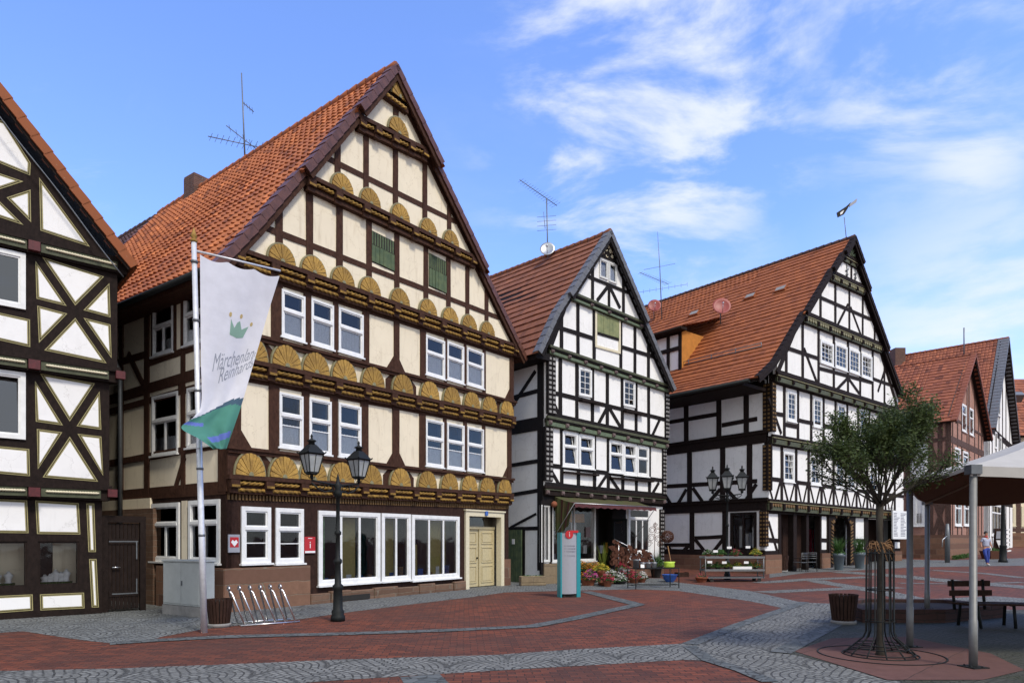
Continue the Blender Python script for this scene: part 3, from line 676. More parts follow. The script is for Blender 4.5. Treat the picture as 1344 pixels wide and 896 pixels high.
# ================================================ HOUSE 2: cream house with golden fans
G2='timber framed houses around the square'
c2=(-6.52,15.3); F2=Face(c2,(.575,.818)); LS=12.0
S2=Face((c2[0]-F2.n[0]*LS,c2[1]-F2.n[1]*LS),(F2.n[0],F2.n[1]))   # side wall, runs from the back to the front corner
h2=thing('timber_framed_house','tall cream timber framed house with rows of golden fan carvings and orange pantile roof','house',(c2[0],c2[1],0),G2)
T2=F2.t(667.5)
oG,o1,o2,o3,o4,o5=0,.10,.20,.32,.44,.56
J1t=F2.line((303,624),(668,648),o1); J1b=F2.line((300,658),(668,671),oG)
J2t=F2.line((387,486),(668,546.4),o2); J2b=F2.line((318,497),(668,562),o1)
J3t=F2.line((384.6,351.8),(648.6,443.7),o3); J3b=F2.line((366,372),(663,466),o2)
J4t=F2.line((423,240),(617,335),o4); J4b=F2.line((403,251),(624.5,351),o3)
J5t=F2.line((473,154.6),(565.6,200),o5); J5b=F2.line((480,169),(575,214.7),o4)
J6t=F2.line((501,124),(539,140),o5+.05)
ap=F2.q(523,86,.85); gl=F2.q(306,330,.45); gr=F2.q(690,470,.45)
rl2=lambda t:gl[1]+(ap[1]-gl[1])*(t-gl[0])/(ap[0]-gl[0]); rr2=lambda t:gr[1]+(ap[1]-gr[1])*(gr[0]-t)/(gr[0]-ap[0])
rt2=lambda t:min(rl2(t),rr2(t))-.16
const=lambda z:(lambda t:z)
wl=MB(); wb=MB(); tm=MB()
def cross(f,g_,a,b):   # t where f==g_ between a and b
    for _ in range(50):
        m_=(a+b)/2
        if (f(a)-g_(a))*(f(m_)-g_(m_))<=0: b=m_
        else: a=m_
    return (a+b)/2
W2='aged'
# ground floor
s0=Storey(F2,oG,0,T2,const(-.1),lambda t:J1t(t)-.08)
for tl,br in [((316,664),(354.5,738)),((361,666),(397.5,738))]: window(s0,h2,tl,br,tr=.36,gb=(.52,),cw=.10,sill=.06)
shopw=[window(s0,h2,(417,669.5),(498,762.5),tr=None,mull=2,cw=.11,sill=.07),window(s0,h2,(500,673),(538,760),tr=None,mull=1,cw=.10,sill=.07),window(s0,h2,(539.5,675),(602,757),tr=None,mull=2,cw=.11,sill=.07)]
# door
dt0,dt1=F2.t(611),F2.t(658.5); dz1=F2.z(612,670); dz0=.03
s0.open.append((dt0+.05,dt1-.05,-.05,dz1-.06)); s0.wall(wb)
db=MB(); F2.slab(db,dt0-.06,dt0+.12,0,dz1,-.15,.07); F2.slab(db,dt1-.12,dt1+.06,0,dz1,-.15,.07); F2.slab(db,dt0+.12,dt1-.12,dz1-.17,dz1,-.15,.072); F2.slab(db,dt0-.10,dt1+.10,dz1,dz1+.05,-.05,.11)
dfr=db.build('door_frame',M['cream_trim'],h2)
dd=MB(); dm=(dt0+dt1)/2+.02; ztr=2.02
F2.slab(dd,dt0+.12,dm,dz0,ztr,-.34,-.29); F2.slab(dd,dm+.015,dt1-.12,dz0,ztr,-.30,-.25); F2.slab(dd,dt0+.12,dt1-.12,ztr+.002,ztr+.09,-.36,-.22)
for a,b in((dt0+.12,dm),(dm+.015,dt1-.12)):
    for z0,z1 in((.15,.75),(.85,1.4),(1.5,1.92)):
        o_=-.29 if a<dm else -.25
        for (p,q,r_,s_) in((a+.10,b-.10,z0,z0+.035),(a+.10,b-.10,z1-.035,z1),(a+.10,a+.135,z0+.035,z1-.035),(b-.135,b-.10,z0+.035,z1-.035)): F2.slab(dd,p,q,r_,s_,o_-.01,o_+.022)
        F2.slab(dd,a+.17,b-.17,z0+.07,z1-.07,o_-.01,o_+.016)
door=dd.build('door',M['door_cream'],h2)
hb=MB(); hb.ball(F2.P(dm-.10,1.02,-.25),.035); hb.build('handle',M['iron'],door)
tp_=MB(); tp_.add([F2.P(dt0+.12,ztr+.09,-.32),F2.P(dt1-.12,ztr+.09,-.32),F2.P(dt1-.12,dz1-.17,-.32),F2.P(dt0+.12,dz1-.17,-.32)],[(0,1,2,3)])
tl_=tp_.build('door_fanlight',M['glass'],h2,recalc=False)
nm=MB(); F2.slab(nm,(dt0+dt1)/2-.07,(dt0+dt1)/2+.07,dz1-.13,dz1+.02,.07,.118); nm.build('house_number_plate',M['blue'],h2)
# storey 1 and 2
s1=Storey(F2,o1,0,T2,lambda t:J1t(t)-.02,lambda t:J2t(t)-.05,)
for tl,br in [((365.7,514),(397,590)),((405,521.4),(434,597)),((443.6,528),(473,602)),((558,549),(581.5,613.5)),((586,554),(608.5,617)),((612.5,559),(634,619.5))]: window(s1,h2,tl,br,tr=.40,gb=(.66,),curt=.42,cw=.055,sill=.02)
s2=Storey(F2,o2,0,T2,lambda t:J2t(t)-.02,lambda t:J3t(t)-.05)
for tl,br in [((368.7,379),(399.5,449.5)),((407.5,391),(437,459.5)),((443.5,402.5),(476,470)),((558,439),(583,498)),((586,447.5),(608,504)),((612,455.5),(634,510.5))]: window(s2,h2,tl,br,tr=.42,curt=.55,cw=.055,sill=.02)
rail1=F2.line((297,587),(668,629),o1); rail2=F2.line((336,442),(661,525),o2)
for S,rl_,jt in((s1,rail1,J1t),(s2,rail2,J2t)):
    S.wall(wl); mm=MB()
    F2.prism(mm,[(-.06,rl_(0)-.11),(T2+.06,rl_(T2)-.11),(T2+.06,rl_(T2)-.03),(-.06,rl_(0)-.03)],S.off-.02,S.off+.085)
    F2.prism(mm,[(-.09,rl_(0)-.028),(T2+.09,rl_(T2)-.028),(T2+.09,rl_(T2)+.045),(-.09,rl_(0)+.045)],S.off-.02,S.off+.13)
    mm.build('sill_moulding',M['timber_brown'],h2)
up1=[(359.5,.30),(400.8,.24),(438,.25),(478,.29),(519,.28),(554,.28),(583.5,.16),(610,.17),(634.5,.17)]
for u,w_ in up1: s1.post(u,w_,rail1)
up2=[(363,.32),(402.8,.22),(440,.16),(479.5,.24),(520,.22),(554.8,.25),(584.5,.11),(610,.12),(635,.15)]
for u,w_ in up2: s2.post(u,w_,rail2)
for S,rl_,ulist in((s1,rail1,[362.5,402,441,481,556,586,612.5,635.7]),(s2,rail2,[365,405,443,480,557.5,586,613,636])):
    for u in ulist: S.post(u,.20,S.bot,rl_)
    # corner posts
    S.bar2((.12,S.bot(0)),(.12,S.top(0)),.34,.03); S.bar2((T2-.12,S.bot(T2)),(T2-.12,S.top(T2)),.24,.03)
    ft=[.47,5.41,T2-.47]
    for i,t in enumerate(ft):     # dark spandrel boards around the single fans
        a,b=t-.85,t+.85; z0=S.bot(t)+.02; z1=rl_(t)-.1
        pts=[(a+.22,z0),(b-.22,z0),(b-.22,z0+.3),(b-.42,z1),(a+.42,z1),(a+.22,z0+.3)]
        if i==0: pts=[(0,z0),(b-.2,z0),(b-.12,z0+.28),(b-.38,z1),(0,z1)]
        if i==2: pts=[(a+.2,z0),(T2,z0),(T2,z1),(a+.38,z1),(a+.12,z0+.28)]
        F2.prism(S.tb,pts,S.off-.02,S.off+.012)
    # chamfered feet of the posts
    tc_=S.tu(519.5)
    for tq,sg in((.27,1),(tc_-.08,-1),(tc_+.08,1),(T2-.22,-1)):
        z0=rl_(tq)+.0; P3=[(tq,z0),(tq+sg*.34,z0),(tq,z0+.48)]; F2.prism(S.tb,P3 if sg>0 else P3[::-1],S.off-.02,S.off+.0205)
    # eaves beam above the windows
    S.bar2((0,S.top(0)-.30),(T2,S.top(T2)-.30),.26,.012)
fans1=[.50,1.42,2.30,3.22,4.25,5.41,6.58,7.62,8.64,9.62,T2-.48]
for t in fans1:
    fan(h2,F2,o1+.03,t,J1t(t)+.02,.445 if 1<t<10.5 else .42,.58); fan(h2,F2,o2+.03,t,J2t(t)+.02,.445 if 1<t<10.5 else .42,.58)
# gable storeys
def gab(off,bot,topf,thick=.2):
    f=lambda t:min(topf(t),rt2(t)); a=cross(bot,rt2,gl[0],ap[0]); b=cross(bot,rt2,ap[0],gr[0])
    a=max(a,0) if off==o3 else a; b=min(b,T2) if off==o3 else b
    k=[cross(topf,rt2,gl[0],ap[0]),cross(topf,rt2,ap[0],gr[0]),ap[0]]
    return Storey(F2,off,a,b,bot,f,thick,k)
g1=gab(o3,lambda t:J3t(t)-.02,lambda t:J4t(t)-.05); g2=gab(o4,lambda t:J4t(t)-.02,lambda t:J5t(t)-.05); g3=gab(o5,lambda t:J5t(t)-.02,lambda t:J6t(t)); g4=gab(o5+.05,lambda t:J6t(t)-.02,const(30))
def shutter(S,house,tl,br,mat='shutter',louvre=True,label=None):
    t0,t1,z0,z1=opening(S,tl,br); mb=MB(); zm=z0+(z1-z0)*.55; tm_=(t0+t1)/2
    S.F.slab(mb,t0,t1,z0-.02,z1+.02,S.off-.02,S.off+.012,1)
    for i in range(6):
        a=t0+(t1-t0)*i/6; S.F.slab(mb,a+.006,a+(t1-t0)/6-.006,z0,zm,S.off,S.off+.03+(.012 if i in(2,3) else 0)+rnd.uniform(0,.004),0)
    for i in range(9):
        a=t0+(t1-t0)*(i+.15)/9; S.F.slab(mb,a,a+(t1-t0)/9*.5,zm+.02,z1,S.off,S.off+.025,0)
    o=mb.build('shutter',[M[mat],M['dark']],house)
    return o
for S in(g1,g2,g3): S.wall(wl)
shutter(g1,h2,(487,303),(517,356)); shutter(g1,h2,(562.5,332.5),(585.5,385))
rg1=F2.line((353,301),(639,411),o3); rg2=F2.line((433.6,210),(597.5,291),o4)
for u in(366,405.7,445,484,520.5,558.5,588,613,638): g1.post(u,.20)
def railclip(S,rl_,w_=.15):
    a=cross(rl_,rt2,gl[0],ap[0])+.1; b=cross(rl_,rt2,ap[0],gr[0])-.1
    S.bar2((a,rl_(a)),(b,rl_(b)),w_,.017)
railclip(g1,rg1); railclip(g2,rg2)
for u in(442.5,480,518.6,557,589): g2.post(u,.19)
g3.post(519,.2)
wb4=MB(); g4.wall(wb4); wb4.build('gable_board',M['board'],h2)
for S,bt in((g1,1),(g2,1),(g3,1)):
    for sgn in(0,1):   # timbers along the verge
        a=(S.t0,S.bot(S.t0)) if not sgn else (S.t1,S.bot(S.t1)); 
        tt=cross(S.top if False else (lambda t,S=S:S.brkf(t)),rt2,*( (gl[0],ap[0]) if not sgn else (ap[0],gr[0]))) if hasattr(S,'brkf') else (S.brk[0] if not sgn else S.brk[1])
        b=(tt,rt2(tt)); S.bar2((a[0],a[1]+.02),b,.26,.026)
f3=[1.48,2.42,3.36,4.33,5.45,6.62,7.66,8.66,9.66]; f4=[F2.t(u,o4) for u in(447,484,523.5,560.5,590)]
for u in(367.5,409.6,448,483.6,523,560,589,614,638): t=F2.t(u,o3); fan(h2,F2,o3+.03,t,J3t(t)+.02,.405,.45)
for t in f4: fan(h2,F2,o4+.03,t,J4t(t)+.02,.385,.44)
t=F2.t(521,o5); fan(h2,F2,o5+.03,t,J5t(t)+.02,.42,.48)
t=F2.t(522,o5+.05); fan(h2,F2,o5+.08,t,J6t(t)+.06,.34,.60,11)
for S in(s1,s2,g1,g2,g3): tm.add(S.tb.v,S.tb.f)
# jetties with twisted ropes
def ropejetty(jt,off,t0,t1,n,hh=.40,fr=False,two=True):
    mb=MB(); rp=MB(); L0=t0
    F2.prism(mb,[(t0,jt(t0)-hh-.05),(t1,jt(t1)-hh-.05),(t1,jt(t1)-.05),(t0,jt(t0)-.05)],off-.40,off-.015)
    F2.prism(mb,[(t0-.05,jt(t0)-.08),(t1+.05,jt(t1)-.08),(t1+.05,jt(t1)+.02),(t0-.05,jt(t0)+.02)],off-.05,off+.11)
    F2.prism(mb,[(t0,jt(t0)-hh-.04),(t1,jt(t1)-hh-.04),(t1,jt(t1)-hh+.03),(t0,jt(t0)-hh+.03)],off-.2,off+.012)
    st=(t1-t0)/n
    for i in range(n+1):
        t=min(max(t0+st*i,t0+.1),t1-.1); z=jt(t)
        F2.slab(mb,t-.11,t+.11,z-.27,z-.09,off-.05,off+.125); F2.slab(mb,t-.10,t+.10,z-.38,z-.272,off-.05,off+.06)
        F2.slab(rp,t-.10,t+.10,z-.255,z-.20,off+.10,off+.14,0)
    for i in range(n):
        a,b=t0+st*i+.14,t0+st*(i+1)-.14
        rope(rp,F2,a,b,lambda t:jt(t)-.155,off+.045,.052,0,flip=1)
        if two: rope(rp,F2,a-.1 if i else a,b+.1,lambda t:jt(t)-.315,off+.015,.048,0,flip=-1)
    if fr:
        k=int((t1-t0)/.09)
        for i in range(k):
            t=t0+(t1-t0)*(i+.5)/k; F2.slab(rp,t-.022,t+.022,jt(t)-hh-.18,jt(t)-hh-.045,oG-.02,oG+.035,1)
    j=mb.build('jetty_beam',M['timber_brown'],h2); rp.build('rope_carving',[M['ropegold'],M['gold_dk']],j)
ropejetty(J1t,o1,0,T2,11,.36,True); ropejetty(J2t,o2,0,T2,11,.36); ropejetty(J3t,o3,0,T2,11,.36)
a=cross(J4t,rt2,gl[0],ap[0])+.05;b=cross(J4t,rt2,ap[0],gr[0])-.05; ropejetty(J4t,o4,a,b,7,.30,two=False)
a=cross(J5t,rt2,gl[0],ap[0])+.05;b=cross(J5t,rt2,ap[0],gr[0])-.05; ropejetty(J5t,o5,a,b,4,.30,two=False)
a=cross(J6t,rt2,gl[0],ap[0])+.02;b=cross(J6t,rt2,ap[0],gr[0])-.02
jb=MB(); jr=MB(); F2.slab(jb,a,b,J6t(ap[0])-.16,J6t(ap[0]),o5-.1,o5+.14); jj=jb.build('jetty_beam',M['timber_brown'],h2); rope(jr,F2,a+.1,b-.1,lambda t:J6t(ap[0])-.08,o5+.15,.05); jr.build('rope_carving',M['gold'],jj)
# plinth
pb=MB(); tq=F2.t(403); F2.slab(pb,-.12,tq,-.2,1.0,-.1,.13); pb.build('plinth',M['sandstone'],h2)
t=tq+.02
while t<dt0-.15:
    pb=MB(); e_=min(t+rnd.uniform(.6,1.1),dt0-.12); F2.slab(pb,t,e_-.015,-.2,rnd.uniform(.24,.32),-.1,rnd.uniform(.10,.17)); t=e_; pb.build('plinth_stone',M['rubble'],h2,bevel=.02)
pb=MB(); F2.slab(pb,dt1+.06,T2+.02,-.2,.95,-.1,.08); pb.build('plinth',M['sandstone'],h2)
vb=MB(); F2.slab(vb,F2.t(437),F2.t(480),.02,.16,.05,.18); vb.build('cellar_vent',M['dark'],h2)
# side wall: one plane
ts=LS
e0=S2.q(157,403,0)[1]+.15
ss=Storey(S2,0,0,LS,const(2.75),const(e0),.2); sg=Storey(S2,0,0,LS,const(-.3),const(2.75),.2)
for tl,br,m_ in [((202,404),(228.5,461),1),((243,386),(270,447),1),((201,521),(235,594),1),((247,510),(283,583),1)]: window(ss,h2,tl,br,tr=.42,mull=m_,curt=.28,cw=.06,sill=.05,mat='winaged')
for tl,br in [((200.6,661),(236.5,737)),((249,657),(289.5,739))]: window(sg,h2,tl,br,tr=.34,mull=1,cw=.10,sill=.06)
ss.wall(wl); sg.wall(wb)
L_=ss.L
bmS=L_((194.5,640+4),(296,632.5+4)); midb=L_((154,522),(255,492)); lowb=L_((152,538),(255,509)); r1=L_((169,603.5),(296,582)); r2_=L_((158.5,475),(190,466)); r3=L_((194.5,477),(254,456.5))
tE=LS
def srail(f,ua,ub,w_): ss.bar2((ss.tu(ua),f(ss.tu(ua))),(ss.tu(ub),f(ss.tu(ub))),w_)
for u,w_,a_,b_ in [(193.5,.24,None,None),(241,.18,None,None),(200.5,.14,r3,None),(229.5,.16,r3,None),(236.5,.12,lowb,midb),(219,.14,midb,midb)]: ss.post(u,w_,a_,b_)
srail(midb,100,297,.26); srail(lowb,100,297,.16); srail(r1,192,297,.19); srail(r1,100,192,.17); srail(r3,194,297,.17); srail(r2_,100,193,.17)
ss.bar2((0,2.84),(LS,2.84),.30); ss.bar2((0,e0-.12),(LS,e0-.12),.3,.04)
for u in(160,): ss.post(u,.2)
ss.bar(169,464.5,190,507,.16); ss.bar(229.5,646,243,599.6,.15); ss.bar2((LS-.12,2.75),(LS-.12,e0),.34,.024); ss.post(290,.1)
for u in (130,100,70): ss.post(u,.2)
tm.add(ss.tb.v,ss.tb.f)
# cream strip and rubble on the side
cb1=MB(); S2.slab(cb1,S2.t(239),S2.t(246),.9,2.6,-.02,.015); wl.add(cb1.v,cb1.f)
pb=MB(); S2.slab(pb,S2.t(212),LS+.12,-.2,1.0,-.1,.14); pb.build('plinth',M['sandstone'],h2)
pb=MB(); S2.slab(pb,0,S2.t(206),-.3,2.45,-.1,.10); pb.build('rubble_wall',M['rubble'],h2)
pb=MB(); S2.slab(pb,0,S2.t(200),2.46,2.72,-.1,.06); pb.build('wall_patch',M['cream'],h2)
# hidden back and right walls keep the rooms dark
BW=MB(); BW.prism([F2.P(T2,-.1,-.05),F2.P(T2,-.1,-LS),F2.P(T2,8.3,-LS),F2.P(T2,8.3,-.05)],(-F2.d[0]*.2,-F2.d[1]*.2,0)); F2.prism(BW,[(0,-.1),(T2,-.1),(T2,8.3),(ap[0],ap[1]-.7),(0,8.1)],-LS,-LS+.2)
wl.add(BW.v,BW.f)
FL=MB()
for z in(-.05,3.0,5.75,8.2): F2.slab(FL,.25,T2-.25,z-.1,z,-LS+.25,-.25)
FL.build('floors',M['shopfl'],h2)
wl.build('plaster_wall',M['cream'],h2); wb.build('boarded_wall',M['board'],h2); tm.build('timber_frame',M['timber_brown'],h2)
dark_screen(h2,F2,[(.3,3.02),(T2-.3,3.02),(T2-.3,8.1),(ap[0],ap[1]-1.6),(.3,8.0)],-1.5)
dark_screen(h2,F2,[(.3,0),(T2-.3,0),(T2-.3,2.9),(.3,2.9)],-4.2)
# shop interior
ib=MB(); F2.slab(ib,.4,F2.t(455),.05,2.9,-2.6,-2.5,1); F2.slab(ib,F2.t(422),F2.t(436),.3,2.6,-.35,-.30,2); F2.slab(ib,F2.t(466),F2.t(484),.4,2.8,-.62,-.56,0); F2.slab(ib,F2.t(524),F2.t(536),.4,2.8,-.62,-.56,0); F2.slab(ib,F2.t(582),F2.t(602),.3,2.8,-.62,-.56,0); F2.slab(ib,F2.t(552),F2.t(560),.3,1.5,-.5,-.4,0)
F2.slab(ib,F2.t(420),F2.t(600),.3,.52,-.9,-.4,3)
ib.build('shop_interior',[M['shopyel'],M['dark'],M['shopgrn'],M['woodlt']],h2)
for i in range(14):
    cc=MB(); t=F2.t(424)+i*.42; z=.52; F2.slab(cc,t,t+rnd.uniform(.1,.25),z,z+rnd.uniform(.06,.3),-.7,-.55,i%3); cc.build('window_display',[M['white_pl'],M['blue'],M['woodlt']],h2)
# roof
bands2=[(0,J4t(5)-.1,.45),(J4t(5)-.1,J5t(5)-.1,.62),(J5t(5)-.1,40,.78)]
left=[(-.55,7.78),(-.1,8.28)] ; lt=gl[0]
left=[(-.52,rl2(-.52)+.10),(.4,rl2(.4)),(ap[0],ap[1])]; right=[(gr[0]+.05,gr[1]-.05),(ap[0],ap[1])]
roof(h2,F2,left,right,bands2,LS,'tile2','verge','timber_brown',.30,.235,.34,.026,-.045,2)
gb_=MB(); gb_.tube([F2.P(-.66,left[0][1]-.06,.35),F2.P(-.66,left[0][1]-.10,-LS)],.075,8); gb_.build('gutter',M['iron'],h2)
sb=MB(); F2.prism(sb,[(-.5,left[0][1]-.16),(.0,left[0][1]-.16),(.0,left[0][1]-.06),(-.5,left[0][1]-.06)],-LS,.3); sb.build('soffit',M['timber_brown'],h2)
dp=MB(); p0=S2.P(S2.t(166),7.0,.16); dp.tube([S2.P(S2.t(158),6.9,.3)+Vector((0,0,.5)),S2.P(S2.t(160),6.5,.2),p0+Vector((0,0,-.9)),Vector((p0.x,p0.y,1.9))],.06,8); dp.build('downpipe',M['lead'],h2)
cm=MB(); c=at(257.5,250,0) if False else None
kk=(257.5-CU)/F; s_=((kk*F2.P(ap[0],0,0).y-F2.P(ap[0],0,0).x)/(-F2.n[0]+kk*F2.n[1]))
c=F2.P(ap[0],0,-s_); zt=H+(CV-236)/F*c.y
cm.obox((c.x,c.y,zt-.9),(F2.d[0]*.28,F2.d[1]*.28,0),(F2.n[0]*.34,F2.n[1]*.34,0),(0,0,.9)); cm.obox((c.x,c.y,zt+.03),(F2.d[0]*.27,F2.d[1]*.27,0),(F2.n[0]*.33,F2.n[1]*.33,0),(0,0,.03))
cm.build('chimney',M['brickchim'],h2)
# darker roofed house behind it
hb_=thing('timber_framed_house','brown roofed house end just showing behind the cream house','house',tuple(F2.P(0,0,-LS-.5)),G2)
FB=Face((F2.P(0,0,-LS-.5).x,F2.P(0,0,-LS-.5).y),(.575,.818))
roof(hb_,FB,[(-.5,rl2(-.5)),(ap[0],ap[1]-.62)],[(gr[0],gr[1]-.3),(ap[0],ap[1]-.62)],[(0,40,.3)],9,'tiledark','verge','timber_brown',.2,.25,.34,.02,-.03,2,ridge='tiledark')
b_=MB(); FB.prism(b_,[(0,-.1),(T2,-.1),(T2,8),(ap[0],ap[1]-1.1),(0,8)],-9,-.02); b_.build('wall',M['cream'],hb_)
# ================================================ HOUSE 1: white panels outlined in ochre, left edge
c1=(-10.56,13.83); F1=Face(c1,(.747,.664))
h1=thing('timber_framed_house','dark brown house with white panels edged in yellow and jewellery shop windows','house',(F1.P(1.8,0,0).x,F1.P(1.8,0,0).y,0),G2)
Lw=-7.2; q1=[0,.16,.30,.40]
R1=F1.t(134,0); R2=F1.t(143.5,q1[1]); R3=F1.t(154,q1[2])
j1=F1.z(134,648,0); j1t=F1.z(70,637,q1[1]); j2=F1.z(60,482,q1[1]); j2t=F1.z(70,473,q1[2]); j3=F1.z(60,330,q1[2]); j3t=F1.z(60,318,q1[3])
wb1=MB(); pn=MB()
def outlined(F_,off,pts,mb,win=.052):
    """white panel with an ochre painted line round it; pts in pixels"""
    P=[Vector(F_.q(u,v,off)) for u,v in pts]; c=sum(P,Vector((0,0)))/len(P); ar=sum(P[i].x*P[(i+1)%len(P)].y-P[(i+1)%len(P)].x*P[i].y for i in range(len(P)))
    if ar<0: P=P[::-1]
    n=len(P)
    def inset(P,d):
        o=[]
        for i in range(n):
            a,b,c_=P[i-1],P[i],P[(i+1)%n]; e1=(b-a).normalized(); e2=(c_-b).normalized(); n1=Vector((-e1.y,e1.x)); n2=Vector((-e2.y,e2.x))
            k=d/max(.2,(1+n1.dot(n2))); v=(n1+n2)*k
            o.append(b+v)
        return o
    F_.prism(mb,[tuple(p) for p in P],off-.02,off+.008,0); F_.prism(mb,[tuple(p) for p in inset(P,.018)],off-.02,off+.0095,2)
    F_.prism(mb,[tuple(p) for p in inset(P,.032)],off-.02,off+.011,0); F_.prism(mb,[tuple(p) for p in inset(P,win)],off-.02,off+.016,1)
def flat(F_,off,t0,t1,z0,z1,wins,mb): 
    S=Storey(F_,off,t0,t1,const(z0),const(z1)); 
    return S
a0=flat(F1,0,Lw,R1,-.1,j1+.12,[],wb1); a1=flat(F1,q1[1],Lw,R2,j1+.12,j2+.1,[],wb1); a2=flat(F1,q1[2],Lw,R3,j2+.1,j3+.1,[],wb1)
vis=F1.t(0)
Z=lambda v,u=20,o=0:F1.z(u,v,o)
for k in(0,-2.35,-4.7):
    window(a1,h1,None,None,box=(F1.t(-38,q1[1])+k,F1.t(33.5,q1[1])+k,F1.z(34,577,q1[1]),F1.z(30,489,q1[1])),tr=None,cw=.09,sill=0,gl='glassblue',tilt=1 if k==0 else 0)
    window(a2,h1,None,None,box=(F1.t(-38,q1[2])+k,F1.t(33.5,q1[2])+k,F1.z(34,407,q1[2]),F1.z(32.4,333.5,q1[2])),tr=None,cw=.09,sill=0,gl='glassblue')
# shop windows: frameless, deep
sw=[(F1.t(50),F1.t(104)),(F1.t(-22),F1.t(35.5)),(F1.t(-22)-2.2,F1.t(-22)-.3)]
sz0,sz1=F1.z(80,768),F1.z(80,710)
for a,b in sw: a0.open.append((a,b,sz0,sz1))
for S in(a0,a1,a2): S.wall(wb1)
for pts in [[(46.2,656.3),(103.2,659.9),(105.5,700.9),(48.5,700.2)],[(-25,653.5),(35.6,656.3),(37.5,699.2),(-25,698.5)],[(113.2,660.3),(123.6,660.3),(125.9,723.9),(116,723.9)],[(116.8,733),(126.6,733),(129.7,796.5),(120.3,796.5)],[(52.3,779.4),(110.2,777),(110.9,797.7),(53,800.5)],[(-25,782.5),(42.7,779.4),(43.4,800.5),(-25,805.5)]]: outlined(F1,0,pts,pn)
for pts in [[(52.5,490),(124.6,503),(91.5,553)],[(45.8,499.6),(82.6,558),(46.9,553)],[(130.6,513.5),(133,563.7),(100.4,559)],[(48.2,562.6),(81.7,567),(49.6,615.7)],[(91.5,572.6),(128.8,631.8),(55.8,626)],[(101.6,569),(133,572.6),(135.3,624)],[(-25,583),(38.4,589),(39.3,624.6),(-25,619)]]: outlined(F1,q1[1],pts,pn)
for pts in [[(55.4,337.5),(136.6,363),(98.7,401)],[(46.4,342.4),(87.5,401.6),(47.8,392)],[(143.5,371.4),(145,416.5),(109.4,407)],[(48.7,401),(88.4,411.6),(51,450)],[(98.7,417),(140,476.8),(58,459.6)],[(109.4,417),(145,426),(146.4,470)],[(-25,405),(39.3,419.4),(39.7,455.4),(-25,441)]]: outlined(F1,q1[2],pts,pn)
g1t=F1.q(0,118,.6); g1b=F1.q(176,350,.6); slope=(g1t[1]-g1b[1])/(g1b[0]-g1t[0])
apx=-2.6; apz=g1b[1]+slope*(g1b[0]-apx)
for pts in [[(51.3,233),(117.9,324),(53,302.7)],[(-6,157),(6,160),(40.3,214.5),(39.5,230.7),(-6,212)],[(-6,226),(30.8,238.4),(-6,250.5)],[(40,249),(40.8,292),(8.5,259.4)],[(-6,259),(30.8,295.5),(-6,283.5)]]: outlined(F1,q1[3],pts,pn)
gz0=j3t-.05; F1.prism(wb1,[(2*apx-g1b[0]+.5,gz0),(g1b[0]-.25,gz0),(g1b[0]-.35,g1b[1]+.0),(apx,apz-.35),(2*apx-g1b[0]+.5,g1b[1])],q1[3]-.2,q1[3])
for k,(zt_,o,tr_) in enumerate([(j1t,q1[1],R2),(j2t,q1[2],R3),(j3t,q1[3],R3+.15)]):
    mb=MB(); rp=MB()
    F1.slab(mb,Lw,tr_+.02,zt_-.28,zt_,o-.3,o-.012,0); F1.slab(mb,Lw,tr_+.05,zt_-.05,zt_+.05,o-.1,o+.05,0)
    segs=[(F1.t(44.5,o),tr_-.05),(F1.t(44.5,o)-2.2,F1.t(44.5,o)),(F1.t(44.5,o)-4.4,F1.t(44.5,o)-2.2)]
    for a,b in segs:
        F1.slab(mb,a+.12,b-.12,zt_-.24,zt_-.055,o-.05,o+.03,1); rope(rp,F1,a+.2,b-.15,const(zt_-.13),o+.045,.030,0,2,.10)
        F1.slab(mb,a-.10,a+.10,zt_-.25,zt_-.06,o-.05,o+.10,2)
    if k<2: F1.slab(mb,tr_-.04,tr_+.14,zt_-.2,zt_-.03,o-.05,o+.10,2)
    j=mb.build('jetty_beam',[M['timber_dark'],M['green'],M['red_block']],h1); rp.build('rope_carving',M['cream_trim'],j)
# right hand end wall, back and floors
D1=9.0
for r_,z0,z1 in((R1,-.1,j1+.12),(R2,j1+.12,j2+.1),(R3,j2+.1,j3+.3)):
    wb1.prism([F1.P(r_,z0,-.2),F1.P(r_,z0,-D1),F1.P(r_,z1,-D1),F1.P(r_,z1,-.2)],(-F1.d[0]*.2,-F1.d[1]*.2,0))
F1.slab(wb1,Lw,R1-.25,-.1,j3,-D1,-D1+.2); wb1.prism([F1.P(Lw,-.1,-.2),F1.P(Lw,-.1,-D1),F1.P(Lw,j3,-D1),F1.P(Lw,j3,-.2)],(F1.d[0]*.2,F1.d[1]*.2,0))
for z in(-.02,j1,j2,j3): F1.slab(wb1,Lw+.25,R1-.25,z-.05,z+.04,-D1+.25,-.25)
wb1.build('boarded_wall',M['timber_dark'],h1); pn.build('painted_panels',[M['ochre_line'],M['white2'],M['timber_dark']],h1)
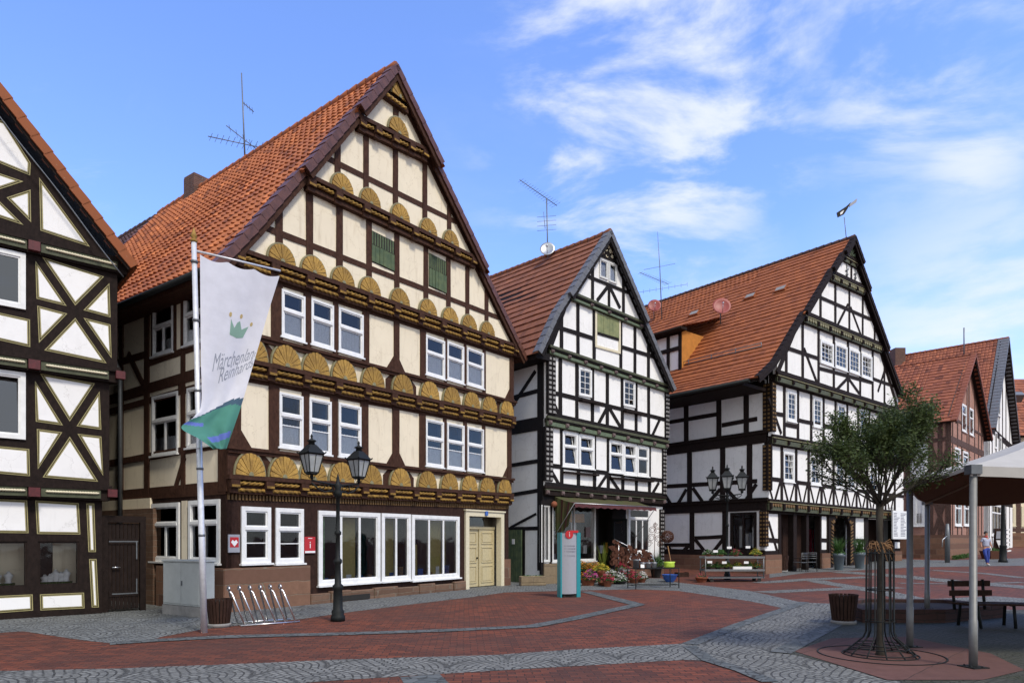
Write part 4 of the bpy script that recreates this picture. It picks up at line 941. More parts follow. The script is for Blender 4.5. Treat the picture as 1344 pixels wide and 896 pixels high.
for a,b in sw:
    fm=MB(); 
    for (p,q,r_,s_) in((a,b,sz0,sz0+.04),(a,b,sz1-.04,sz1),(a,a+.04,sz0+.04,sz1-.04),(b-.04,b,sz0+.04,sz1-.04)): F1.slab(fm,p,q,r_,s_,-.12,-.02)
    f_=fm.build('shop_window',M['timber_dark'],h1); pm=MB(); pm.add([F1.P(a,sz0,-.07),F1.P(b,sz0,-.07),F1.P(b,sz1,-.07),F1.P(a,sz1,-.07)],[(0,1,2,3)]); pm.build('pane',M['glass'],f_,recalc=False)
    im=MB(); F1.slab(im,a-.1,b+.1,sz0-.06,sz0+.02,-.9,-.21,0); F1.slab(im,a-.1,b+.1,sz0+.02,sz1+.1,-.99,-.92,0); F1.slab(im,b-.42,b+.1,sz0,sz1+.1,-.55,-.5,1); F1.slab(im,a-.1,b-.6,sz0+.35,sz0+.37,-.6,-.3,0)  # near-black back panel added to darken the display
    im.build('display_shelf',[M['dark'],M['cream']],f_)
    for i in range(5):
        t=a+.15+i*(b-a-.3)/4.5; 
        if rnd.random()<.25: continue
        dm_=MB(); c=F1.P(t,sz0+.07,-.28); h_=rnd.uniform(.12,.32)
        dm_.lathe([(.07,0),(.07,.02),(.045,.03),(.07,h_*.6),(.09,h_*.8),(.04,h_),(.02,h_+.04)],c,8,0); dm_.box(c.x-.09,c.x+.09,c.y-.07,c.y+.07,c.z-.06,c.z+.01,1)
        dm_.build('jewellery_bust',[M['white_pl'],M['leafb']],f_)
roof(h1,F1,[(2*apx-g1b[0]-.3,g1b[1]-.2),(apx,apz)],[(g1b[0],g1b[1]),(apx,apz)],[(0,40,.62)],D1,'tile4','tile4','timber_dark',.22,.25,.36,.02,0,2,boardh=.16,ridge='tile4')
cbm=MB(); pts=[]
for i in range(22):
    k=i/21; t=g1b[0]-.22+(-1.2-g1b[0])*k; z=g1b[1]-.30+slope*(1.2+g1b[0])*k-.02*math.sin(k*14); pts.append(F1.P(t,z,.66))
cbm.tube(pts,.014,5); cbm.build('cable',M['lead'],h1)
# ---- gate in the gap
gA=F1.P(R1+.02,0,-.15); gB=Vector(at(191,800,15.75)); gB.z=0; FG=Face((gA.x,gA.y),(gB.x-gA.x,gB.y-gA.y)); GW=(gB-gA).length; GH=2.05
gt=thing('wooden_gate','dark brown wooden yard gate with grey strap hinges between two houses','gate',(gA.x,gA.y,0))
gm=MB(); FG.slab(gm,0,.12,0,GH+.15,-.08,.04); FG.slab(gm,GW-.12,GW,0,GH+.15,-.08,.04); FG.slab(gm,.12,GW-.12,GH,GH+.15,-.08,.035); gm.build('gate_frame',M['timber_dark'],gt)
gm=MB(); n_=8
for i in range(n_):
    a=.13+(GW-.26)*i/n_; FG.slab(gm,a,a+(GW-.26)/n_-.012,.06,GH-.02,-.05,-.01-.004*(i%2))
for z in(.35,1.55): FG.slab(gm,.14,GW-.14,z,z+.12,-.009,.008)
gm.build('gate_leaf',M['timber_dark'],gt)
gm=MB(); FG.slab(gm,.14,GW-.16,1.60,1.625,.008,.016); FG.slab(gm,GW-.20,GW-.175,1.2,1.6,.008,.016); FG.slab(gm,.2,GW-.16,.40,.425,.008,.016); FG.slab(gm,GW-.20,GW-.175,.425,.75,.008,.016); gm.build('strap_hinge',M['lead'],gt)
gm=MB(); gm.tube([FG.P(.2,1.02,.0),FG.P(.2,1.02,.05),FG.P(.36,1.02,.05)],.016,6); gm.build('handle',M['steel'],gt)
# ================================================ HOUSE 3
c3=(1.136,25.0); F3=Face(c3,(.7565,.654)); D3=11.0; S3=Face((c3[0]-F3.n[0]*D3,c3[1]-F3.n[1]*D3),F3.n)
h3=thing('timber_framed_house','narrow black and white house with slate verge and a flower shop under a green awning','house',(c3[0],c3[1],0),G2)
q3=[0,.14,.28,.40,.52]; T3=F3.t(869.5)
K1t=F3.line((710.7,637.5),(869.5,652),q3[1]);K1b=F3.line((710.7,649),(869.5,661.8),0)
K2t=F3.line((714,545.4),(870,578),q3[2]);K2b=F3.line((714,556),(870,585),q3[1])
K3t=F3.line((714,451),(870,503.6),q3[3]);K3b=F3.line((714,460),(870,509),q3[2])
K4t=F3.line((756,386),(837.6,420.5),q3[4]);K4b=F3.line((756,394.5),(837.6,427),q3[3])
ap3=F3.q(801.5,304,.75); gl3=F3.q(705,451,.62); gr3=F3.q(884,508,.62)
L3=lambda t:gl3[1]+(ap3[1]-gl3[1])*(t-gl3[0])/(ap3[0]-gl3[0]); R3_=lambda t:gr3[1]+(ap3[1]-gr3[1])*(gr3[0]-t)/(gr3[0]-ap3[0]); rt3=lambda t:min(L3(t),R3_(t))-.14
wl=MB(); tm=MB()
s0=Storey(F3,0,0,T3,const(-.1),lambda t:K1t(t)-.05); s1=Storey(F3,q3[1],0,T3,lambda t:K1t(t)-.03,lambda t:K2t(t)-.05); s2=Storey(F3,q3[2],0,T3,lambda t:K2t(t)-.03,lambda t:K3t(t)-.05)
def gabS(F_,off,bot,topf,rt,gl_,gr_,ap_,lo=None,hi=None):
    f=lambda t:min(topf(t),rt(t)); a=cross(bot,rt,gl_[0],ap_[0]); b=cross(bot,rt,ap_[0],gr_[0])
    if lo is not None: a=max(a,lo)
    if hi is not None: b=min(b,hi)
    k=[cross(topf,rt,gl_[0],ap_[0]) if topf(ap_[0])<rt(ap_[0]) else ap_[0],cross(topf,rt,ap_[0],gr_[0]) if topf(ap_[0])<rt(ap_[0]) else ap_[0],ap_[0]]
    return Storey(F_,off,a,b,bot,f,.2,k)
g1=gabS(F3,q3[3],lambda t:K3t(t)-.03,lambda t:K4t(t)-.05,rt3,gl3,gr3,ap3,0,T3); g2=gabS(F3,q3[4],lambda t:K4t(t)-.03,const(40),rt3,gl3,gr3,ap3)
for tl,br,ti in [((737.7,565.5),(758.2,613.5),2),((759,569.7),(779.5,615.7),2),((798.8,577.5),(817.5,621),2),((817.7,580.5),(835,624),2),((835.3,584.4),(851,625.5),0)]: window(s1,h3,tl,br,tr=.40,cw=.10,sill=.03,tilt=ti,curt=0)
for tl,br in [((759,482),(776,522)),((817.5,497.7),(833,535.4))]: window(s2,h3,tl,br,grid=(2,4),cw=.07,sill=0)
for tl,br in [((786.4,339),(797.2,368)),((798.6,344),(809,373.5))]: window(g2,h3,tl,br,tr=None,curt=.8,cw=.05,sill=0,mat='winaged')
t0,t1,z0,z1=opening(g1,(783,411),(811.5,464)); hm=MB(); n_=7
for i in range(n_): F3.slab(hm,t0+(t1-t0)*i/n_+.004,t0+(t1-t0)*(i+1)/n_-.004,z0+.62,z1,g1.off-.02,g1.off+.035+rnd.uniform(0,.012))
hm.build('loading_hatch',M['shutter2'],h3)
hm=MB()
for p,q,r_,s_ in((t0-.12,t0-.01,z0-.0,z1+.05),(t1+.01,t1+.10,z0,z1+.05),(t0-.01,t1+.01,z0,z0+.09)): F3.slab(hm,p,q,r_,s_,g1.off-.02,g1.off+.045)
hm.build('hatch_frame',M['cream_trim'],h3); g1.bar2((t0,z0+.57),(t1,z0+.57),.09)
for S in(s1,s2,g1,g2): S.wall(wl)
r1=F3.line((719,610),(864.6,629.5),q3[1]); r2_=F3.line((718.5,513.5),(867.4,549),q3[2]); r3a=F3.line((734,430),(778.4,444),q3[3]); r3b=F3.line((813.5,454.5),(856.7,468),q3[3]); r4=F3.line((772,363),(820.5,382.5),q3[4])
def rail(S,f,ta,tb,w_=.15): S.bar2((ta,f(ta)),(tb,f(tb)),w_)
rail(s1,r1,0,T3,.16); rail(s2,r2_,0,T3,.16)
ta=cross(r3a,rt3,gl3[0],ap3[0]); tb_=cross(r3b,rt3,ap3[0],gr3[0]); rail(g1,r3a,ta,F3.t(779,q3[3])); rail(g1,r3b,F3.t(813,q3[3]),tb_)
ta=cross(r4,rt3,gl3[0],ap3[0]); tb_=cross(r4,rt3,ap3[0],gr3[0]); rail(g2,r4,ta,tb_,.13)
for u in(737,758.8,780,798,817,835,852): s1.post(u,.17)
for u in(735,756.8,777.3,796.8,816.4,834.6,851): s2.post(u,.18)
for u in(736.6,758.3,779.4,814.5,833,850.7): g1.post(u,.17)
for u in(777.4,817.8): g2.post(u,.15)
g2.post(799,.13,None,r4)
for S in(s1,s2):
    rail(S,S.top,0,T3,.30); S.bar2((0,S.bot(0)+.12),(T3,S.bot(T3)+.12),.16)
for S,l in((s2,[(720,515,735,547),(797,533.7,784.6,557),(798,533,814.7,561),(865.7,550.4,855.7,572)]),(s1,[(720.6,612.7,734.5,637),(797.5,621,783.6,642),(799,624,813.9,645.5),(864.6,633,854.8,649.6)]),(g2,[(798.5,375,783.4,394.4),(799.5,375,813.5,404.4)])):
    for b in l: S.bar(*b,.14)
for S in(g1,g2):
    for sgn in(0,1):
        a=(S.t0,S.bot(S.t0)+.02) if not sgn else (S.t1,S.bot(S.t1)+.02); tt=S.brk[0] if not sgn else S.brk[1]; b=(tt,rt3(tt)-.05); S.bar2(a,b,.24,.026)
# carved pediment
t0,t1,z0,z1=opening(g2,(788.5,330),(808.5,336)); pc=MB(); c=(ap3[0],(rt3(ap3[0])+g2.F.z(798,341,q3[4]))/2)
F3.prism(pc,[(ap3[0]-.62,F3.z(790,338,q3[4])),(ap3[0]+.62,F3.z(790,338,q3[4])),(ap3[0],rt3(ap3[0])-.1)],q3[4]-.02,q3[4]+.04,1)
zb=F3.z(790,338,q3[4])
for i in range(26):
    a=rnd.uniform(-.42,.42); hz=(1-abs(a)/.6)*.95; z=zb+.08+rnd.uniform(0,max(.05,hz-.2)); th=rnd.uniform(0,6.28)
    pc.tube([F3.P(ap3[0]+a+.06*math.cos(th+k),z+.06*math.sin(th+k),q3[4]+.05) for k in(0,.9,1.8,2.7)],.022,5,0)
pc.build('carved_pediment',[M['cream_trim'],M['timber_black']],h3)
def knobjetty(house,F_,jt,off,t0,t1,hh,n,mats,name='jetty_beam',lower=True,kn=.075):
    mb=MB()
    F_.prism(mb,[(t0,jt(t0)-hh),(t1,jt(t1)-hh),(t1,jt(t1)-.04),(t0,jt(t0)-.04)],off-.4,off-.013,0)
    F_.prism(mb,[(t0-.04,jt(t0)-.07),(t1+.04,jt(t1)-.07),(t1+.04,jt(t1)+.03),(t0-.04,jt(t0)+.03)],off-.06,off+.075,0)
    F_.prism(mb,[(t0,jt(t0)-.13),(t1,jt(t1)-.13),(t1,jt(t1)-.072),(t0,jt(t0)-.072)],off-.06,off+.05,1)
    F_.prism(mb,[(t0,jt(t0)-hh+.02),(t1,jt(t1)-hh+.02),(t1,jt(t1)-.17),(t0,jt(t0)-.17)],off-.1,off+.015,2)
    for i in range(n+1):
        t=t0+.1+(t1-t0-.2)*i/n; z=jt(t); F_.slab(mb,t-kn,t+kn,z-hh+.06,z-.135,off-.05,off+.08,3)
        F_.slab(mb,t-kn*.7,t+kn*.7,z-hh+.1,z-.17,off+.07,off+.11,3)
    return mb.build(name,[M[x] for x in mats],house,bevel=.008)
mats3=['green','timber_black','green_lt','knob']
ta=cross(K4t,rt3,gl3[0],ap3[0]);tb_=cross(K4t,rt3,ap3[0],gr3[0])
knobjetty(h3,F3,K1t,q3[1],0,T3,.34,9,['timber_dark','green','timber_dark','knob']); knobjetty(h3,F3,K2t,q3[2],0,T3,.34,8,mats3); knobjetty(h3,F3,K3t,q3[3],0,T3,.30,8,mats3); knobjetty(h3,F3,K4t,q3[4],ta,tb_,.28,4,mats3)
for S,za,zb in((s2,K2t(0)+.1,K3t(0)-.35),(s1,K1t(0)+.2,K2t(0)-.35)):
    nailpost(h3,F3,S.off+.01,-.05,.36,za,zb,2,'timber_black','palebeam'); nailpost(h3,F3,S.off+.01,T3-.24,T3+.02,za-.2,zb,2,'timber_black','palebeam')
nailpost(h3,F3,.01,T3-.24,T3+.02,.4,3.0,2,'timber_black','palebeam')
for (a,b,z) in((759.5,787,523.5),(817,842,537.5)):
    mb=MB(); t0=F3.t(a,q3[2]);t1=F3.t(b,q3[2]); zz_=F3.z(a,z,q3[2]); F3.slab(mb,t0,t1,zz_-.10,zz_-.02,q3[2]-.02,q3[2]+.22); mb.build('window_shelf',M['timber_dark'],h3)
for (a,b,z) in((738,783,616.5),(799,855,624)):
    mb=MB(); t0=F3.t(a,q3[1]);t1=F3.t(b,q3[1]); z0=F3.z(a,z,q3[1]); F3.slab(mb,t0,t1,z0-.12,z0-.05,q3[1]-.02,q3[1]+.16); mb.build('window_shelf',M['timber_dark'],h3)
# shop front
K0=lambda u:F3.t(u,0)
zs=F3.z(722,737,0)
window(s0,h3,None,None,box=(K0(709.5),K0(721),zs,2.95),tr=None,cw=.05,sill=0,mat='winaged'); window(s0,h3,None,None,box=(K0(724),K0(781),zs,3.0),tr=None,mull=1,cw=.05,sill=.04,mat='winaged')
s0.open.append((K0(784),K0(803),.25,3.0))
window(s0,h3,None,None,box=(K0(824),K0(853),F3.z(838,726,0),3.05),tr=.22,mull=2,cw=.11,sill=.06)
s0.wall(wl)
for a,b in((0,K0(709.3)),(K0(721),K0(724)),(K0(781),K0(784)),(K0(803),K0(821)),(K0(852.5),K0(852.8)+.02)): F3.slab(s0.tb,a,b,.35,3.1,-.05,.03+eps())
F3.slab(s0.tb,0,K0(822),2.93,3.42,-.05,.05); F3.slab(s0.tb,K0(822),T3,3.12,3.42,-.05,.035)
gd=MB(); a=K0(803)
for p,q,r_,s_ in((0,.75,.3,.4),(0,.75,2.4,2.5),(0,.08,.4,2.4),(.67,.75,.4,2.4),(.08,.67,1.2,1.25)): gd.prism([F3.P(a,r_,p+.03),F3.P(a,r_,q+.03),F3.P(a,s_,q+.03),F3.P(a,s_,p+.03)],(F3.d[0]*.04,F3.d[1]*.04,0))
gdo=gd.build('shop_door',M['iron'],h3); pm=MB(); pm.add([F3.P(a+.02,.35,.06),F3.P(a+.02,.35,.75),F3.P(a+.02,2.45,.75),F3.P(a+.02,2.45,.06)],[(0,1,2,3)]); pm.build('pane',M['glass'],gdo,recalc=False)
stn=MB(); F3.slab(stn,0,K0(783),-.2,zs-.06,-.1,.10); stn.build('plinth',M['buffstone'],h3)
stn=MB(); F3.slab(stn,K0(783),K0(812),-.2,.16,-.1,.75); F3.slab(stn,K0(784),K0(811),.16,.32,-.1,.38); stn.build('steps',M['sandstone'],h3); stn=MB(); F3.slab(stn,K0(811)+.01,T3,-.2,.62,-.1,.08); stn.build('plinth',M['sandstone'],h3)
# shop interior, lit softly by daylight through the windows
ib=MB(); F3.slab(ib,.3,T3-.3,.28,.32,-.88,-.25,1); F3.slab(ib,K0(742),K0(748),.9,2.0,-.85,-.8,2); F3.slab(ib,K0(760),K0(779),2.35,2.7,-.8,-.5,3); F3.slab(ib,K0(765),K0(772),1.9,2.4,-.7,-.65,0)
for i in range(9): F3.slab(ib,.6+i*.5,.8+i*.5,1.1,1.1+rnd.uniform(.2,.6),-.5,-.35,i%4)
ib.build('shop_interior',[M['white_pl'],M['shopfl'],M['grey_pl'],M['orange']],h3)
nb=MB(); F3.slab(nb,K0(768),K0(774),1.75,2.15,-.02,.005+.05); nb.build('notice',M['pinkpaper'] if 'pinkpaper' in M else M['knob'],h3)
dark_screen(h3,F3,[(.3,.2),(T3-.3,.2),(T3-.3,2.95),(.3,2.95)],-.9)
dark_screen(h3,F3,[(.3,3.15),(T3-.3,3.15),(T3-.3,8.3),(ap3[0],ap3[1]-1.6),(.3,8.3)],-1.3)
# awning
aw=MB(); A0=K0(724)+.05; A1=F3.t(832,0); n=24; zt_=3.27; zf=2.99; of=1.15
def AW(t,k): return F3.P(t,zt_-(zt_-zf)*k-.03*math.sin(k*3.1)*(1 if True else 0),.12+(of-.12)*k)
vs=[];
for i in range(n+1):
    t=A0+(A1-A0)*i/n
    for k in(0,.25,.5,.75,1): vs.append(AW(t,k)+Vector((0,0,.01*math.sin(i*1.3))))
    dpt=.11 if i%2 else .16
    vs.append(F3.P(t,zf-dpt-.01,of+.03))
aw.add(vs,[(6*i+j,6*(i+1)+j,6*(i+1)+j+1,6*i+j+1) for i in range(n) for j in range(5)],0)
aw.m=[1 if (idx%5)>=3 else 0 for idx in range(len(aw.f))]
awo=aw.build('awning',[M['awn_green'],M['awn_red']],h3,recalc=False)
sc_=MB(); n2=10; vs=[]
for i in range(n2+1):
    k=i/n2; w_=.05*math.sin(i*2.3); vs+= [AW(A0,k)+F3.P(0,0,0)*0+Vector((w_,0,0)),F3.P(A0+w_+.05,1.65+.55*k,.12+(of-.25)*k*.75)]
sc_.add(vs,[(2*i,2*i+2,2*i+3,2*i+1) for i in range(n2)],0); sc_.m=[0 if i%4<3 else 1 for i in range(n2)]
sc_.build('awning_side_cloth',[M['awn_green'],M['awn_red']],awo,recalc=False)
ar=MB(); ar.tube([F3.P(A0,1.75,.08),AW(A0,1)],.015,6); ar.tube([F3.P(A1,1.75,.08),AW(A1,1)],.015,6); ar.tube([AW(A0,1),AW(A1,1)],.02,6); ar.build('awning_arm',M['metal'],awo)
ol=MB(); ol.ball(F3.P(K0(722.5),2.98,.2),.12); ol.build('orange_lamp',M['terracotta'],h3)
tm.add(s0.tb.v,s0.tb.f)
for a,b in((783.6,784.4),(802.6,803.4)): F3.slab(tm,K0(a),K0(b),.25,3.0,-.21,.045)
# side wall of house 3
e3=gl3[1]-.1; s0=Storey(S3,0,0,D3,const(-.1),const(e3))
s0.wall(wl)
for a,b in(((667,523.5),(703.5,513.5)),((667,611),(705,605)),((650,653),(705,643.5)),((640,694),(704,693))):
    f=s0.L(a,b); s0.bar2((D3-5,f(D3-5)),(D3,f(D3)),.15)
f=s0.L((667,563),(705,556)); s0.bar2((D3-5,f(D3-5)),(D3,f(D3)),.50,.03)
s0.bar(668,540,703,487,.15); s0.bar(670,692,704,674,.10); s0.bar2((D3-.1,.5),(D3-.1,e3),.30,.028); s0.post(687.5,.14,const(.1),s0.L((640,694),(704,693)))
tm.add(s0.tb.v,s0.tb.f)
for S in(s1,s2,g1,g2): tm.add(S.tb.v,S.tb.f)
t0,t1=S3.t(668),S3.t(686.3); gd=MB(); z1=S3.z(680,695,0)
for i in range(6): S3.slab(gd,t0+(t1-t0)*i/6,t0+(t1-t0)*(i+1)/6-.01,.02,z1,.03,.07+.004*(i%2))
dg=gd.build('side_door',M['shutter'],h3); gd=MB(); S3.slab(gd,t1-.55,t1-.40,1.48,1.68,.07,.085); gd.build('door_notice',M['white_pl'],dg)
F3.slab(wl,0,T3,-.1,8.4,-D3,-D3+.2); wl.prism([F3.P(T3,-.1,-.21),F3.P(T3,-.1,-D3+.21),F3.P(T3,8.4,-D3+.21),F3.P(T3,8.4,-.21)],(-F3.d[0]*.2,-F3.d[1]*.2,0)); F3.prism(wl,[(0,8.401),(T3,8.401),(ap3[0],ap3[1]-.5)],-D3,-D3+.2)
FL=MB()
for z in(3.1,5.7,8.4): F3.slab(FL,.25,T3-.25,z-.1,z,-D3+.25,-.25)
FL.build('floors',M['shopfl'],h3)
wl.build('plaster_wall',M['white'],h3); tm.add(Storey(F3,0,0,1,const(0),const(1)).tb.v,[]); tm.build('timber_frame',M['timber_black'],h3)
bands3=[(0,K4t(3)-.1,.62),(K4t(3)-.1,40,.75)]
roof(h3,F3,[(-.75,gl3[1]-.28),(.15,L3(.15)),(ap3[0],ap3[1])],[(gr3[0]+.1,gr3[1]-.1),(ap3[0],ap3[1])],bands3,D3+1.5,'tile3','slate','timber_black',.27,.26,.36,.010,.055,2,ridge='tile3')
sb=MB(); F3.prism(sb,[(-.7,gl3[1]-.42),(.0,gl3[1]-.42),(.0,gl3[1]-.15),(-.7,gl3[1]-.33)],-D3,.4); sb.build('soffit',M['timber_black'],h3)
# ================================================ HOUSE 4: long black and white house with carved jetties
c4=(11.3,30.0); F4=Face(c4,(.766,.643)); D4=17.0; S4=Face((c4[0]-F4.n[0]*D4,c4[1]-F4.n[1]*D4),F4.n)
h4=thing('timber_framed_house','large white and dark brown house behind the tree with chequered corner posts','house',(c4[0],c4[1],gz(*c4)),G2)
q4=[0,.20,.38,.60,.76,.92,1.0]; T4=F4.t(1181)
N1t=F4.line((1004.5,654.5),(1170.7,670),q4[1]); N2t=F4.line((1006.2,569),(1061.8,579),q4[2]); N3t=F4.line((1012.7,486.5),(1099.5,513.5),q4[3]); N4t=F4.line((1056,411),(1163,455.5),q4[4]); N5t=F4.line((1091.7,357.5),(1140.8,380.5),q4[5]); N6t=F4.line((1109,334.4),(1130,346.6),q4[6])
ap4=F4.q(1122.4,311,1.25); gr4=F4.q(1185,518,.85); mid4=F4.q(1056,410.5,1.0); low4=F4.q(1018,474,.9); gl4=F4.q(1001,493,.85)
Lp=[gl4,low4,(mid4[0],mid4[1]),ap4]
def L4(t):
    if t<low4[0]: a,b=gl4,low4
    else: a,b=low4,ap4
    return a[1]+(b[1]-a[1])*(t-a[0])/(b[0]-a[0])
R4=lambda t:gr4[1]+(ap4[1]-gr4[1])*(gr4[0]-t)/(gr4[0]-ap4[0]); rt4=lambda t:min(L4(t),R4(t))-.2
wl=MB(); tm=MB(); g0=gz(*c4)
s0=Storey(F4,0,0,T4,const(-.1),lambda t:N1t(t)-.05); s1=Storey(F4,q4[1],0,T4,lambda t:N1t(t)-.03,lambda t:N2t(t)-.05); s2=Storey(F4,q4[2],0,T4,lambda t:N2t(t)-.03,lambda t:N3t(t)-.05)
ga=gabS(F4,q4[3],lambda t:N3t(t)-.03,lambda t:N4t(t)-.05,rt4,gl4,gr4,ap4,0,T4); gb4=gabS(F4,q4[4],lambda t:N4t(t)-.03,lambda t:N5t(t)-.05,rt4,low4,gr4,ap4); gc=gabS(F4,q4[5],lambda t:N5t(t)-.03,lambda t:N6t(t)-.05,rt4,low4,gr4,ap4); gd4=gabS(F4,q4[6],lambda t:N6t(t)-.03,const(60),rt4,low4,gr4,ap4)
for tl,br,ti in [((1076.2,444.9),(1093.4,481.7),2),((1095.4,449.3),(1111.4,487.8),0),((1113.8,455.9),(1127.8,492.7),0),((1130.3,463.3),(1144,499.4),2)]: window(ga,h4,tl,br,grid=(3,4),cw=.12,sill=.03,tilt=ti)
for tl,br in [((1032.4,512),(1044.7,554.5)),((1066.8,521),(1078.2,562)),((1098.5,529),(1109.5,568)),((1128,536),(1138.5,574))]: window(s2,h4,tl,br,grid=(2,5),cw=.11,sill=.03)
for tl,br,ti in [((1027.8,592),(1042,633),2),((1063.5,598),(1076.6,637),2),((1096.5,604),(1107.7,641),0),((1111.8,606),(1122.4,643),0),((1141,611),(1151,646),2)]: window(s1,h4,tl,br,grid=(2,4),cw=.10,sill=.03,tilt=ti)
for S in(s1,s2,ga,gb4,gc,gd4): S.wall(wl)
for u in(1029,1047,1064.3,1080.5,1096.3,1111.5,1126,1140.5,1154,1167): s2.post(u,.20)
P1=[1025.8,1044.7,1061,1078,1093.8,1109.2,1124,1138,1150.5,1162,1174]
for u in P1: s1.post(u,.22)
for u in(1031.5,1053,1074,1094,1112.6,1128.7,1145,1160.5): ga.post(u,.20)
for u in(1076.5,1096,1114.5,1132,1147.7): gb4.post(u,.19)
gc.post(1117,.18)
r=F4.line((1008.6,627.6),(1183,651),q4[1]); s1.bar2((0,r(0)),(T4,r(T4)),.18)
rA=F4.line((1012,541.5),(1029,544.5),q4[2]); s2.bar2((0,rA(0)),(F4.t(1029,q4[2]),rA(F4.t(1029,q4[2]))),.18)
rB=F4.line((1048.7,551.5),(1063,554.5),q4[2]); s2.bar2((F4.t(1029,q4[2]),rB(F4.t(1029,q4[2]))-.32),(F4.t(1047,q4[2]),rB(F4.t(1047,q4[2]))-.32),.18); s2.bar2((F4.t(1047,q4[2]),rB(F4.t(1047,q4[2]))),(T4,rB(T4)),.18)
ga.bar(1034,457,1074.5,470.6,.17); ga.bar(1074.5,483,1144.5,502,.17); ga.bar(1145.7,497,1174,507,.17); gb4.bar(1078,391,1148,421.5,.16)
for b in [(1054.9,457,1072,502.6),(1111.4,497,1097.8,511),(1113.8,497,1127.3,516),(1160.5,486.6,1152,513.6)]: ga.bar(*b,.15)
for b in [(1112.6,399.4,1099,426.4),(1116,403,1129.3,438.7)]: gb4.bar(*b,.14)
s2.bar(1008.6,522.6,1025,569,.15)
PP=[1005]+P1
for a,b in zip(PP,PP[1:]):
    a_=F4.t(a,q4[1])+.14; b_=F4.t(b,q4[1])-.14; m_=(a_+b_)/2; zt_=r(m_)-.08; zb=N1t(m_)+.03
    if m_<0 or m_>T4: continue
    s1.bar2((a_,zt_),(m_-.12,zb),.13,.012); s1.bar2((b_,zt_),(m_+.12,zb),.13,.0135)
for S in(s1,s2):
    S.bar2((0,S.top(0)-.28),(T4,S.top(T4)-.28),.22); 
for S in(ga,gb4,gc):
    S.bar2((S.t0,S.bot(S.t0)+.1),(S.t1,S.bot(S.t1)+.1),.14)
    for sgn in(0,1):
        a=(S.t0,S.bot(S.t0)+.02) if not sgn else (S.t1,S.bot(S.t1)+.02); tt=S.brk[0] if not sgn else S.brk[1]; S.bar2(a,(tt,rt4(tt)-.05),.26,.026)
mats4=['timber_dark','rim','green','timber_dark']
def arcjetty(F_,jt,off,t0,t1,n,hh=.42,big=False):
    o=knobjetty(h4,F_,jt,off,t0,t1,hh,n,mats4,kn=.08)
    st=(t1-t0)/n
    for i in range(n):
        mb=MB(); a=t0+st*i+.16; b=t0+st*(i+1)-.10; k=4
        for j in range(k):
            m_=a+(b-a)*(j+.5)/k; w_=(b-a)/k*.42; z=jt(m_)-.17
            F_.prism(mb,[(m_-w_,z),(m_-w_*.8,z-.1),(m_,z-.15),(m_+w_*.8,z-.1),(m_+w_,z)],off,off+.06,0)
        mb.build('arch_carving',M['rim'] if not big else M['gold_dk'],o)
    return o
arcjetty(F4,N1t,q4[1],0,T4,13,.50,True); knobjetty(h4,F4,N2t,q4[2],0,T4,.40,12,mats4); knobjetty(h4,F4,N3t,q4[3],0,T4,.40,12,mats4)
ta=cross(N4t,rt4,low4[0],ap4[0]);tb_=cross(N4t,rt4,ap4[0],gr4[0]); arcjetty(F4,N4t,q4[4],ta,tb_,7,.42)
ta=cross(N5t,rt4,low4[0],ap4[0]);tb_=cross(N5t,rt4,ap4[0],gr4[0]); arcjetty(F4,N5t,q4[5],ta,tb_,4,.40)
ta=cross(N6t,rt4,low4[0],ap4[0]);tb_=cross(N6t,rt4,ap4[0],gr4[0]); knobjetty(h4,F4,N6t,q4[6],ta,tb_,.34,2,mats4)
pc=MB(); zb=N6t(ap4[0])+.1; F4.prism(pc,[(ap4[0]-.75,zb),(ap4[0]+.75,zb),(ap4[0],rt4(ap4[0])-.25)],q4[6]-.02,q4[6]+.03,0)
for i in range(7):
    a=math.pi*(i+.5)/7; F4.prism(pc,[(ap4[0]+.1*math.cos(a),zb+.1*math.sin(a)),(ap4[0]+.5*math.cos(a-.14),zb+.62*math.sin(a-.14)),(ap4[0]+.5*math.cos(a+.14),zb+.62*math.sin(a+.14))],q4[6]+.02,q4[6]+.07,1)
pc.build('carved_pediment',[M['green'],M['green_lt']],h4)
for u,v in((1111,355),(1122,359.5)):
    t,z=F4.q(u,v,q4[5]); mb=MB(); mb.tube([F4.P(t,z-.3,q4[5]+.03),F4.P(t,z+.3,q4[5]+.03)],.03,5); mb.tube([F4.P(t-.16,z-.05,q4[5]+.04),F4.P(t+.16,z+.1,q4[5]+.04)],.03,5); mb.tube([F4.P(t-.12,z-.2,q4[5]+.035),F4.P(t,z-.3,q4[5]+.035),F4.P(t+.12,z-.16,q4[5]+.035)],.025,5); mb.build('wall_anchor',M['lead'],h4)
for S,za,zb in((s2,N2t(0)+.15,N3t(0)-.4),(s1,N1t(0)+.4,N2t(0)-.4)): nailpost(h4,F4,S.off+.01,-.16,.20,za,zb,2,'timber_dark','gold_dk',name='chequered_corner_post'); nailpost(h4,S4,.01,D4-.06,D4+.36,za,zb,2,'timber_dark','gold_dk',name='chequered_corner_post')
nailpost(h4,F4,.015,-.10,.22,1.35,2.95,2,'timber_dark','gold_dk',name='chequered_corner_post'); nailpost(h4,S4,.015,D4-.22,D4+.10,1.35,2.95,2,'timber_dark','gold_dk',name='chequered_corner_post')
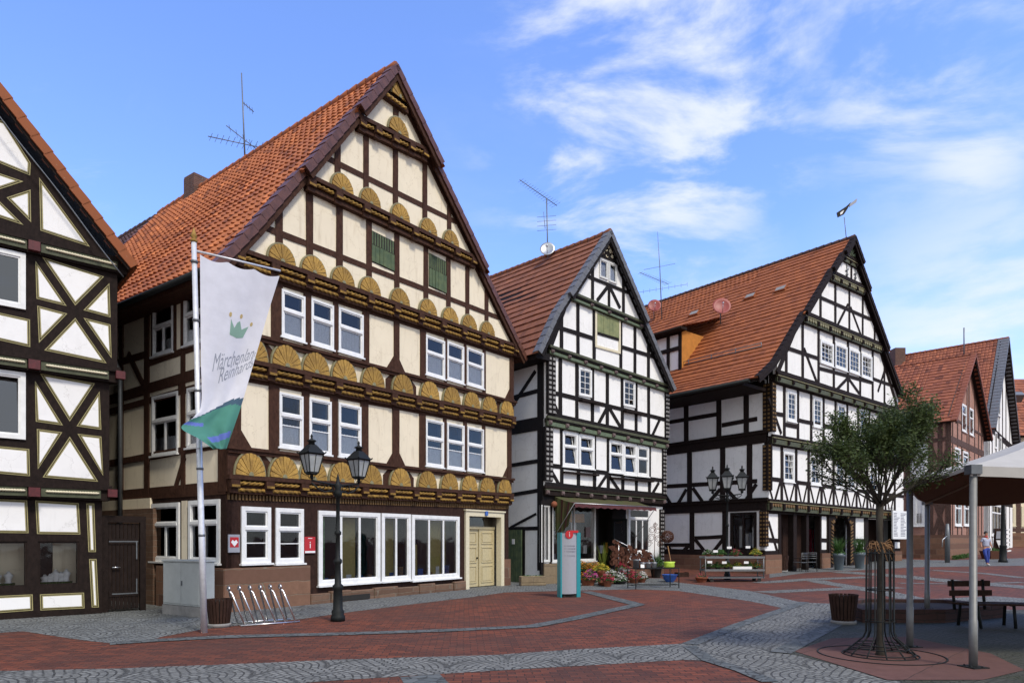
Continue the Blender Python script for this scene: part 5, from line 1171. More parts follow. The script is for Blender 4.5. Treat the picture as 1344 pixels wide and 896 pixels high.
# ground floor
K=lambda u:F4.t(u,0)
dk=MB()
for a,b in((1023.5,1040.5),(1044,1057.5),(1060,1075.5),(1138.5,1156),(1158,1171)): s0.open.append((K(a),K(b),g0-.1,N1t(K(a))-.55))
s0.open.append((K(1089.5),K(1115),g0-.1,3.0)); s0.wall(wl)
fr=MB()
for a,b in((1021.5,1023.5),(1040.5,1044),(1057.5,1060),(1075.5,1077),(1119,1121.5),(1134,1138.5),(1156,1158),(1171,1173),(1085,1089)): F4.slab(fr,K(a)-.025,K(b)+.025,g0,N1t(K(a))-.5,-.22,.04+eps())
F4.slab(fr,0,T4,N1t(0)-.62,N1t(0)-.46,-.08,.03)
for f_,a,b in((((1007,708),(1022,709.5)),0,K(1022)),(((1076,708.3),(1085,708.7)),K(1076),K(1085)),(((1121,708.7),(1134,709)),K(1121),K(1134)),(((1172,708.5),(1180,708.5)),K(1172),T4)):
    g_=F4.line(*f_,0); s0.bar2((a,g_(a)),(b,g_(b)),.20)
s0.bar(1008.5,684,1020,724,.15)
for a,b in((0,K(1022)),(K(1076),K(1085)),(K(1121),K(1134)),(K(1172),T4)): s0.bar2((a,1.05),(b,1.05),.22)
fr.add(s0.tb.v,s0.tb.f); fr.build('door_frames',M['timber_dark'],h4)
# recessed doors behind the openings
for a,b in((1023.5,1040.5),(1044,1057.5),(1060,1075.5),(1138.5,1156),(1158,1171)):
    rd=MB(); t0,t1=K(a),K(b); F4.slab(rd,t0-.05,t1+.05,g0-.1,3.0,-.75,-.7); F4.slab(rd,t0+.1,(t0+t1)/2-.02,g0+.1,2.3,-.7,-.68); F4.slab(rd,(t0+t1)/2+.02,t1-.1,g0+.1,2.3,-.7,-.68); rd.build('recessed_door',M['board'],h4)
# arched portal with carved striped jambs
pt=MB(); t0,t1=K(1086),K(1119.5); cx=(t0+t1)/2; ww=(K(1115)-K(1089.5))/2-.15
def parch(r_,zt_,n=12): return [(cx-r_,g0+.05)]+[(cx+r_*math.cos(math.pi-math.pi*i/n),zt_+r_*math.sin(math.pi*i/n)*.9) for i in range(n+1)]+[(cx+r_,g0+.05)]
zs_=2.1; A=parch(ww,zs_); B=[(t0,g0+.05)]+[(t0+(t1-t0)*i/12,3.2) for i in range(13)]+[(t1,g0+.05)]
for i in range(len(A)-1): F4.prism(pt,[A[i],A[i+1],B[i+1],B[i]],-.1,.08,0)
for i in range(13):
    z=g0+.3+i*.17
    for sx_ in(-1,1): F4.prism(pt,[(cx+sx_*ww*1.02,z),(cx+sx_*ww*1.3,z+.1),(cx+sx_*ww*1.3,z+.16),(cx+sx_*ww*1.02,z+.06)][::sx_],.05,.115,1)
for i in range(9):
    a=math.pi*(i+.5)/9; F4.prism(pt,[(cx+ww*k*math.cos(a+d),zs_+ww*.9*k*math.sin(a+d)) for k,d in((1.03,-.06),(1.22,-.06),(1.22,.06),(1.03,.06))],.05,.112,1)
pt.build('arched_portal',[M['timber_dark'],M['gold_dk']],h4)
dd=MB(); F4.slab(dd,cx-ww-.1,cx+ww+.1,g0,3.1,-.9,-.85,0); F4.slab(dd,cx-.1,cx+ww-.05,g0+.1,2.1,-.85,-.80,1); F4.slab(dd,cx+.05,cx+ww-.2,g0+.5,1.9,-.8,-.78,2); F4.slab(dd,cx-.1,cx+ww,2.12,2.2,-.85,-.7,1); dd.build('portal_door',[M['dark'],M['woodlt'],M['blue']],h4)
for a,b in((-.12,K(1023)),(K(1075.5),K(1087)),(K(1119),K(1136)),(K(1172),T4+.02)): pl=MB(); F4.slab(pl,a,b,-.1,.98,-.1,.12); pl.build('plinth',M['sandstone'],h4)
pl=MB(); S4.slab(pl,2,D4-.11,-.1,.92,-.1,.115); pl.build('plinth',M['sandstone'],h4)
# side wall: timbers measured on the wall plane
e4=F4.z(1001,497,.2)
ss=Storey(S4,0,0,D4,const(-.1),const(e4+.1))
t0,t1=S4.t(959),S4.t(993); ss.open.append((t0,t1,1.0,S4.z(975,672,0))); ss.wall(wl)
dz_=S4.z(975,672,0)
for u in(900.8,943.7,979.7): ss.post(u,.26,ss.L((870,572),(1003,569)) if False else const(6.2))
for u in(870,862,): ss.post(u,.25)
for u in(905.2,948.7,984): ss.post(u,.27,const(3.3),const(6.2))
for u in(908.5,951.5,): ss.post(u,.27,const(.8),const(3.3))
for a,b in(((868.7,555.6),(941,543.5)),((947.7,558),(994,549.3)),((870,638.4),(994,631))): ss.bar(*a,*b,.20)
ss.bar(912,705.6,950,703.9,.18); ss.bar(872,714.8,905,714.6,.18)
for b in [(870,644,881,662),(901,641.8,890,661),(909.4,640,922,657.7),(945.4,641.8,932,657),(952,640,967,656),(993,635,979.7,655),(912,707,926,724),(950,706,936,724),(876,716,884,726),(904,716,893,726)]: ss.bar(*b,.17)
for a,b in(((869.4,592.7),(1000,575)),((869,669),(1004,663))):
    f=ss.L(a,b); ss.bar2((0,f(0)),(D4+.1,f(D4+.1)),.42,.05)
    ss.bar2((0,f(0)+.25),(D4+.2,f(D4+.2)+.25),.10,.14)
    ss.bar2((0,f(0)+.33),(D4+.2,f(D4+.2)+.33),.04,.17)
ss.bar2((0,e4-.1),(D4,e4-.1),.35,.04); ss.bar2((3,1.05),(D4,1.05),.28)
F_f=MB(); a,b=t0,t1; S4.slab(F_f,a-.01,a+.12,1.0,dz_,-.22,.04); S4.slab(F_f,b-.12,b+.01,1.0,dz_,-.22,.04); S4.slab(F_f,(a+b)/2-.05,(a+b)/2+.05,1.0,dz_,-.05,.03); S4.slab(F_f,a+.12,b-.12,dz_-.1,dz_,-.05,.035); S4.slab(F_f,a+.12,b-.12,1.0,1.1,-.05,.035)
dwin=F_f.build('shop_window',M['timber_dark'],h4); pm=MB(); pm.add([S4.P(a,1,0),S4.P(b,1,0),S4.P(b,dz_,0),S4.P(a,dz_,0)],[(0,1,2,3)]); pm.build('pane',M['glass'],dwin,recalc=False)
im=MB()
for i in range(5): S4.slab(im,a+.15+i*(b-a-.5)/5,a+.28+i*(b-a-.5)/5,1.3,1.5+rnd.uniform(0,.9),-.6,-.5,i%2)
im.build('window_display',[M['white_pl'],M['grey_pl']],dwin)
for S in(s1,s2,ga,gb4,gc,gd4,ss): tm.add(S.tb.v,S.tb.f)
F4.slab(wl,0,T4,-.1,e4,-D4,-D4+.2); F4.prism(wl,[(0,e4+.001),(T4,e4+.001),(ap4[0],ap4[1]-.8)],-D4,-D4+.2); wl.prism([F4.P(T4,-.1,-.21),F4.P(T4,-.1,-D4+.21),F4.P(T4,9.2,-D4+.21),F4.P(T4,9.2,-.21)],(-F4.d[0]*.2,-F4.d[1]*.2,0))
FL=MB()
for z in(.12,3.3,6.3,9.1): F4.slab(FL,.25,T4-.25,z-.12,z,-D4+.25,-1.0)
FL.build('floors',M['shopfl'],h4)
wl.build('plaster_wall',M['white'],h4); tm.build('timber_frame',M['timber_dark'],h4)
bands4=[(0,N4t(6)-.1,.85),(N4t(6)-.1,N5t(9)-.1,1.0),(N5t(9)-.1,N6t(9)-.1,1.12),(N6t(9)-.1,60,1.25)]
lf=[(gl4[0]-.35,gl4[1]-.12),(low4[0],low4[1]),(ap4[0],ap4[1])]
roof(h4,F4,lf,[(gr4[0]+.05,gr4[1]-.05),(ap4[0],ap4[1])],bands4,D4,'tile4','timber_dark','timber_dark',.16,.27,.345,.009,.0,2,ridge='tiledark')
gb_=MB(); gb_.tube([F4.P(lf[0][0]-.1,lf[0][1]-.08,.5),F4.P(lf[0][0]-.1,lf[0][1]-.12,-D4)],.09,8); gb_.build('gutter',M['iron'],h4)
sb=MB(); F4.prism(sb,[(lf[0][0],lf[0][1]-.2),(.0,lf[0][1]-.2),(.0,lf[0][1]-.05),(lf[0][0],lf[0][1]-.05)],-D4,.12); sb.build('soffit',M['timber_dark'],h4)
dark_screen(h4,F4,[(.3,3.35),(T4-.3,3.35),(T4-.3,9),(ap4[0],ap4[1]-2.4),(.3,9)],-1.6)
# snow guard, roof windows, dormer
def onroof(s_,t): z=L4(t); return F4.P(t,z,-s_)
sg_=MB(); 
for hz in(.12,.26): sg_.tube([onroof(s_,.25)+Vector((0,0,hz)) for s_ in(.3,3,6,8)],.02,5)
for s_ in(.3,1.6,2.9,4.2,5.5,6.8): p=onroof(s_,.25); sg_.tube([p,p+Vector((0,0,.3))],.02,5)
sg_.build('snow_guard',M['lead'],h4)
for u,v in((985.5,390.8),(1025.5,381),(912,413)):
    # a small skylight lying on the left slope
    best=None
    for i in range(400):
        s_=i*.045; k=(u-CU)/F; a=F4.P(0,0,-s_); t=(k*a.y-a.x)/(F4.d[0]-k*F4.d[1]); 
        if t<0 or t>ap4[0]: continue
        p=onroof(s_,t); vv=CV-(p.z-H)/p.y*F
        if best is None or abs(vv-v)<best[0]: best=(abs(vv-v),s_,t)
    _,s_,t=best; mb=MB(); p=onroof(s_,t); q=onroof(s_,t+.35); d1=(q-p).normalized(); n_=d1.cross(Vector((-F4.n[0],-F4.n[1],0))).normalized(); n_=n_ if n_.z>0 else -n_
    c=p+n_*.1; mb.obox(c,d1*.2,Vector((F4.n[0],F4.n[1],0))*.3,n_*.04); mb.obox(c+n_*.04,d1*.15,Vector((F4.n[0],F4.n[1],0))*.24,n_*.010,1); mb.build('skylight',[M['tile4'],M['concrete']],h4)
# dormer on the left slope
ds0,ds1=4.5,9.4; dzt=12.15; tt=cross(lambda t:L4(t),const(dzt),0,6)
dm=MB(); dm.prism([F4.P(.1,L4(.1)-.3,-ds0),F4.P(.1,dzt,-ds0),F4.P(tt,dzt,-ds0)],tuple(-x*.1 for x in(F4.n[0],F4.n[1],0)),0); d2_=MB(); d2_.prism([F4.P(.1,L4(.1)-.3,-ds1),F4.P(.1,dzt,-ds1),F4.P(tt,dzt,-ds1)],(F4.n[0]*.1,F4.n[1]*.1,0),0)
do=dm.build('dormer',M['orange_cl'],h4); d2_.build('dormer_cheek',M['orange_cl'],do)
dm=MB(); fz=L4(.1)-.4; dm.prism([F4.P(.1,fz,-ds0-.1),F4.P(.1,fz,-ds1+.1),F4.P(.1,dzt,-ds1+.1),F4.P(.1,dzt,-ds0-.1)],(F4.d[0]*.1,F4.d[1]*.1,0)); dm.build('dormer_front',M['white'],do)
dm=MB()
for s_ in(ds0+.08,ds0+.8,ds0+1.7,ds0+2.6,ds0+3.6,ds1-.12): dm.obox(F4.P(.07,(fz+dzt)/2,-s_),(F4.d[0]*.04,F4.d[1]*.04,0),(F4.n[0]*.08,F4.n[1]*.08,0),(0,0,(dzt-fz)/2))
for z in(dzt-.1,dzt-.9): dm.obox(F4.P(.06,z,-(ds0+ds1)/2),(F4.d[0]*.05,F4.d[1]*.05,0),(F4.n[0]*2.4,F4.n[1]*2.4,0),(0,0,.09))
dm.build('dormer_timber',M['timber_dark'],do)
mb=MB(); FD=Face((F4.P(.1,0,-ds1).x,F4.P(.1,0,-ds1).y),F4.n)   # looking at the dormer from the alley
t_top=cross(lambda t:L4(t),const(dzt+1.1),0,8)
rows=9
for r_ in range(rows):
    for c_ in range(20):
        k0=r_/rows;k1=(r_+1.1)/rows; s_a=ds0-.35+(ds1-ds0+.7)*c_/20; s_b=s_a+(ds1-ds0+.7)/20-.012
        def Q(s_,k,h): t=-.35+(t_top+.35)*k; return F4.P(t,dzt-.02+1.12*k+h,-s_)
        h_=.06+rnd.uniform(0,.012); mb.add([Q(s_a,k0,h_),Q(s_b,k0,h_),Q(s_b,k1,.03),Q(s_a,k1,.03),Q(s_b,k0,0),Q(s_a,k0,0)],[(0,1,2,3),(5,4,1,0)])
        b=len(mb.v)-6
        for i in range(6): mb.uv[b+i]=(c_+.5,r_+.5)
mb.build('dormer_tiles',M['tile4'],do,recalc=False)
mb=MB(); mb.obox(F4.P(-.12,dzt-.04,-(ds0+ds1)/2),(F4.d[0]*.25,F4.d[1]*.25,0),(F4.n[0]*2.75,F4.n[1]*2.75,0),(0,0,.07)); mb.tube([F4.P(-.42,dzt-.06,-ds0+.35),F4.P(-.42,dzt-.08,-ds1-.35)],.06,6); mb.build('dormer_eave',M['timber_dark'],do)
# ================================================ HOUSE 5: brick infill
def gable_house(name_lab,c,d,W,D,ze,za,tile,verge,fwd=.45,ov=.4,wallm='white',tilew=.25,board='timber_dark',course=.36,amp=.012,vw=.25):
    F_=Face(c,d); b0=gz(*c)
    h=thing(name_lab[0],name_lab[1],'house',(c[0],c[1],b0),name_lab[2] if len(name_lab)>2 else None)
    S_=Face((c[0]-F_.n[0]*D,c[1]-F_.n[1]*D),F_.n); sl=(za-ze)/(W/2)
    roof(h,F_,[(-ov,ze-ov*sl*.7),(W/2,za)],[(W+ov,ze-ov*sl*.7),(W/2,za)],[(0,90,fwd)],D,tile,verge,board,vw,tilew,course,amp,0,2,ridge=tile)
    return F_,S_,h,b0,sl
W5=10.3
F5,S5,h5,b5,sl5=gable_house(('brick_infill_house','house with red brick between its timbers and a steep gable, right of the tree',G2),(26.7,41.0),(.706,.708),W5,11,9.1,13.9,'tile5','tile5')
wl=MB(); s0=Storey(F5,0,0,W5,const(b5+1.5),lambda t:min(9.1+sl5*t,9.1+sl5*(W5-t))-.15,.2,[W5/2])
for tl,br in [((1262,529),(1267.8,568)),((1271.8,534.5),(1277,572.5)),((1252.5,586),(1260,607)),((1263.5,591),(1270,612)),((1252.8,652.5),(1261.3,690)),((1264.5,653.5),(1271.5,690))]: window(s0,h5,tl,br,tr=.35,mull=0,cw=.12,sill=.04)
window(s0,h5,(1266.5,480.5),(1270,504),tr=None,cw=.08,sill=0)
s0.wall(wl)
j=F5.line((1251,577),(1288.6,594.5),0); f=F5.line((1247,707),(1275,706.5),0); f2=F5.line((1252,529.5),(1280,547),0)
for w_,fn in((.4,j),(.22,f),(.16,F5.line((1250,548),(1284,568),0)),(.2,F5.line((1249,646),(1285,652),0))): s0.bar2((0,fn(0)),(W5,fn(W5)),w_)
for u in(1250,1256.5,1262,1269,1271.5,1279,1284,1288): s0.post(u,.2)
s0.bar2((0,9.1),(W5/2,13.75),.3,.03); s0.bar2((W5,9.1),(W5/2,13.75),.3,.03)
ss=Storey(S5,0,0,11,const(b5+1.5),const(9.1))
for tl,br in [((1199,650),(1214,690)),((1196,589),(1215,623))]: window(ss,h5,tl,br,grid=(2,3),cw=.14,sill=.04)
ss.wall(wl)
for u in(1222,1234,1245,1192): ss.post(u,.26)
for v1,v2 in((707,706.5),(648,645),(583,575),(556,549)): ff=ss.L((1190,v1),(1246,v2)); ss.bar2((0,ff(0)),(11,ff(11)),.24)
ss.bar(1224,652,1243,704,.2); ss.bar(1243,652,1224,704,.2); ss.bar(1224,590,1243,640,.2); ss.bar(1243,590,1224,640,.2)
tm=MB(); tm.add(s0.tb.v,s0.tb.f); tm.add(ss.tb.v,ss.tb.f); tm.build('timber_frame',M['timber_old'],h5)
F5.slab(wl,0,W5,b5,9.0,-11,-10.8); dark_screen(h5,F5,[(.3,b5+1.6),(W5-.3,b5+1.6),(W5-.3,8.8),(W5/2,12.5),(.3,8.8)],-1.4)
wl.build('brick_wall',M['brickwall'],h5)
wp=MB(); S5.slab(wp,S5.t(1189),S5.t(1218),3.3,8.1,-.02,.012); wp.build('white_panel',M['white'],h5)
pl=MB(); F5.slab(pl,-.1,W5,b5-.3,b5+1.52,-.2,.1); S5.slab(pl,0,11.1,b5-.3,b5+1.5,-.2,.1); pl.build('plinth',M['sandstone'],h5)
lr=MB(); p=F5.P(W5/2,13.9,-.2); lr.tube([p,p+Vector((0,0,1.9))],.04,6); lr.build('ridge_rod',M['lead'],h5)
# ================================================ HOUSE 6 behind it
W6=12.2
F6,S6,h6,b6,sl6=gable_house(('timber_framed_house','tall house with grey slate verge rising behind the brick infill house',G2),(35.5,50.0),(.69,.724),W6,20,10.2,17.9,'tile5','slate',.5,.4,vw=.7)
wl=MB(); s0=Storey(F6,0,0,W6,const(b6),lambda t:min(10.2+sl6*t,10.2+sl6*(W6-t))-.15,.2,[W6/2])
for tl,br in [((1310,524),(1312.5,547)),((1305.5,566),(1308,589)),((1311.5,572),(1314,593))]: window(s0,h6,tl,br,tr=None,cw=.12,sill=.02)
window(s0,h6,(1301,660),(1314,703),tr=.25,mull=2,cw=.16,sill=.04); s0.wall(wl)
for u in(1298,1302,1307,1311,1315.5,1320,1325): s0.post(u,.24)
for a,b in(((1298,560),(1320,580)),((1298,655),(1320,660)),((1298,620),(1320,628))): fn=F6.line(a,b,0); s0.bar2((0,fn(0)),(W6,fn(W6)),.5)
s0.bar2((0,10.2),(W6/2,17.7),.4,.03); s0.bar2((W6,10.2),(W6/2,17.7),.4,.03)
S6.slab(wl,0,20,b6,10.2,-.2,0); F6.slab(wl,0,W6,b6,10.2,-20,-19.8); wl.build('plaster_wall',M['white'],h6); s0.tb.build('timber_frame',M['timber_dark'],h6)
cm=MB(); 
k_=(1180-CU)/F; s_=((k_*F6.P(W6/2,0,0).y-F6.P(W6/2,0,0).x)/(-F6.n[0]+k_*F6.n[1])); c=F6.P(W6/2-.5,0,-min(s_,19.5)); zt=H+(CV-458)/F*c.y
cm.obox((c.x,c.y,zt-1.5),(.45,0,0),(0,.45,0),(0,0,1.5)); cm.build('chimney',M['brickchim'],h6)
# ================================================ HOUSE 7 far right
c7=(43.5,60.0); W7=9; F7=Face(c7,(1,.02)); b7=gz(*c7); h7=thing('timber_framed_house','cream timber house at the far right edge beyond the umbrella canopy','house',(c7[0],c7[1],b7),G2)
wl=MB(); s0=Storey(F7,0,0,W7,const(b7+1.2),const(10.9))
window(s0,h7,None,None,box=(F7.t(1321),F7.t(1333),F7.z(1325,690),F7.z(1325,664)),tr=None,cw=.25,sill=.05,mat='cream_trim'); window(s0,h7,None,None,box=(F7.t(1340.5),F7.t(1352),F7.z(1345,690),F7.z(1345,664)),tr=None,cw=.25,sill=.05,mat='cream_trim')
s0.wall(wl)
for u in(1318,1336.5,1356,1374): s0.post(u,.45)
for v in(695,703.5,655,610,585): z=F7.z(1330,v); s0.bar2((0,z),(W7,z),.32)
F7.slab(wl,0,W7,b7,10.9,-10,-9.8); wl.prism([F7.P(0,b7,-.21),F7.P(0,b7,-9.8),F7.P(0,10.9,-9.8),F7.P(0,10.9,-.21)],(.2,0,0)); wl.build('plaster_wall',M['cream'],h7); s0.tb.build('timber_frame',M['timber_old'],h7)
pl=MB(); F7.slab(pl,-.1,W7,b7-.4,b7+1.25,-.2,.12); pl.build('plinth',M['sandstone'],h7)
S7=Face((c7[0]+W7+3,c7[1]),(0,1)) if False else None
# its ridge runs across the view
FR=Face((c7[0]-.4,c7[1]+10),(0,-1)); 
mb=MB(); roof_slope(Face((c7[0]+W7+6,c7[1]-.5),(0,1)),[(0,10.9),(5.5,17.2)],[(0,90,.3)],W7+7,mb,.27,.4,.012,2); roof_slope(Face((c7[0]+W7+6,c7[1]-.5),(0,1)),[(11,10.9),(5.5,17.2)],[(0,90,.3)],W7+7,mb,.27,.4,.012,2)

mb.build('roof',M['tile5'],h7,recalc=False)
mb=MB(); q=c7[1]
mb.prism([(c7[0]-1,q-.5,10.8),(c7[0]-1,q+5,17.1),(c7[0]-1,q+10.5,10.8)],(W7+7,0,0)); mb.build('roof_boarding',M['timber_dark'],h7)
mb=MB(); p=at(1333,521,61.5); mb.obox((p.x,p.y,p.z),(.55,0,0),(0,.2,.18),(0,-.25,.3)); mb.build('roof_window',M['lead'],h7)
# ================================================ FURNITURE OF THE SQUARE
# flagpole and flag
fb=grd(268,830); ft_=at(254.5,318,11.9)
fp=thing('flagpole','tall silver flagpole with a gilded pointed tip in front of the cream house','flagpole',(fb.x,fb.y,0))
d_=(ft_-fb); mb=MB(); mb.tube([fb,fb+d_*.25,fb+d_*.251,fb+d_*.62,fb+d_*.621,ft_],[.056,.054,.052,.050,.046,.043],12); mb.build('pole',M['polewhite'],fp)
for k in(.25,.42,.62,.80,.95): mb=MB(); mb.tube([fb+d_*k-Vector((0,0,.02)),fb+d_*k+Vector((0,0,.02))],.060,12); mb.build('pole_clamp',M['lead'],fp)
mb=MB(); mb.lathe([(.05,0),(.065,.03),(.03,.07),(.06,.10),(.035,.16),(.004,.26)],ft_,10); mb.build('finial',M['gold'],fp)
armA=at(256,329,11.9); armB=at(368,355.5,12.85); mb=MB(); mb.tube([armA,armB],.021,8); mb.build('crossbar',M['polewhite'],fp)
mb=MB(); mb.tube([at(262,588,11.85)+Vector((-.05,0,0)),at(262,588,11.85)],.01,6); mb.build('lower_eye',M['metal'],fp)
# flag: a ruled sheet between the pole edge and the free edge
LE=[(262.5,334,11.95),(263,400,11.9),(263.5,470,11.85),(264,530,11.8),(254,548,11.6),(238,562,11.35),(262,576,11.3),(280,588,11.4)]
RE=[(367,362,12.82),(352,410,12.72),(340,452,12.6),(329,490,12.45),(318,528,12.25),(310,552,12.1),(303,572,12.0),(297,589,11.9)]
def crv(A,b):
    x=b*(len(A)-1); i=min(int(x),len(A)-2); k=x-i
    P_=[Vector(at(*A[max(0,min(len(A)-1,j))])) for j in(i-1,i,i+1,i+2)]
    return .5*((2*P_[1])+(-P_[0]+P_[2])*k+(2*P_[0]-5*P_[1]+4*P_[2]-P_[3])*k*k+(-P_[0]+3*P_[1]-3*P_[2]+P_[3])*k**3)
def flagP(a,b,h=0):
    l=crv(LE,b);r_=crv(RE,b); p=l+(r_-l)*a; n=Vector((.45,-.89,0))
    w_=.05*math.sin(a*5.5+b*3)*min(1,b*3)+.06*math.sin(a*9-b*8)*b*b+.03*math.sin(a*14+b*4)*b
    sagx=-.06*math.sin(math.pi*((a*3)%1))*max(0,1-b*14)
    return p+n*(w_+h)+Vector((0,0,sagx))
fl=MB(); nx,ny=44,90
fl.add([flagP(i/nx,j/ny) for j in range(ny+1) for i in range(nx+1)],[(j*(nx+1)+i,j*(nx+1)+i+1,(j+1)*(nx+1)+i+1,(j+1)*(nx+1)+i) for j in range(ny) for i in range(nx)],0,True)
fl.m=[]
for j in range(ny):
    for i in range(nx):
        a=(i+.5)/nx; b=(j+.5)/ny; arc=.60-.075*math.sin(min(1,a/.95)*math.pi*.72)
        m_=0
        if b>arc: m_=3 if b<arc+.028*(a*1.6) else 1
        if b>arc and (.86<b+.05*a<.925) and .25<a<.95: m_=2
        if a<.38 and .63<b-.15*a<.67: m_=2
        fl.m.append(m_)
flag=fl.build('flag',[M['flagwhite'],M['flaggreen'],M['flagblue'],M['flagdark']],None,recalc=False)
tag(flag,'long white banner with crown emblem and grey lettering, green lower end, on the flagpole','flag')
def onflag(vs,fs,m_,ca,cb,sa,sb,rot=-.10,h=-0.006,name='flag_lettering',amax=.985):
    # vs in emblem units; x -> a, y -> -b
    ct,st=math.cos(rot),math.sin(rot); V=[];
    AB=[(ca+(v.x*ct-v.y*st)*sa,cb-(v.x*st+v.y*ct)*sb) for v in vs]
    keep=[f for f in fs if all(.01<AB[i][0]<amax for i in f)]
    mb=MB(); mb.add([flagP(a,b,h+.010) for a,b in AB],keep,0); return mb.build(name,M[m_],flag,recalc=False)
v_,f_=text_mesh('Märchenland',.30,.35); onflag(v_,f_,'flagtext',.60,.318,.54,.26,rot=-.03)
v_,f_=text_mesh('Reinhardswald',.285,.35); onflag(v_,f_,'flagtext',.80,.368,.60,.26,rot=-.03)
crown=[(-.30,.14),(-.27,-.17),(0,-.22),(.24,-.20),(.36,.06),(.2,.0),(.13,-.03),(.02,.14),(-.06,.10),(-.14,-.02)]
onflag([Vector((x,y,0)) for x,y in crown],[tuple(range(len(crown)))],'flagmint',.58,.205,.45,.165,name='crown_emblem')
for x,y in((-.34,.22),(.03,.24),(.44,.12)): onflag([Vector((x+.05*math.cos(t),y+.05*math.sin(t),0)) for t in [i*math.pi/4 for i in range(8)]],[tuple(range(8))],'flaggold',.58,.205,.45,.165,name='crown_emblem')
# grey cabinet
q0=at(214,805,14.95);q1_=at(263,810,14.25); q0.z=q1_.z=0; FC=Face((q0.x,q0.y),(q1_.x-q0.x,q1_.y-q0.y)); WC=(q1_-q0).length
cb_=thing('utility_cabinet','grey green street cabinet with two doors below the corner windows of the cream house','cabinet',(q0.x,q0.y,0))
mb=MB(); FC.slab(mb,0,WC,.22,1.17,-.34,0); FC.slab(mb,-.02,WC+.02,1.17,1.21,-.37,.03); mb.build('cabinet_body',M['cabinet'],cb_,bevel=.008)
mb=MB(); FC.slab(mb,-.01,WC+.01,0,.215,-.35,.012); mb.build('base',M['concrete'],cb_)
for a,b in((.03,WC/2-.006),(WC/2+.006,WC-.03)):
    mb=MB(); FC.slab(mb,a,b,.26,1.14,.0,.012); mb.build('cabinet_door',M['cabinet'],cb_,bevel=.004)
mb=MB(); FC.slab(mb,WC/2+.03,WC/2+.06,.66,.76,.012,.035); mb.build('handle',M['lead'],cb_)
# slatted tubs
def tub(name,label,cat,p,r,h,lean=0):
    t=thing(name,label,cat,(p.x,p.y,p.z)); mb=MB(); n=22
    for i in range(n):
        a0=2*math.pi*i/n+.02; a1=2*math.pi*(i+.84)/n; rb=r*.78; z0=.07
        def c_(a,rr,z): return p+Vector((rr*math.cos(a),rr*math.sin(a),z))
        mb.add([c_(a0,rb,z0),c_(a1,rb,z0),c_(a1,r,h),c_(a0,r,h),c_(a0,rb-.025,z0),c_(a1,rb-.025,z0),c_(a1,r-.025,h),c_(a0,r-.025,h)],[(0,1,2,3),(5,4,7,6),(3,2,6,7),(0,4,5,1),(0,3,7,4),(1,5,6,2)])
    mb.build('slats',M['wood'],t)
    mb=MB(); mb.lathe([(r*.74-.03,.08),(r-.045,h-.03),(r-.06,h-.03),(r-.07,h-.06)],p,20); mb.build('liner',M['dark'],t)
    mb=MB(); mb.lathe([(r*.86,0),(r*.88,.05),(r*.86,.07)],p,20); mb.build('foot_ring',M['concrete'],t)
    return t
tub('litter_bin','dark slatted wooden tub beside the foot of the flagpole','bin',grd(288,822),.24,.53)
tub('planter_tub','dark slatted wooden tub left of the caged tree trunk','planter',grd(1107,818),.27,.58)
tub('planter_tub','small reddish wooden tub at the corner of the white house','planter',grd(1023,750),.42,.75)
# bike rack: three hoops
r0=grd(317,822);r1v=grd(392,816.5); FR_=Face((r0.x,r0.y),(r1v.x-r0.x,r1v.y-r0.y)); WR=(r1v-r0).length
bk=thing('bicycle_rack','shiny steel bicycle rack with slanting hoops beside the wooden tub','bike rack',(r0.x,r0.y,0))
for off in(0,-.55):
    mb=MB(); mb.tube([FR_.P(-.02,.02,off),FR_.P(WR+.02,.02,off)],.02,6); mb.build('base_rail',M['steel'],bk)
for i in range(6):
    t=.06+(WR-.12)*i/5; lean=-.24; top=.74 if i%2==0 else .74
    pts=[FR_.P(t,.02,0),FR_.P(t+lean*.8,top*.85,-.12-.05)]
    for k in range(7):
        a=math.pi*k/6; pts.append(FR_.P(t+lean,top-.04+.06*math.sin(a),-.235-.075*-math.cos(a)*-1))
    pts+= [FR_.P(t+lean*.8,top*.85,-.36),FR_.P(t,.02,-.55)]
    mb=MB(); mb.tube(pts,.017,8); mb.build('hoop',M['steel'],bk)
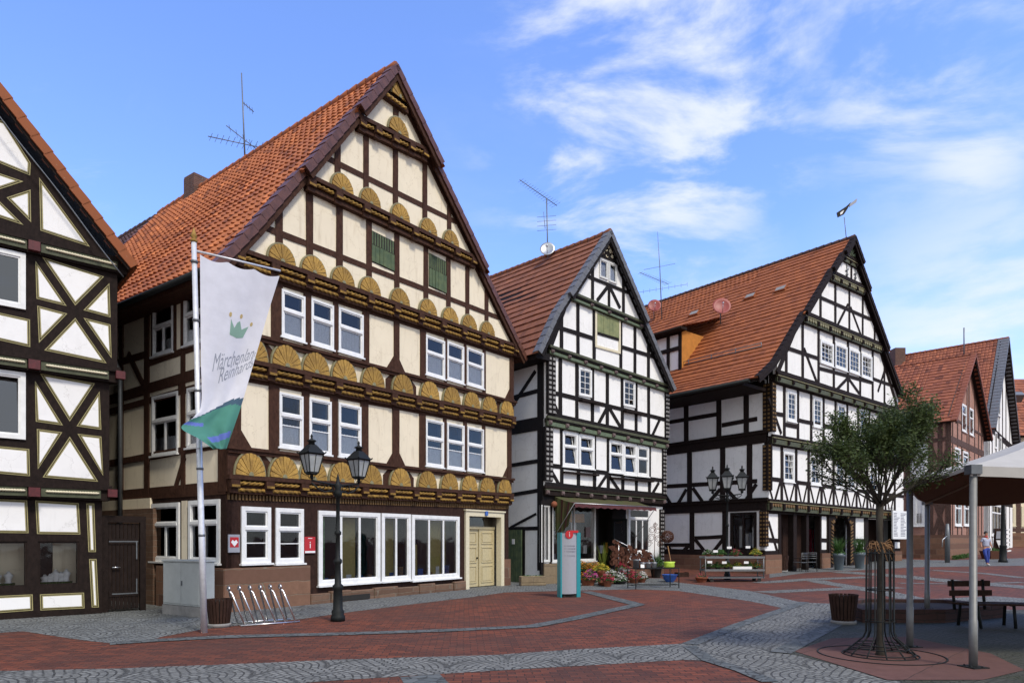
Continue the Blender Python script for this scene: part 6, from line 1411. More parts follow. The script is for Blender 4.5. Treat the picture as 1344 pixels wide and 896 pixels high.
# street lamps
def lantern(par,c,s,ang):
    mb=MB(); ca,sa=math.cos(ang),math.sin(ang)
    def sq(r_,z): return [c+Vector((ca*x-sa*y,sa*x+ca*y,z))*1.0 for x,y in((-r_,-r_),(r_,-r_),(r_,r_),(-r_,r_))]
    lo,hi=sq(.115*s,.08*s),sq(.20*s,.52*s)
    for i in range(4):
        j=(i+1)%4; mb.tube([lo[i],hi[i]],.014*s,4,smooth=False); mb.tube([lo[i],lo[j]],.017*s,4,smooth=False); mb.tube([hi[i],hi[j]],.024*s,4,smooth=False)
        mb.tube([(lo[i]+lo[j])/2,(hi[i]+hi[j])/2],.008*s,4,smooth=False)
        mb.tube([hi[i],hi[i]+(hi[i]-c-Vector((0,0,.52*s)))*.22+Vector((0,0,.05*s))],.016*s,4)
    mb.lathe([(.13*s,.03*s),(.15*s,.06*s),(.12*s,.085*s)],c,8); mb.lathe([(.03*s,-.08*s),(.05*s,-.02*s),(.03*s,.03*s)],c,8)
    for i in range(4):
        a=ang+math.pi/4+i*math.pi/2; mb.tube([c+Vector((.11*s*math.cos(a),.11*s*math.sin(a),.08*s)),c+Vector((.05*s*math.cos(a),.05*s*math.sin(a),-.07*s))],.008*s,4)
    l=mb.build('lantern',M['iron'],par)
    mb=MB(); a_,b_=sq(.105*s,.085*s),sq(.188*s,.51*s); mb.add(a_+b_,[(0,1,5,4),(1,2,6,5),(2,3,7,6),(3,0,4,7)]); mb.build('glass',M['lanternglass'],l)
    mb=MB(); h_=sq(.23*s,.53*s); k=sq(.075*s,.74*s); mb.add(h_+k,[(0,1,5,4),(1,2,6,5),(2,3,7,6),(3,0,4,7),(3,2,1,0),(4,5,6,7)]); mb.lathe([(.085*s,.73*s),(.07*s,.80*s),(.11*s,.82*s),(.11*s,.84*s),(.04*s,.87*s),(.02*s,.91*s),(.035*s,.94*s),(.004*s,1.0*s)],c,10); mb.build('lamp_roof',M['iron'],l)
def lamp(label,p,h,arms,s,r_=.06):
    t=thing('street_lamp',label,'street lamp',(p.x,p.y,p.z),'old style lantern lamps'); mb=MB()
    mb.lathe([(.145,0),(.145,.10),(.12,.13),(.13,.20),(.10,.24),(.09,.62),(.11,.66),(.11,.72),(.068,.76),(.058,1.15),(.085,1.19),(.085,1.24),(.048,1.28),(.043,h*.62),(.07,h*.63),(.07,h*.645),(.04,h*.66),(.037,h-.30),(.07,h-.28),(.09,h-.18),(.055,h-.12),(.10,h-.04),(.04,h),(.03,h+.1),(.004,h+.2)],p,14); mb.build('post',M['iron'],t)
    for a in arms:
        e=p+Vector((a[0],a[1],h+.02)); mb=MB(); c=p+Vector((0,0,h-.05))
        mb.tube([c,c+(e-c)*.5+Vector((0,0,.0)),e],.022,6)
        pts=[c+Vector((0,0,-.14))]+[c+(e-c)*k+Vector((0,0,-.16*math.sin(k*3.0)-.02)) for k in(.25,.5,.75,1)]
        mb.tube(pts,.016,6)
        for k0 in(.3,.62):
            cc=c+(e-c)*k0+Vector((0,0,-.075)); dd_=(e-c).normalized(); mb.tube([cc+dd_*.06*math.cos(q)+Vector((0,0,.06*math.sin(q))) for q in [i*.7 for i in range(9)]],.010,5)
        mb.build('arm',M['iron'],t); lantern(t,e+Vector((0,0,.10*s)),s,math.atan2(a[1],a[0])+math.pi/4*0)
    return t
lp=grd(443.5,814.5); lamp('near double lantern lamp post standing before the shop windows of the cream house',lp,2.80,[(-.40,-.45),(.31,.50)],.83)
lp=Vector(((954.5-CU)/F*27.3,27.3,gz(0,27.3))); aa=R(-18); lamp('farther lamp post with a cluster of lanterns behind the flower trolley',lp,3.45,[(.57*math.cos(aa+i*math.pi/2),.57*math.sin(aa+i*math.pi/2)) for i in range(4)],1.05,.07)
# information pillar
ip=grd(746,783); st=thing('information_pillar','free standing grey and teal information pillar with a red disc at its top','sign',(ip.x,ip.y,0))
w_=.30; hh=1.84; n_=12; mb=MB(); dv=Vector((.94,.34,0)); nv=Vector((.34,-.94,0))
pts=[ip+dv*(-w_+.04+2*(w_-.06)*i/n_)+nv*(.10+.07*math.sin(math.pi*i/n_)) for i in range(n_+1)]+[ip+dv*(w_-.08)-nv*.02,ip-dv*(w_-.04)-nv*.02]
mb.prism([p+Vector((0,0,.10)) for p in pts],(0,0,hh-.10)); mb.build('panel',M['grey_pl'],st)
mb=MB()
for a,b in((-w_,-w_+.045),(w_-.09,w_+.03)): mb.obox(ip+dv*(a+b)/2+Vector((0,0,hh/2+.01)),dv*(b-a)/2,nv*.12,(0,0,hh/2+.01))
mb.obox(ip-nv*.05+Vector((0,0,hh/2)),dv*(w_-.05),nv*.03,(0,0,hh/2)); mb.build('side_panel',M['teal'],st)
mb=MB(); mb.obox(ip+Vector((0,0,.05)),dv*.2,nv*.1,(0,0,.05)); mb.build('base',M['dark'],st)
c=ip+dv*-.05+nv*.178+Vector((0,0,hh-.04)); mb=MB(); vs=[c+dv*.12*math.cos(i*math.pi/12)+Vector((0,0,.12*math.sin(i*math.pi/12))) for i in range(24)]; mb.prism(vs,nv*-.03); mb.obox(c+dv*.16-nv*.016+Vector((0,0,.085)),dv*.12,nv*.012,(0,0,.035)); dsc=mb.build('red_disc',M['redsign'],st)
v_,f_=text_mesh('i',.21,0,.003); mb=MB(); mb.add([c+nv*.005+dv*v.x*1.3+Vector((0,0,v.y)) for v in v_],f_); mb.build('letter',M['white_pl'],dsc,recalc=False)
mb=MB(); r_=random.Random(3)
for k,z in enumerate((1.48,1.40,1.32,1.20)):
    x=-.19
    while x<.15:
        l_=r_.uniform(.012,.05); y0=x+.0; q=(x+w_-.04)/(2*(w_-.06)); mb.obox(ip+dv*(x+l_/2)+nv*(.107+.07*math.sin(math.pi*q))+Vector((0,0,z)),dv*l_/2,nv*.002,(0,0,.012 if k<3 else .008)); x+=l_+.012
mb.build('printed_lines',M['print'],st)
# wall signs
def signplate(label,u0,v0,u1,v1,mat,off=.03):
    t0,z1=F2.q(u0,v0,off); t1=F2.t(u1,off); z0=F2.z(u1,v1,off); p=F2.P(t0,z0,off)
    t=thing('wall_sign',label,'sign',(p.x,p.y,p.z)); mb=MB(); F2.slab(mb,t0,t1,z0,z1,off-.02,off+.015); mb.build('plate',M[mat],t,bevel=.004); return t,t0,t1,z0,z1,off+.015
t,t0,t1,z0,z1,o=signplate('small red information sign with a white letter between the white windows',399.5,704,413.5,725.5,'redsign')
v_,f_=text_mesh('i',.26,0,.004); mb=MB(); mb.add([F2.P((t0+t1)/2+v.x,(z0+z1)/2+.0+v.y,o+.004+v.z) for v in v_],f_); mb.build('letter',M['white_pl'],t,recalc=False)
mb=MB(); F2.slab(mb,t0+.01,t1-.01,z0+.01,z0+.06,o-.004,o+.004); F2.slab(mb,t0+.10,t1-.10,z1-.045,z1-.03,o-.004,o+.003); mb.build('printed_band',M['white_pl'],t)
t,t0,t1,z0,z1,o=signplate('small red and grey plaque at the left corner of the cream house front',299.5,701,314.5,724.5,'grey_pl')
mb=MB(); F2.slab(mb,t0+.035,t1-.035,z0+.12,z1-.06,o-.004,o+.004); mb.build('printed_field',M['redsign'],t)
mb=MB(); c0=((t0+t1)/2,(z0+z1)/2+.02); F2.prism(mb,[(c0[0],c0[1]-.09),(c0[0]+.085,c0[1]+.01),(c0[0]+.045,c0[1]+.065),(c0[0],c0[1]+.03),(c0[0]-.045,c0[1]+.065),(c0[0]-.085,c0[1]+.01)],o,o+.008); mb.build('heart_emblem',M['white_pl'],t)
# notice board on house 4
p=F4.P(F4.t(1181),3.0,.6); nbd=thing('notice_board','large white hanging sign with printed lines at the right end of the long house','sign',(p.x,p.y,p.z))
t0,t1=F4.t(1171.5,.5),F4.t(1190,.5); z0,z1=F4.z(1180,707,.5),F4.z(1180,670,.5); mb=MB(); F4.slab(mb,t0,t1,z0,z1,.45,.52); mb.build('board',M['white_pl'],nbd)
mb=MB(); r_=random.Random(8)
for i in range(16):
    z=z1-.15-i*(z1-z0-.25)/16
    for a in(t0+.12,(t0+t1)/2+.08): F4.slab(mb,a,a+r_.uniform(.35,(t1-t0)/2-.2),z-.02,z+.02,.515,.526)
mb.build('printed_lines',M['print'],nbd)
mb=MB(); mb.tube([F4.P(t0+.1,z1,.48),F4.P(t0+.1,z1+.15,.48),F4.P(t0+.1,z1+.15,0)],.02,5); mb.build('bracket',M['iron'],nbd)
# raised bed, canopy, poles, bench
A_=[grd(1060,812,.0)]
bed=thing('raised_bed','low brick edged raised bed of dark soil behind the caged tree','planting bed',(7.6,14.1,0))
pts=[(6.95,13.3),(8.6,13.3),(10.4,14.2),(10.2,15.6),(8.2,15.9),(7.35,15.2)]
mb=MB(); cx_=sum(p[0] for p in pts)/6; cy_=sum(p[1] for p in pts)/6
for i in range(6):
    a=Vector((*pts[i],0));b=Vector((*pts[(i+1)%6],0)); ai=a+(Vector((cx_,cy_,0))-a).normalized()*.3; bi=b+(Vector((cx_,cy_,0))-b).normalized()*.3
    mb.prism([a,b,bi,ai],(0,0,.27))
mb.build('edging_wall',M['bedwall'],bed); mb=MB(); mb.prism([Vector((cx_+(p[0]-cx_)*.9,cy_+(p[1]-cy_)*.9,0)) for p in pts],(0,0,.20)); mb.build('soil',M['soil'],bed)
cp=thing('canopy','big off white umbrella canopy with brown lining on grey poles over the shaded seats','parasol',(8.9,10.6,0))
rim=[(5.88,8.6,2.60),(6.02,10.25,2.58),(8.30,13.45,2.44),(11.2,14.4,2.5),(13.4,12.6,2.55),(13.6,9.6,2.6),(11.6,7.8,2.62),(9.2,8.35,2.62)]
apx_=Vector((8.9,10.4,3.62)); mb=MB(); li=MB(); n=len(rim)
for i in range(n):
    a=Vector(rim[i]);b=Vector(rim[(i+1)%n]); k=8; g_=[]
    for r_ in range(k+1):
        row=[]
        for c_ in range(k+1):
            e=a+(b-a)*(c_/k); q=r_/k; p=e+(apx_-e)*q; p.z-=.10*math.sin(math.pi*q)*(1) ; p.z-=.06*math.sin(math.pi*c_/k)*(1-q); row.append(p)
        g_.append(row)
    V=[p for row in g_ for p in row]; fs=[(r_*(k+1)+c_,r_*(k+1)+c_+1,(r_+1)*(k+1)+c_+1,(r_+1)*(k+1)+c_) for r_ in range(k) for c_ in range(k)]
    mb.add(V,fs,0,True); li.add([p-Vector((0,0,.035)) for p in V],fs,0,True)
    # hem
    H0=[g_[0][c_] for c_ in range(k+1)]; out_=((a+b)/2-apx_); out_.z=0; out_.normalize()
    mb.add([p+out_*.01 for p in H0]+[p+out_*.015+Vector((0,0,(-.14 if i>2 else -.055)+.01*math.sin(c_*1.1))) for c_,p in enumerate(H0)],[(c_,c_+1,k+2+c_,k+1+c_) for c_ in range(k)],0,True)
    li.add([p-out_*.012 for p in H0]+[p-out_*.007+Vector((0,0,(-.139 if i>2 else -.054)+.01*math.sin(c_*1.1))) for c_,p in enumerate(H0)],[(c_,c_+1,k+2+c_,k+1+c_) for c_ in range(k)],0,True)
mb.build('canopy_cloth',M['canopy'],cp,recalc=False); lo_=li.build('lining',M['canopyin'],cp,recalc=False)
for i in range(n):
    a=Vector(rim[i]); mb=MB(); 
    pts_=[a+(apx_-a)*q+Vector((0,0,-.10*math.sin(math.pi*q)-.06)) for q in(0,.25,.5,.75,1)]; mb.tube(pts_,.028,5); mb.build('rib',M['canopyrib'],lo_)
for x,y,zt in((5.93,8.62,2.52),(6.10,10.28,2.50),(8.36,13.5,2.38),(11.2,14.3,2.45),(13.3,12.5,2.5),(13.5,9.6,2.5)):
    mb=MB(); zb=.24 if abs(x-8.36)<.1 else 0; mb.tube([(x,y,zb+.03),(x,y,.62),(x,y,.625),(x,y,zt)],[.050,.050,.044,.044],12); po=mb.build('pole',M['pole'],cp)
    mb=MB(); mb.obox((x,y,zb+.015),(.12,.03,0),(-.03,.12,0),(0,0,.012)); 
    for i in range(4): a=i*math.pi/2+.7; mb.ball((x+.10*math.cos(a),y+.10*math.sin(a),zb+.03),.014)
    mb.build('foot_plate',M['iron'],po)
    mb=MB(); mb.obox((x,y,zt+.03),(.07,0,0),(0,.07,0),(0,0,.06)); mb.build('cap',M['lead'],po)
# bench (curved seat round the pole, short back)
bp=grd(1290,812); bn=thing('park_bench','curved dark slatted bench with a short backrest under the canopy','bench',(bp.x,bp.y,0))
C0=Vector((9.9,9.6,0)); R0=4.15
def arcp(a,r_,z): return C0+Vector((r_*math.cos(a),r_*math.sin(a),z))
b0=Vector(((1250-CU)/F*12.9,12.9,0)); b1=Vector(((1312-CU)/F*13.2,13.2,0)); b2=Vector(((1400-CU)/F*12.4,12.4,0))
def bz(k): return b0*(1-k)**2+b1*2*k*(1-k)+b2*k*k
mb=MB()
for j in range(5):
    pts_=[]
    for i in range(13):
        k=i/12; p=bz(k); d=(bz(min(1,k+.05))-bz(max(0,k-.05))).normalized(); n_=Vector((d.y,-d.x,0)); pts_.append((p+n_*(j*.10-.02),n_,d))
    for (p,n1,d1),(q,n2,d2) in zip(pts_,pts_[1:]):
        mb.add([p+Vector((0,0,.42)),q+Vector((0,0,.42)),q+n2*.085+Vector((0,0,.42)),p+n1*.085+Vector((0,0,.42)),p+Vector((0,0,.455)),q+Vector((0,0,.455)),q+n2*.085+Vector((0,0,.455)),p+n1*.085+Vector((0,0,.455))],[(3,2,1,0),(4,5,6,7),(0,1,5,4),(1,2,6,5),(2,3,7,6),(3,0,4,7)])
mb.build('seat',M['wood'],bn)
mb=MB()
for z,k in((.62,.0),(.80,-.05)):
    a=bz(.0)+Vector((0,.08-k,z)); b=bz(.42)+Vector((0,.10-k,z+.0)); mb.obox((a+b)/2,(b-a)/2,Vector((0,.018,0)),(0,0,.055))
mb.build('backrest',M['wood'],bn)
for k in(.04,.34):
    p=bz(k); mb=MB(); mb.tube([p+Vector((0,.05,.3)),p+Vector((0,.12,.88))],.028,5); mb.build('backrest_support',M['iron'],bn)
for k in(.06,.5,.85):
    p=bz(k); d=(bz(k+.05)-bz(k-.05)).normalized(); n_=Vector((d.y,-d.x,0))
    mb=MB(); mb.tube([p,p+n_*.05+Vector((0,0,.42)),p+n_*.42+Vector((0,0,.42)),p+n_*.50+Vector((0,0,0))],.03,5); mb.build('leg',M['iron'],bn)
# tree with grate and guard
tb=Vector(((1155-CU)/F*9.55,9.55,0))
sl_=sheet('tree_pit_slabs',[(1042,855),(1092,838),(1190,836),(1300,858),(1345,880),(1290,893),(1165,893)],.014,M['redslab'])
tg=thing('tree_guard','flared black iron guard of upright bars round the tree trunk','tree guard',(tb.x,tb.y,0)); n=12
for i in range(n):
    a=2*math.pi*i/n+.2; dr=Vector((math.cos(a),math.sin(a),0)); mb=MB()
    mb.tube([tb+dr*.47+Vector((0,0,.02)),tb+dr*.42+Vector((0,0,.07)),tb+dr*.22+Vector((0,0,.25)),tb+dr*.182+Vector((0,0,.34)),tb+dr*.175+Vector((0,0,1.52))],.010,6); mb.build('upright_bar',M['iron'],tg)
def ringm(r_,z,w_=.009):
    mb=MB(); mb.tube([tb+Vector((r_*math.cos(a),r_*math.sin(a),z)) for a in [2*math.pi*i/28 for i in range(29)]],w_,5,cap=False); return mb
for r_,z in((.184,.50),(.180,.94),(.178,1.46),(.44,.05),(.36,.12),(.30,.17),(.49,.02)): ringm(r_,z).build('ring',M['iron'],tg)
mb=MB(); ring=[]
r_=random.Random(5)
for i in range(34):
    a=r_.uniform(0,6.28); p=tb+Vector((.05*math.cos(a),.05*math.sin(a),r_.uniform(1.50,1.62))); mb.tube([p,p+Vector((.09*math.cos(a),.09*math.sin(a),r_.uniform(-.02,.06))),p+Vector((.14*math.cos(a+.4),.14*math.sin(a+.4),r_.uniform(-.16,-.04)))],.005,4)
cw=mb.build('coir_wrap',M['woodlt'],tg)
gr_=MB(); 
for i in range(40):
    a0=2*math.pi*i/40; a1=2*math.pi*(i+1)/40
    for r0_,r1_ in((.80,.822),): gr_.prism([tb+Vector((r0_*math.cos(a0),r0_*math.sin(a0),.016)),tb+Vector((r1_*math.cos(a0),r1_*math.sin(a0),.016)),tb+Vector((r1_*math.cos(a1),r1_*math.sin(a1),.016)),tb+Vector((r0_*math.cos(a1),r0_*math.sin(a1),.016))],(0,0,.008))
go=gr_.build('tree_pit_ring',M['iron']); tag(go,'flat iron ring let into the red slabs round the tree guard','tree grate')
tr=thing('tree','small round headed street tree with a dense crown of thin upright branches','tree',(tb.x,tb.y,0))
r_=random.Random(11); mb=MB(); tips=[]
fork=tb+Vector((0,0,2.16)); mb.tube([tb+Vector((0,0,-.05)),tb+Vector((.01,0,.06)),tb+Vector((0,.0,.3)),tb+Vector((.015,0,1.2)),tb+Vector((-.01,0,1.8)),fork],[.080,.060,.047,.041,.040,.052],12); mb.build('trunk',M['bark'],tr)
mb=MB()
def branch(p,d,L_,r0,lev):
    k=4; pts=[p]; q=p.copy(); dd_=d.copy()
    for i in range(k):
        dd_=(dd_+Vector((r_.gauss(0,.09),r_.gauss(0,.09),r_.gauss(0,.05)+.03*lev*0))).normalized(); q=q+dd_*(L_/k); pts.append(q.copy())
        if lev<3 and i>=1-(lev>0):
            for _ in range(2 if lev<2 else (1 if r_.random()<.8 else 2)):
                side=Vector((r_.gauss(0,1),r_.gauss(0,1),r_.gauss(0,.6))); nd_=(dd_+side.normalized()*.36).normalized(); nd_.z=max(nd_.z,-.05+.1*lev); branch(q.copy(),nd_.normalized(),L_*r_.uniform(.28,.44),r0*.5,lev+1)
    rs=[r0*(1-.55*i/k) for i in range(k+1)]; mb.tube(pts,rs,5 if lev else 7)
    if lev>=1: tips.extend(pts[2:])
for i in range(26):
    a=2*math.pi*i*.382*1.0+r_.uniform(-.2,.2); el=R([32,46,58,68,78,52,40][i%7]+r_.uniform(-5,5)); d=Vector((math.cos(a)*math.cos(el),math.sin(a)*math.cos(el),math.sin(el)))
    L_=min(.66/math.cos(el),.92/math.sin(el))*r_.uniform(.84,1.0); branch(fork+Vector((0,0,-.05+r_.uniform(-.05,.08))),d,L_,.0145,0)
mb.build('branches',M['bark'],tr)
lf=MB(); P_=[]
for t_ in tips:
    rel=t_-fork; hr=math.hypot(rel.x,rel.y)
    dens=max(0,min(1,(rel.z-.42)/.65))**1.2+.10*max(0,min(1,(hr-.5)/.3))
    for _ in range(int(9*dens*r_.random()+ (1 if r_.random()<.35 else 0))): P_.append(t_+Vector((r_.gauss(0,.055),r_.gauss(0,.055),r_.gauss(0,.055))))
r_.shuffle(P_); P_=P_[:30000]
leaves(lf,P_,.025,0,.7,5,2.0); lf.build('foliage',M['leaf'],tr,recalc=False)
# ================================================ PERSON
pp=grd(1294,742); ps=thing('person','person in light blue T-shirt and blue jeans walking on the far paving','person',(pp.x,pp.y,pp.z))
def skinmesh(name,verts,edges,rad,mat,parent,sub=2,root=0):
    me=bpy.data.meshes.new(name); me.from_pydata([tuple(Vector(v)) for v in verts],edges,[]); o=bpy.data.objects.new(name,me); COL.objects.link(o)
    m_=o.modifiers.new('skin','SKIN'); m_.use_smooth_shade=True
    for i,sv in enumerate(me.skin_vertices[0].data): r__=rad[i]; sv.radius=r__ if isinstance(r__,tuple) else (r__,r__); sv.use_root=(i==root)
    s_=o.modifiers.new('sub','SUBSURF'); s_.levels=sub; s_.render_levels=sub; me.materials.append(M[mat]); o.parent=parent; return o
# metres, facing -y (towards the camera); x to the right in the picture
bv=[(0,0,.95),(0,0,1.10),(0,0,1.28),(0,0,1.42),(0,-.01,1.50),(0,-.02,1.58),(0,-.03,1.68),(0,-.02,1.77),
    (.09,0,.90),(.10,-.02,.50),(.10,.02,.10),(.10,-.10,.04),
    (-.09,0,.90),(-.12,-.16,.54),(-.02,-.12,.13),(-.01,-.22,.07),
    (.17,0,1.42),(.24,.02,1.17),(.28,-.06,.95),(-.17,0,1.42),(-.25,.04,1.18),(-.26,-.05,.96)]
be=[(0,1),(1,2),(2,3),(3,4),(4,5),(5,6),(6,7),(0,8),(8,9),(9,10),(10,11),(0,12),(12,13),(13,14),(14,15),(3,16),(16,17),(17,18),(3,19),(19,20),(20,21)]
br_=[(.15,.11),(.14,.10),(.16,.11),(.12,.08),.052,.06,.088,.07,.09,.06,.045,.04,.09,.06,.045,.04,.055,.042,.032,.055,.042,.032]
body=skinmesh('body',bv,be,br_,'skin',ps)
for sx_ in(1,-1):
    w0=Vector(bv[18 if sx_>0 else 21]); mb=MB()
    mb.tube([w0,w0+Vector((0,-.02,-.05)),w0+Vector((0,-.03,-.09))],[.028,.036,.030],8)
    for k,(dx,L_) in enumerate(((-.028,.065),(-.010,.080),(.010,.075),(.026,.060))):
        q=w0+Vector((dx*.6,-.035+dx*.4,-.085)); mb.tube([q,q+Vector((0,-.012,-L_*.55)),q+Vector((0,.004,-L_))],[.010,.009,.007],6)
    q=w0+Vector((-sx_*.028,-.03,-.03)); mb.tube([q,q+Vector((-sx_*.022,-.02,-.035)),q+Vector((-sx_*.02,-.03,-.06))],[.012,.010,.008],6)
    mb.v=[v+Vector(pp) for v in mb.v]; mb.build('hand',M['skin'],body)
skinmesh('shirt',[(0,0,.98),(0,0,1.10),(0,0,1.28),(0,0,1.41),(0,0,1.47),(.16,0,1.41),(.225,.015,1.24),(-.16,0,1.41),(-.225,.03,1.24)],[(0,1),(1,2),(2,3),(3,4),(3,5),(5,6),(3,7),(7,8)],[(.185,.135),(.175,.13),(.185,.13),(.14,.10),.072,.078,.068,.078,.068],'shirt',ps)
skinmesh('jeans',[(0,0,1.0),(0,0,.93),(.095,0,.84),(.105,-.02,.50),(.10,.02,.10),(-.095,-.01,.84),(-.12,-.155,.54),(-.025,-.125,.15)],[(0,1),(1,2),(2,3),(3,4),(1,5),(5,6),(6,7)],[(.17,.125),(.165,.125),.105,.08,.062,.105,.08,.062],'jeans',ps,root=1)
mb=MB(); c=Vector(pp); mb.ball(c+Vector((0,.005,1.735)),.102,0,12,8,(.92,1.05,.95)); 
h_=mb.build('hair',M['hair'],ps)
mb=MB(); mb.ball(c+Vector((0,-.035,1.665)),.078,0,12,9,(.88,1,1.25)); mb.ball(c+Vector((0,-.118,1.665)),.016,0,6,5,(.8,1,1.4)); mb.ball(c+Vector((.083,0,1.67)),.022,0,6,5,(.4,.8,1.2)); mb.ball(c+Vector((-.083,0,1.67)),.022,0,6,5,(.4,.8,1.2)); mb.build('face',M['skin'],body)
mb=MB()
for sx_ in(-1,1): mb.ball(c+Vector((sx_*.030,-.108,1.69)),.009,0,6,4); mb.obox(c+Vector((sx_*.03,-.108,1.708)),(.016,0,0),(0,.006,0),(0,0,.004))
mb.obox(c+Vector((0,-.108,1.625)),(.022,0,0),(0,.006,0),(0,0,.004)); mb.build('eyes_and_mouth',M['hair'],body)
mb=MB(); mb.lathe([(.075,1.50),(.088,1.53),(.07,1.57)],c+Vector((0,-.02,0)),12); mb.build('neck_scarf',M['redscarf'],ps)
for q in((.10,-.04,.045),(-.01,-.17,.06)):
    mb=MB(); p=c+Vector(q); mb.ball(p,.062,0,10,6,(.75,1.9,.72)); mb.build('shoe',M['shoe'],ps)
# ================================================ ROOFTOP THINGS
def ridge_at(F_,ta,za,u,sag=0):
    k=(u-CU)/F; a=F_.P(ta,0,0); s_=(k*a.y-a.x)/(-F_.n[0]+k*F_.n[1]); p=F_.P(ta,za+sag*s_,-s_); return p
def yagi(mb,a,b,n,el,r_=.012):
    a=Vector(a);b=Vector(b); mb.tube([a,b],r_*1.3,5); d=(b-a).normalized(); s_=d.cross(Vector((0,0,1))).normalized()
    for i in range(n):
        p=a+(b-a)*((i+.5)/n); l=el*(.6+.4*i/n); mb.tube([p-s_*l,p+s_*l],r_*.6,4)
p=ridge_at(F2,ap[0],ap[1],322,-.045); Y=p.y; t=thing('roof_antenna','tall mast antenna with cross bars on the ridge of the orange pantile roof','antenna',tuple(p))
mb=MB(); mb.tube([p-Vector((0,0,.3)),at(317,96,Y)],[.03,.018],6); mb.build('mast',M['lead'],t)
mb=MB(); yagi(mb,at(273,179,Y-.6),at(352,196,Y+.5),11,.42); yagi(mb,at(297,165,Y),at(342,200,Y+.3),5,.35); mb.build('aerial',M['lead'],t)
mb=MB(); yagi(mb,at(319,135,Y),at(333,147,Y+.1),4,.2); mb.build('aerial',M['lead'],t)
p=ridge_at(F3,ap3[0],ap3[1],719,.055); Y=p.y; t=thing('roof_antenna','antenna mast with a slanting aerial on the ridge of the slate edged house','antenna',tuple(p))
mb=MB(); mb.tube([p-Vector((0,0,.3)),at(717.5,260,Y)],.028,6); mb.tube([at(715.5,300,Y),at(713.5,278,Y)],.012,5); mb.build('mast',M['lead'],t)
mb=MB(); yagi(mb,at(682,236,Y-.8),at(731,270,Y+.5),16,.30); mb.build('aerial',M['lead'],t)
mb=MB(); 
for v in(284,290,296,302): mb.tube([at(705,v+1,Y),at(730,v-1,Y)],.008,4)
mb.build('aerial',M['lead'],t)
def dish(label,c,r_,mat,aim=(-.1,-.93,.34)):
    t=thing('satellite_dish',label,'satellite dish',tuple(c),'satellite dishes on the roofs'); n_=Vector(aim).normalized(); a=n_.cross(Vector((0,0,1))).normalized(); b=a.cross(n_); c=Vector(c); mb=MB(); V=[c]
    for i in range(1,5):
        for j in range(24): th=2*math.pi*j/24; q=i/4; V.append(c+(a*math.cos(th)+b*math.sin(th)*1.06)*r_*q+n_*(.22*r_*q*q))
    fs=[(0,1+j,1+(j+1)%24) for j in range(24)]+[(1+(i-1)*24+j,1+i*24+j,1+i*24+(j+1)%24,1+(i-1)*24+(j+1)%24) for i in range(1,4) for j in range(24)]
    mb.add(V,fs,0,True); d=mb.build('dish',M[mat],t,recalc=False); s_=d.modifiers.new('solid','SOLIDIFY'); s_.thickness=.02
    mb=MB(); f=c+n_*r_*.95-b*r_*.2; mb.tube([c-b*r_*.95+n_*.15*r_,f],.015,5); mb.ball(f,.05); mb.build('receiver_arm',M['metal'],t)
    mb=MB(); mb.tube([c-n_*.02,c-n_*.25,c-n_*.3-Vector((0,0,r_*1.5))],.03,6); mb.build('bracket',M['lead'],t)
c=at(718.5,328,p.y-.35); dish('pale grey satellite dish at the foot of the mast on the slate edged house',c,.32,'metal')
def onroof_at(u,v,s0_=0,s1_=16.5):
    best=None
    for i in range(700):
        s_=s0_+(s1_-s0_)*i/700; k=(u-CU)/F; a=F4.P(0,0,-s_); t=(k*a.y-a.x)/(F4.d[0]-k*F4.d[1])
        if t<-.3 or t>ap4[0]: continue
        q=onroof(s_,t); vv=CV-(q.z-H)/q.y*F
        if best is None or abs(vv-v)<best[0]: best=(abs(vv-v),q)
    return best[1]
q=onroof_at(948,424); c=q+Vector((0,-.1,.75)); M['reddish']=plain('reddish dish paint',(.26,.045,.035),.5)
c=at(947,403,q.y-.3); dish('large reddish satellite dish on the middle of the long red roof',c,.46,'reddish'); mb=MB(); 
q=onroof_at(862,414); c=at(859,402,q.y-.5); dish('reddish satellite dish beside the thin mast behind the dormer',c,.40,'reddish')
q=onroof_at(869,420); Y=q.y; t=thing('roof_antenna','thin tall aerial mast above the dormer of the long red roof','antenna',tuple(q))
mb=MB(); mb.tube([q-Vector((0,0,.3)),at(866,350,Y),at(863,304,Y)],[.035,.025,.010],6); mb.build('mast',M['lead'],t)
mb=MB(); yagi(mb,at(839.5,357.5,Y-.8),at(877.5,373,Y+.6),14,.32); mb.tube([at(845,354,Y),at(886,346,Y)],.012,5); mb.build('aerial',M['lead'],t)
mb=MB(); 
a=at(836,384,Y);b=at(902,373,Y+1); mb.tube([a,b],.010,4)
for i in range(9): c=a+(b-a)*i/8; mb.tube([c-Vector((0,0,.12)),c+Vector((0,0,.12))],.008,4)
mb.build('aerial',M['lead'],t)
p=ridge_at(F4,ap4[0],ap4[1],1111,.02); Y=p.y; t=thing('weather_vane','weather vane shaped like a small dark and white flag on the long red roof','weather vane',tuple(p))
mb=MB(); mb.tube([p,at(1108,285,Y)],.018,6); mb.build('rod',M['lead'],t)
mb=MB(); mb.prism([at(1098.5,279,Y),at(1110.5,271,Y),at(1117,265,Y),at(1112.5,274,Y),at(1108,281,Y),at(1100,285,Y)],(0,.06,0),0); mb.prism([at(1114,268.5,Y+.01),at(1125.5,260,Y+.01),at(1124,265.5,Y+.01),at(1115.5,271.5,Y+.01)],(0,.05,0),2); mb.prism([at(1103,279,Y-.02),at(1108,275.5,Y-.02),at(1105.5,280.5,Y-.02),at(1103,282,Y-.02)],(0,.02,0),1); mb.build('vane',[M['dark'],M['white_pl'],M['grey_pl']],t)
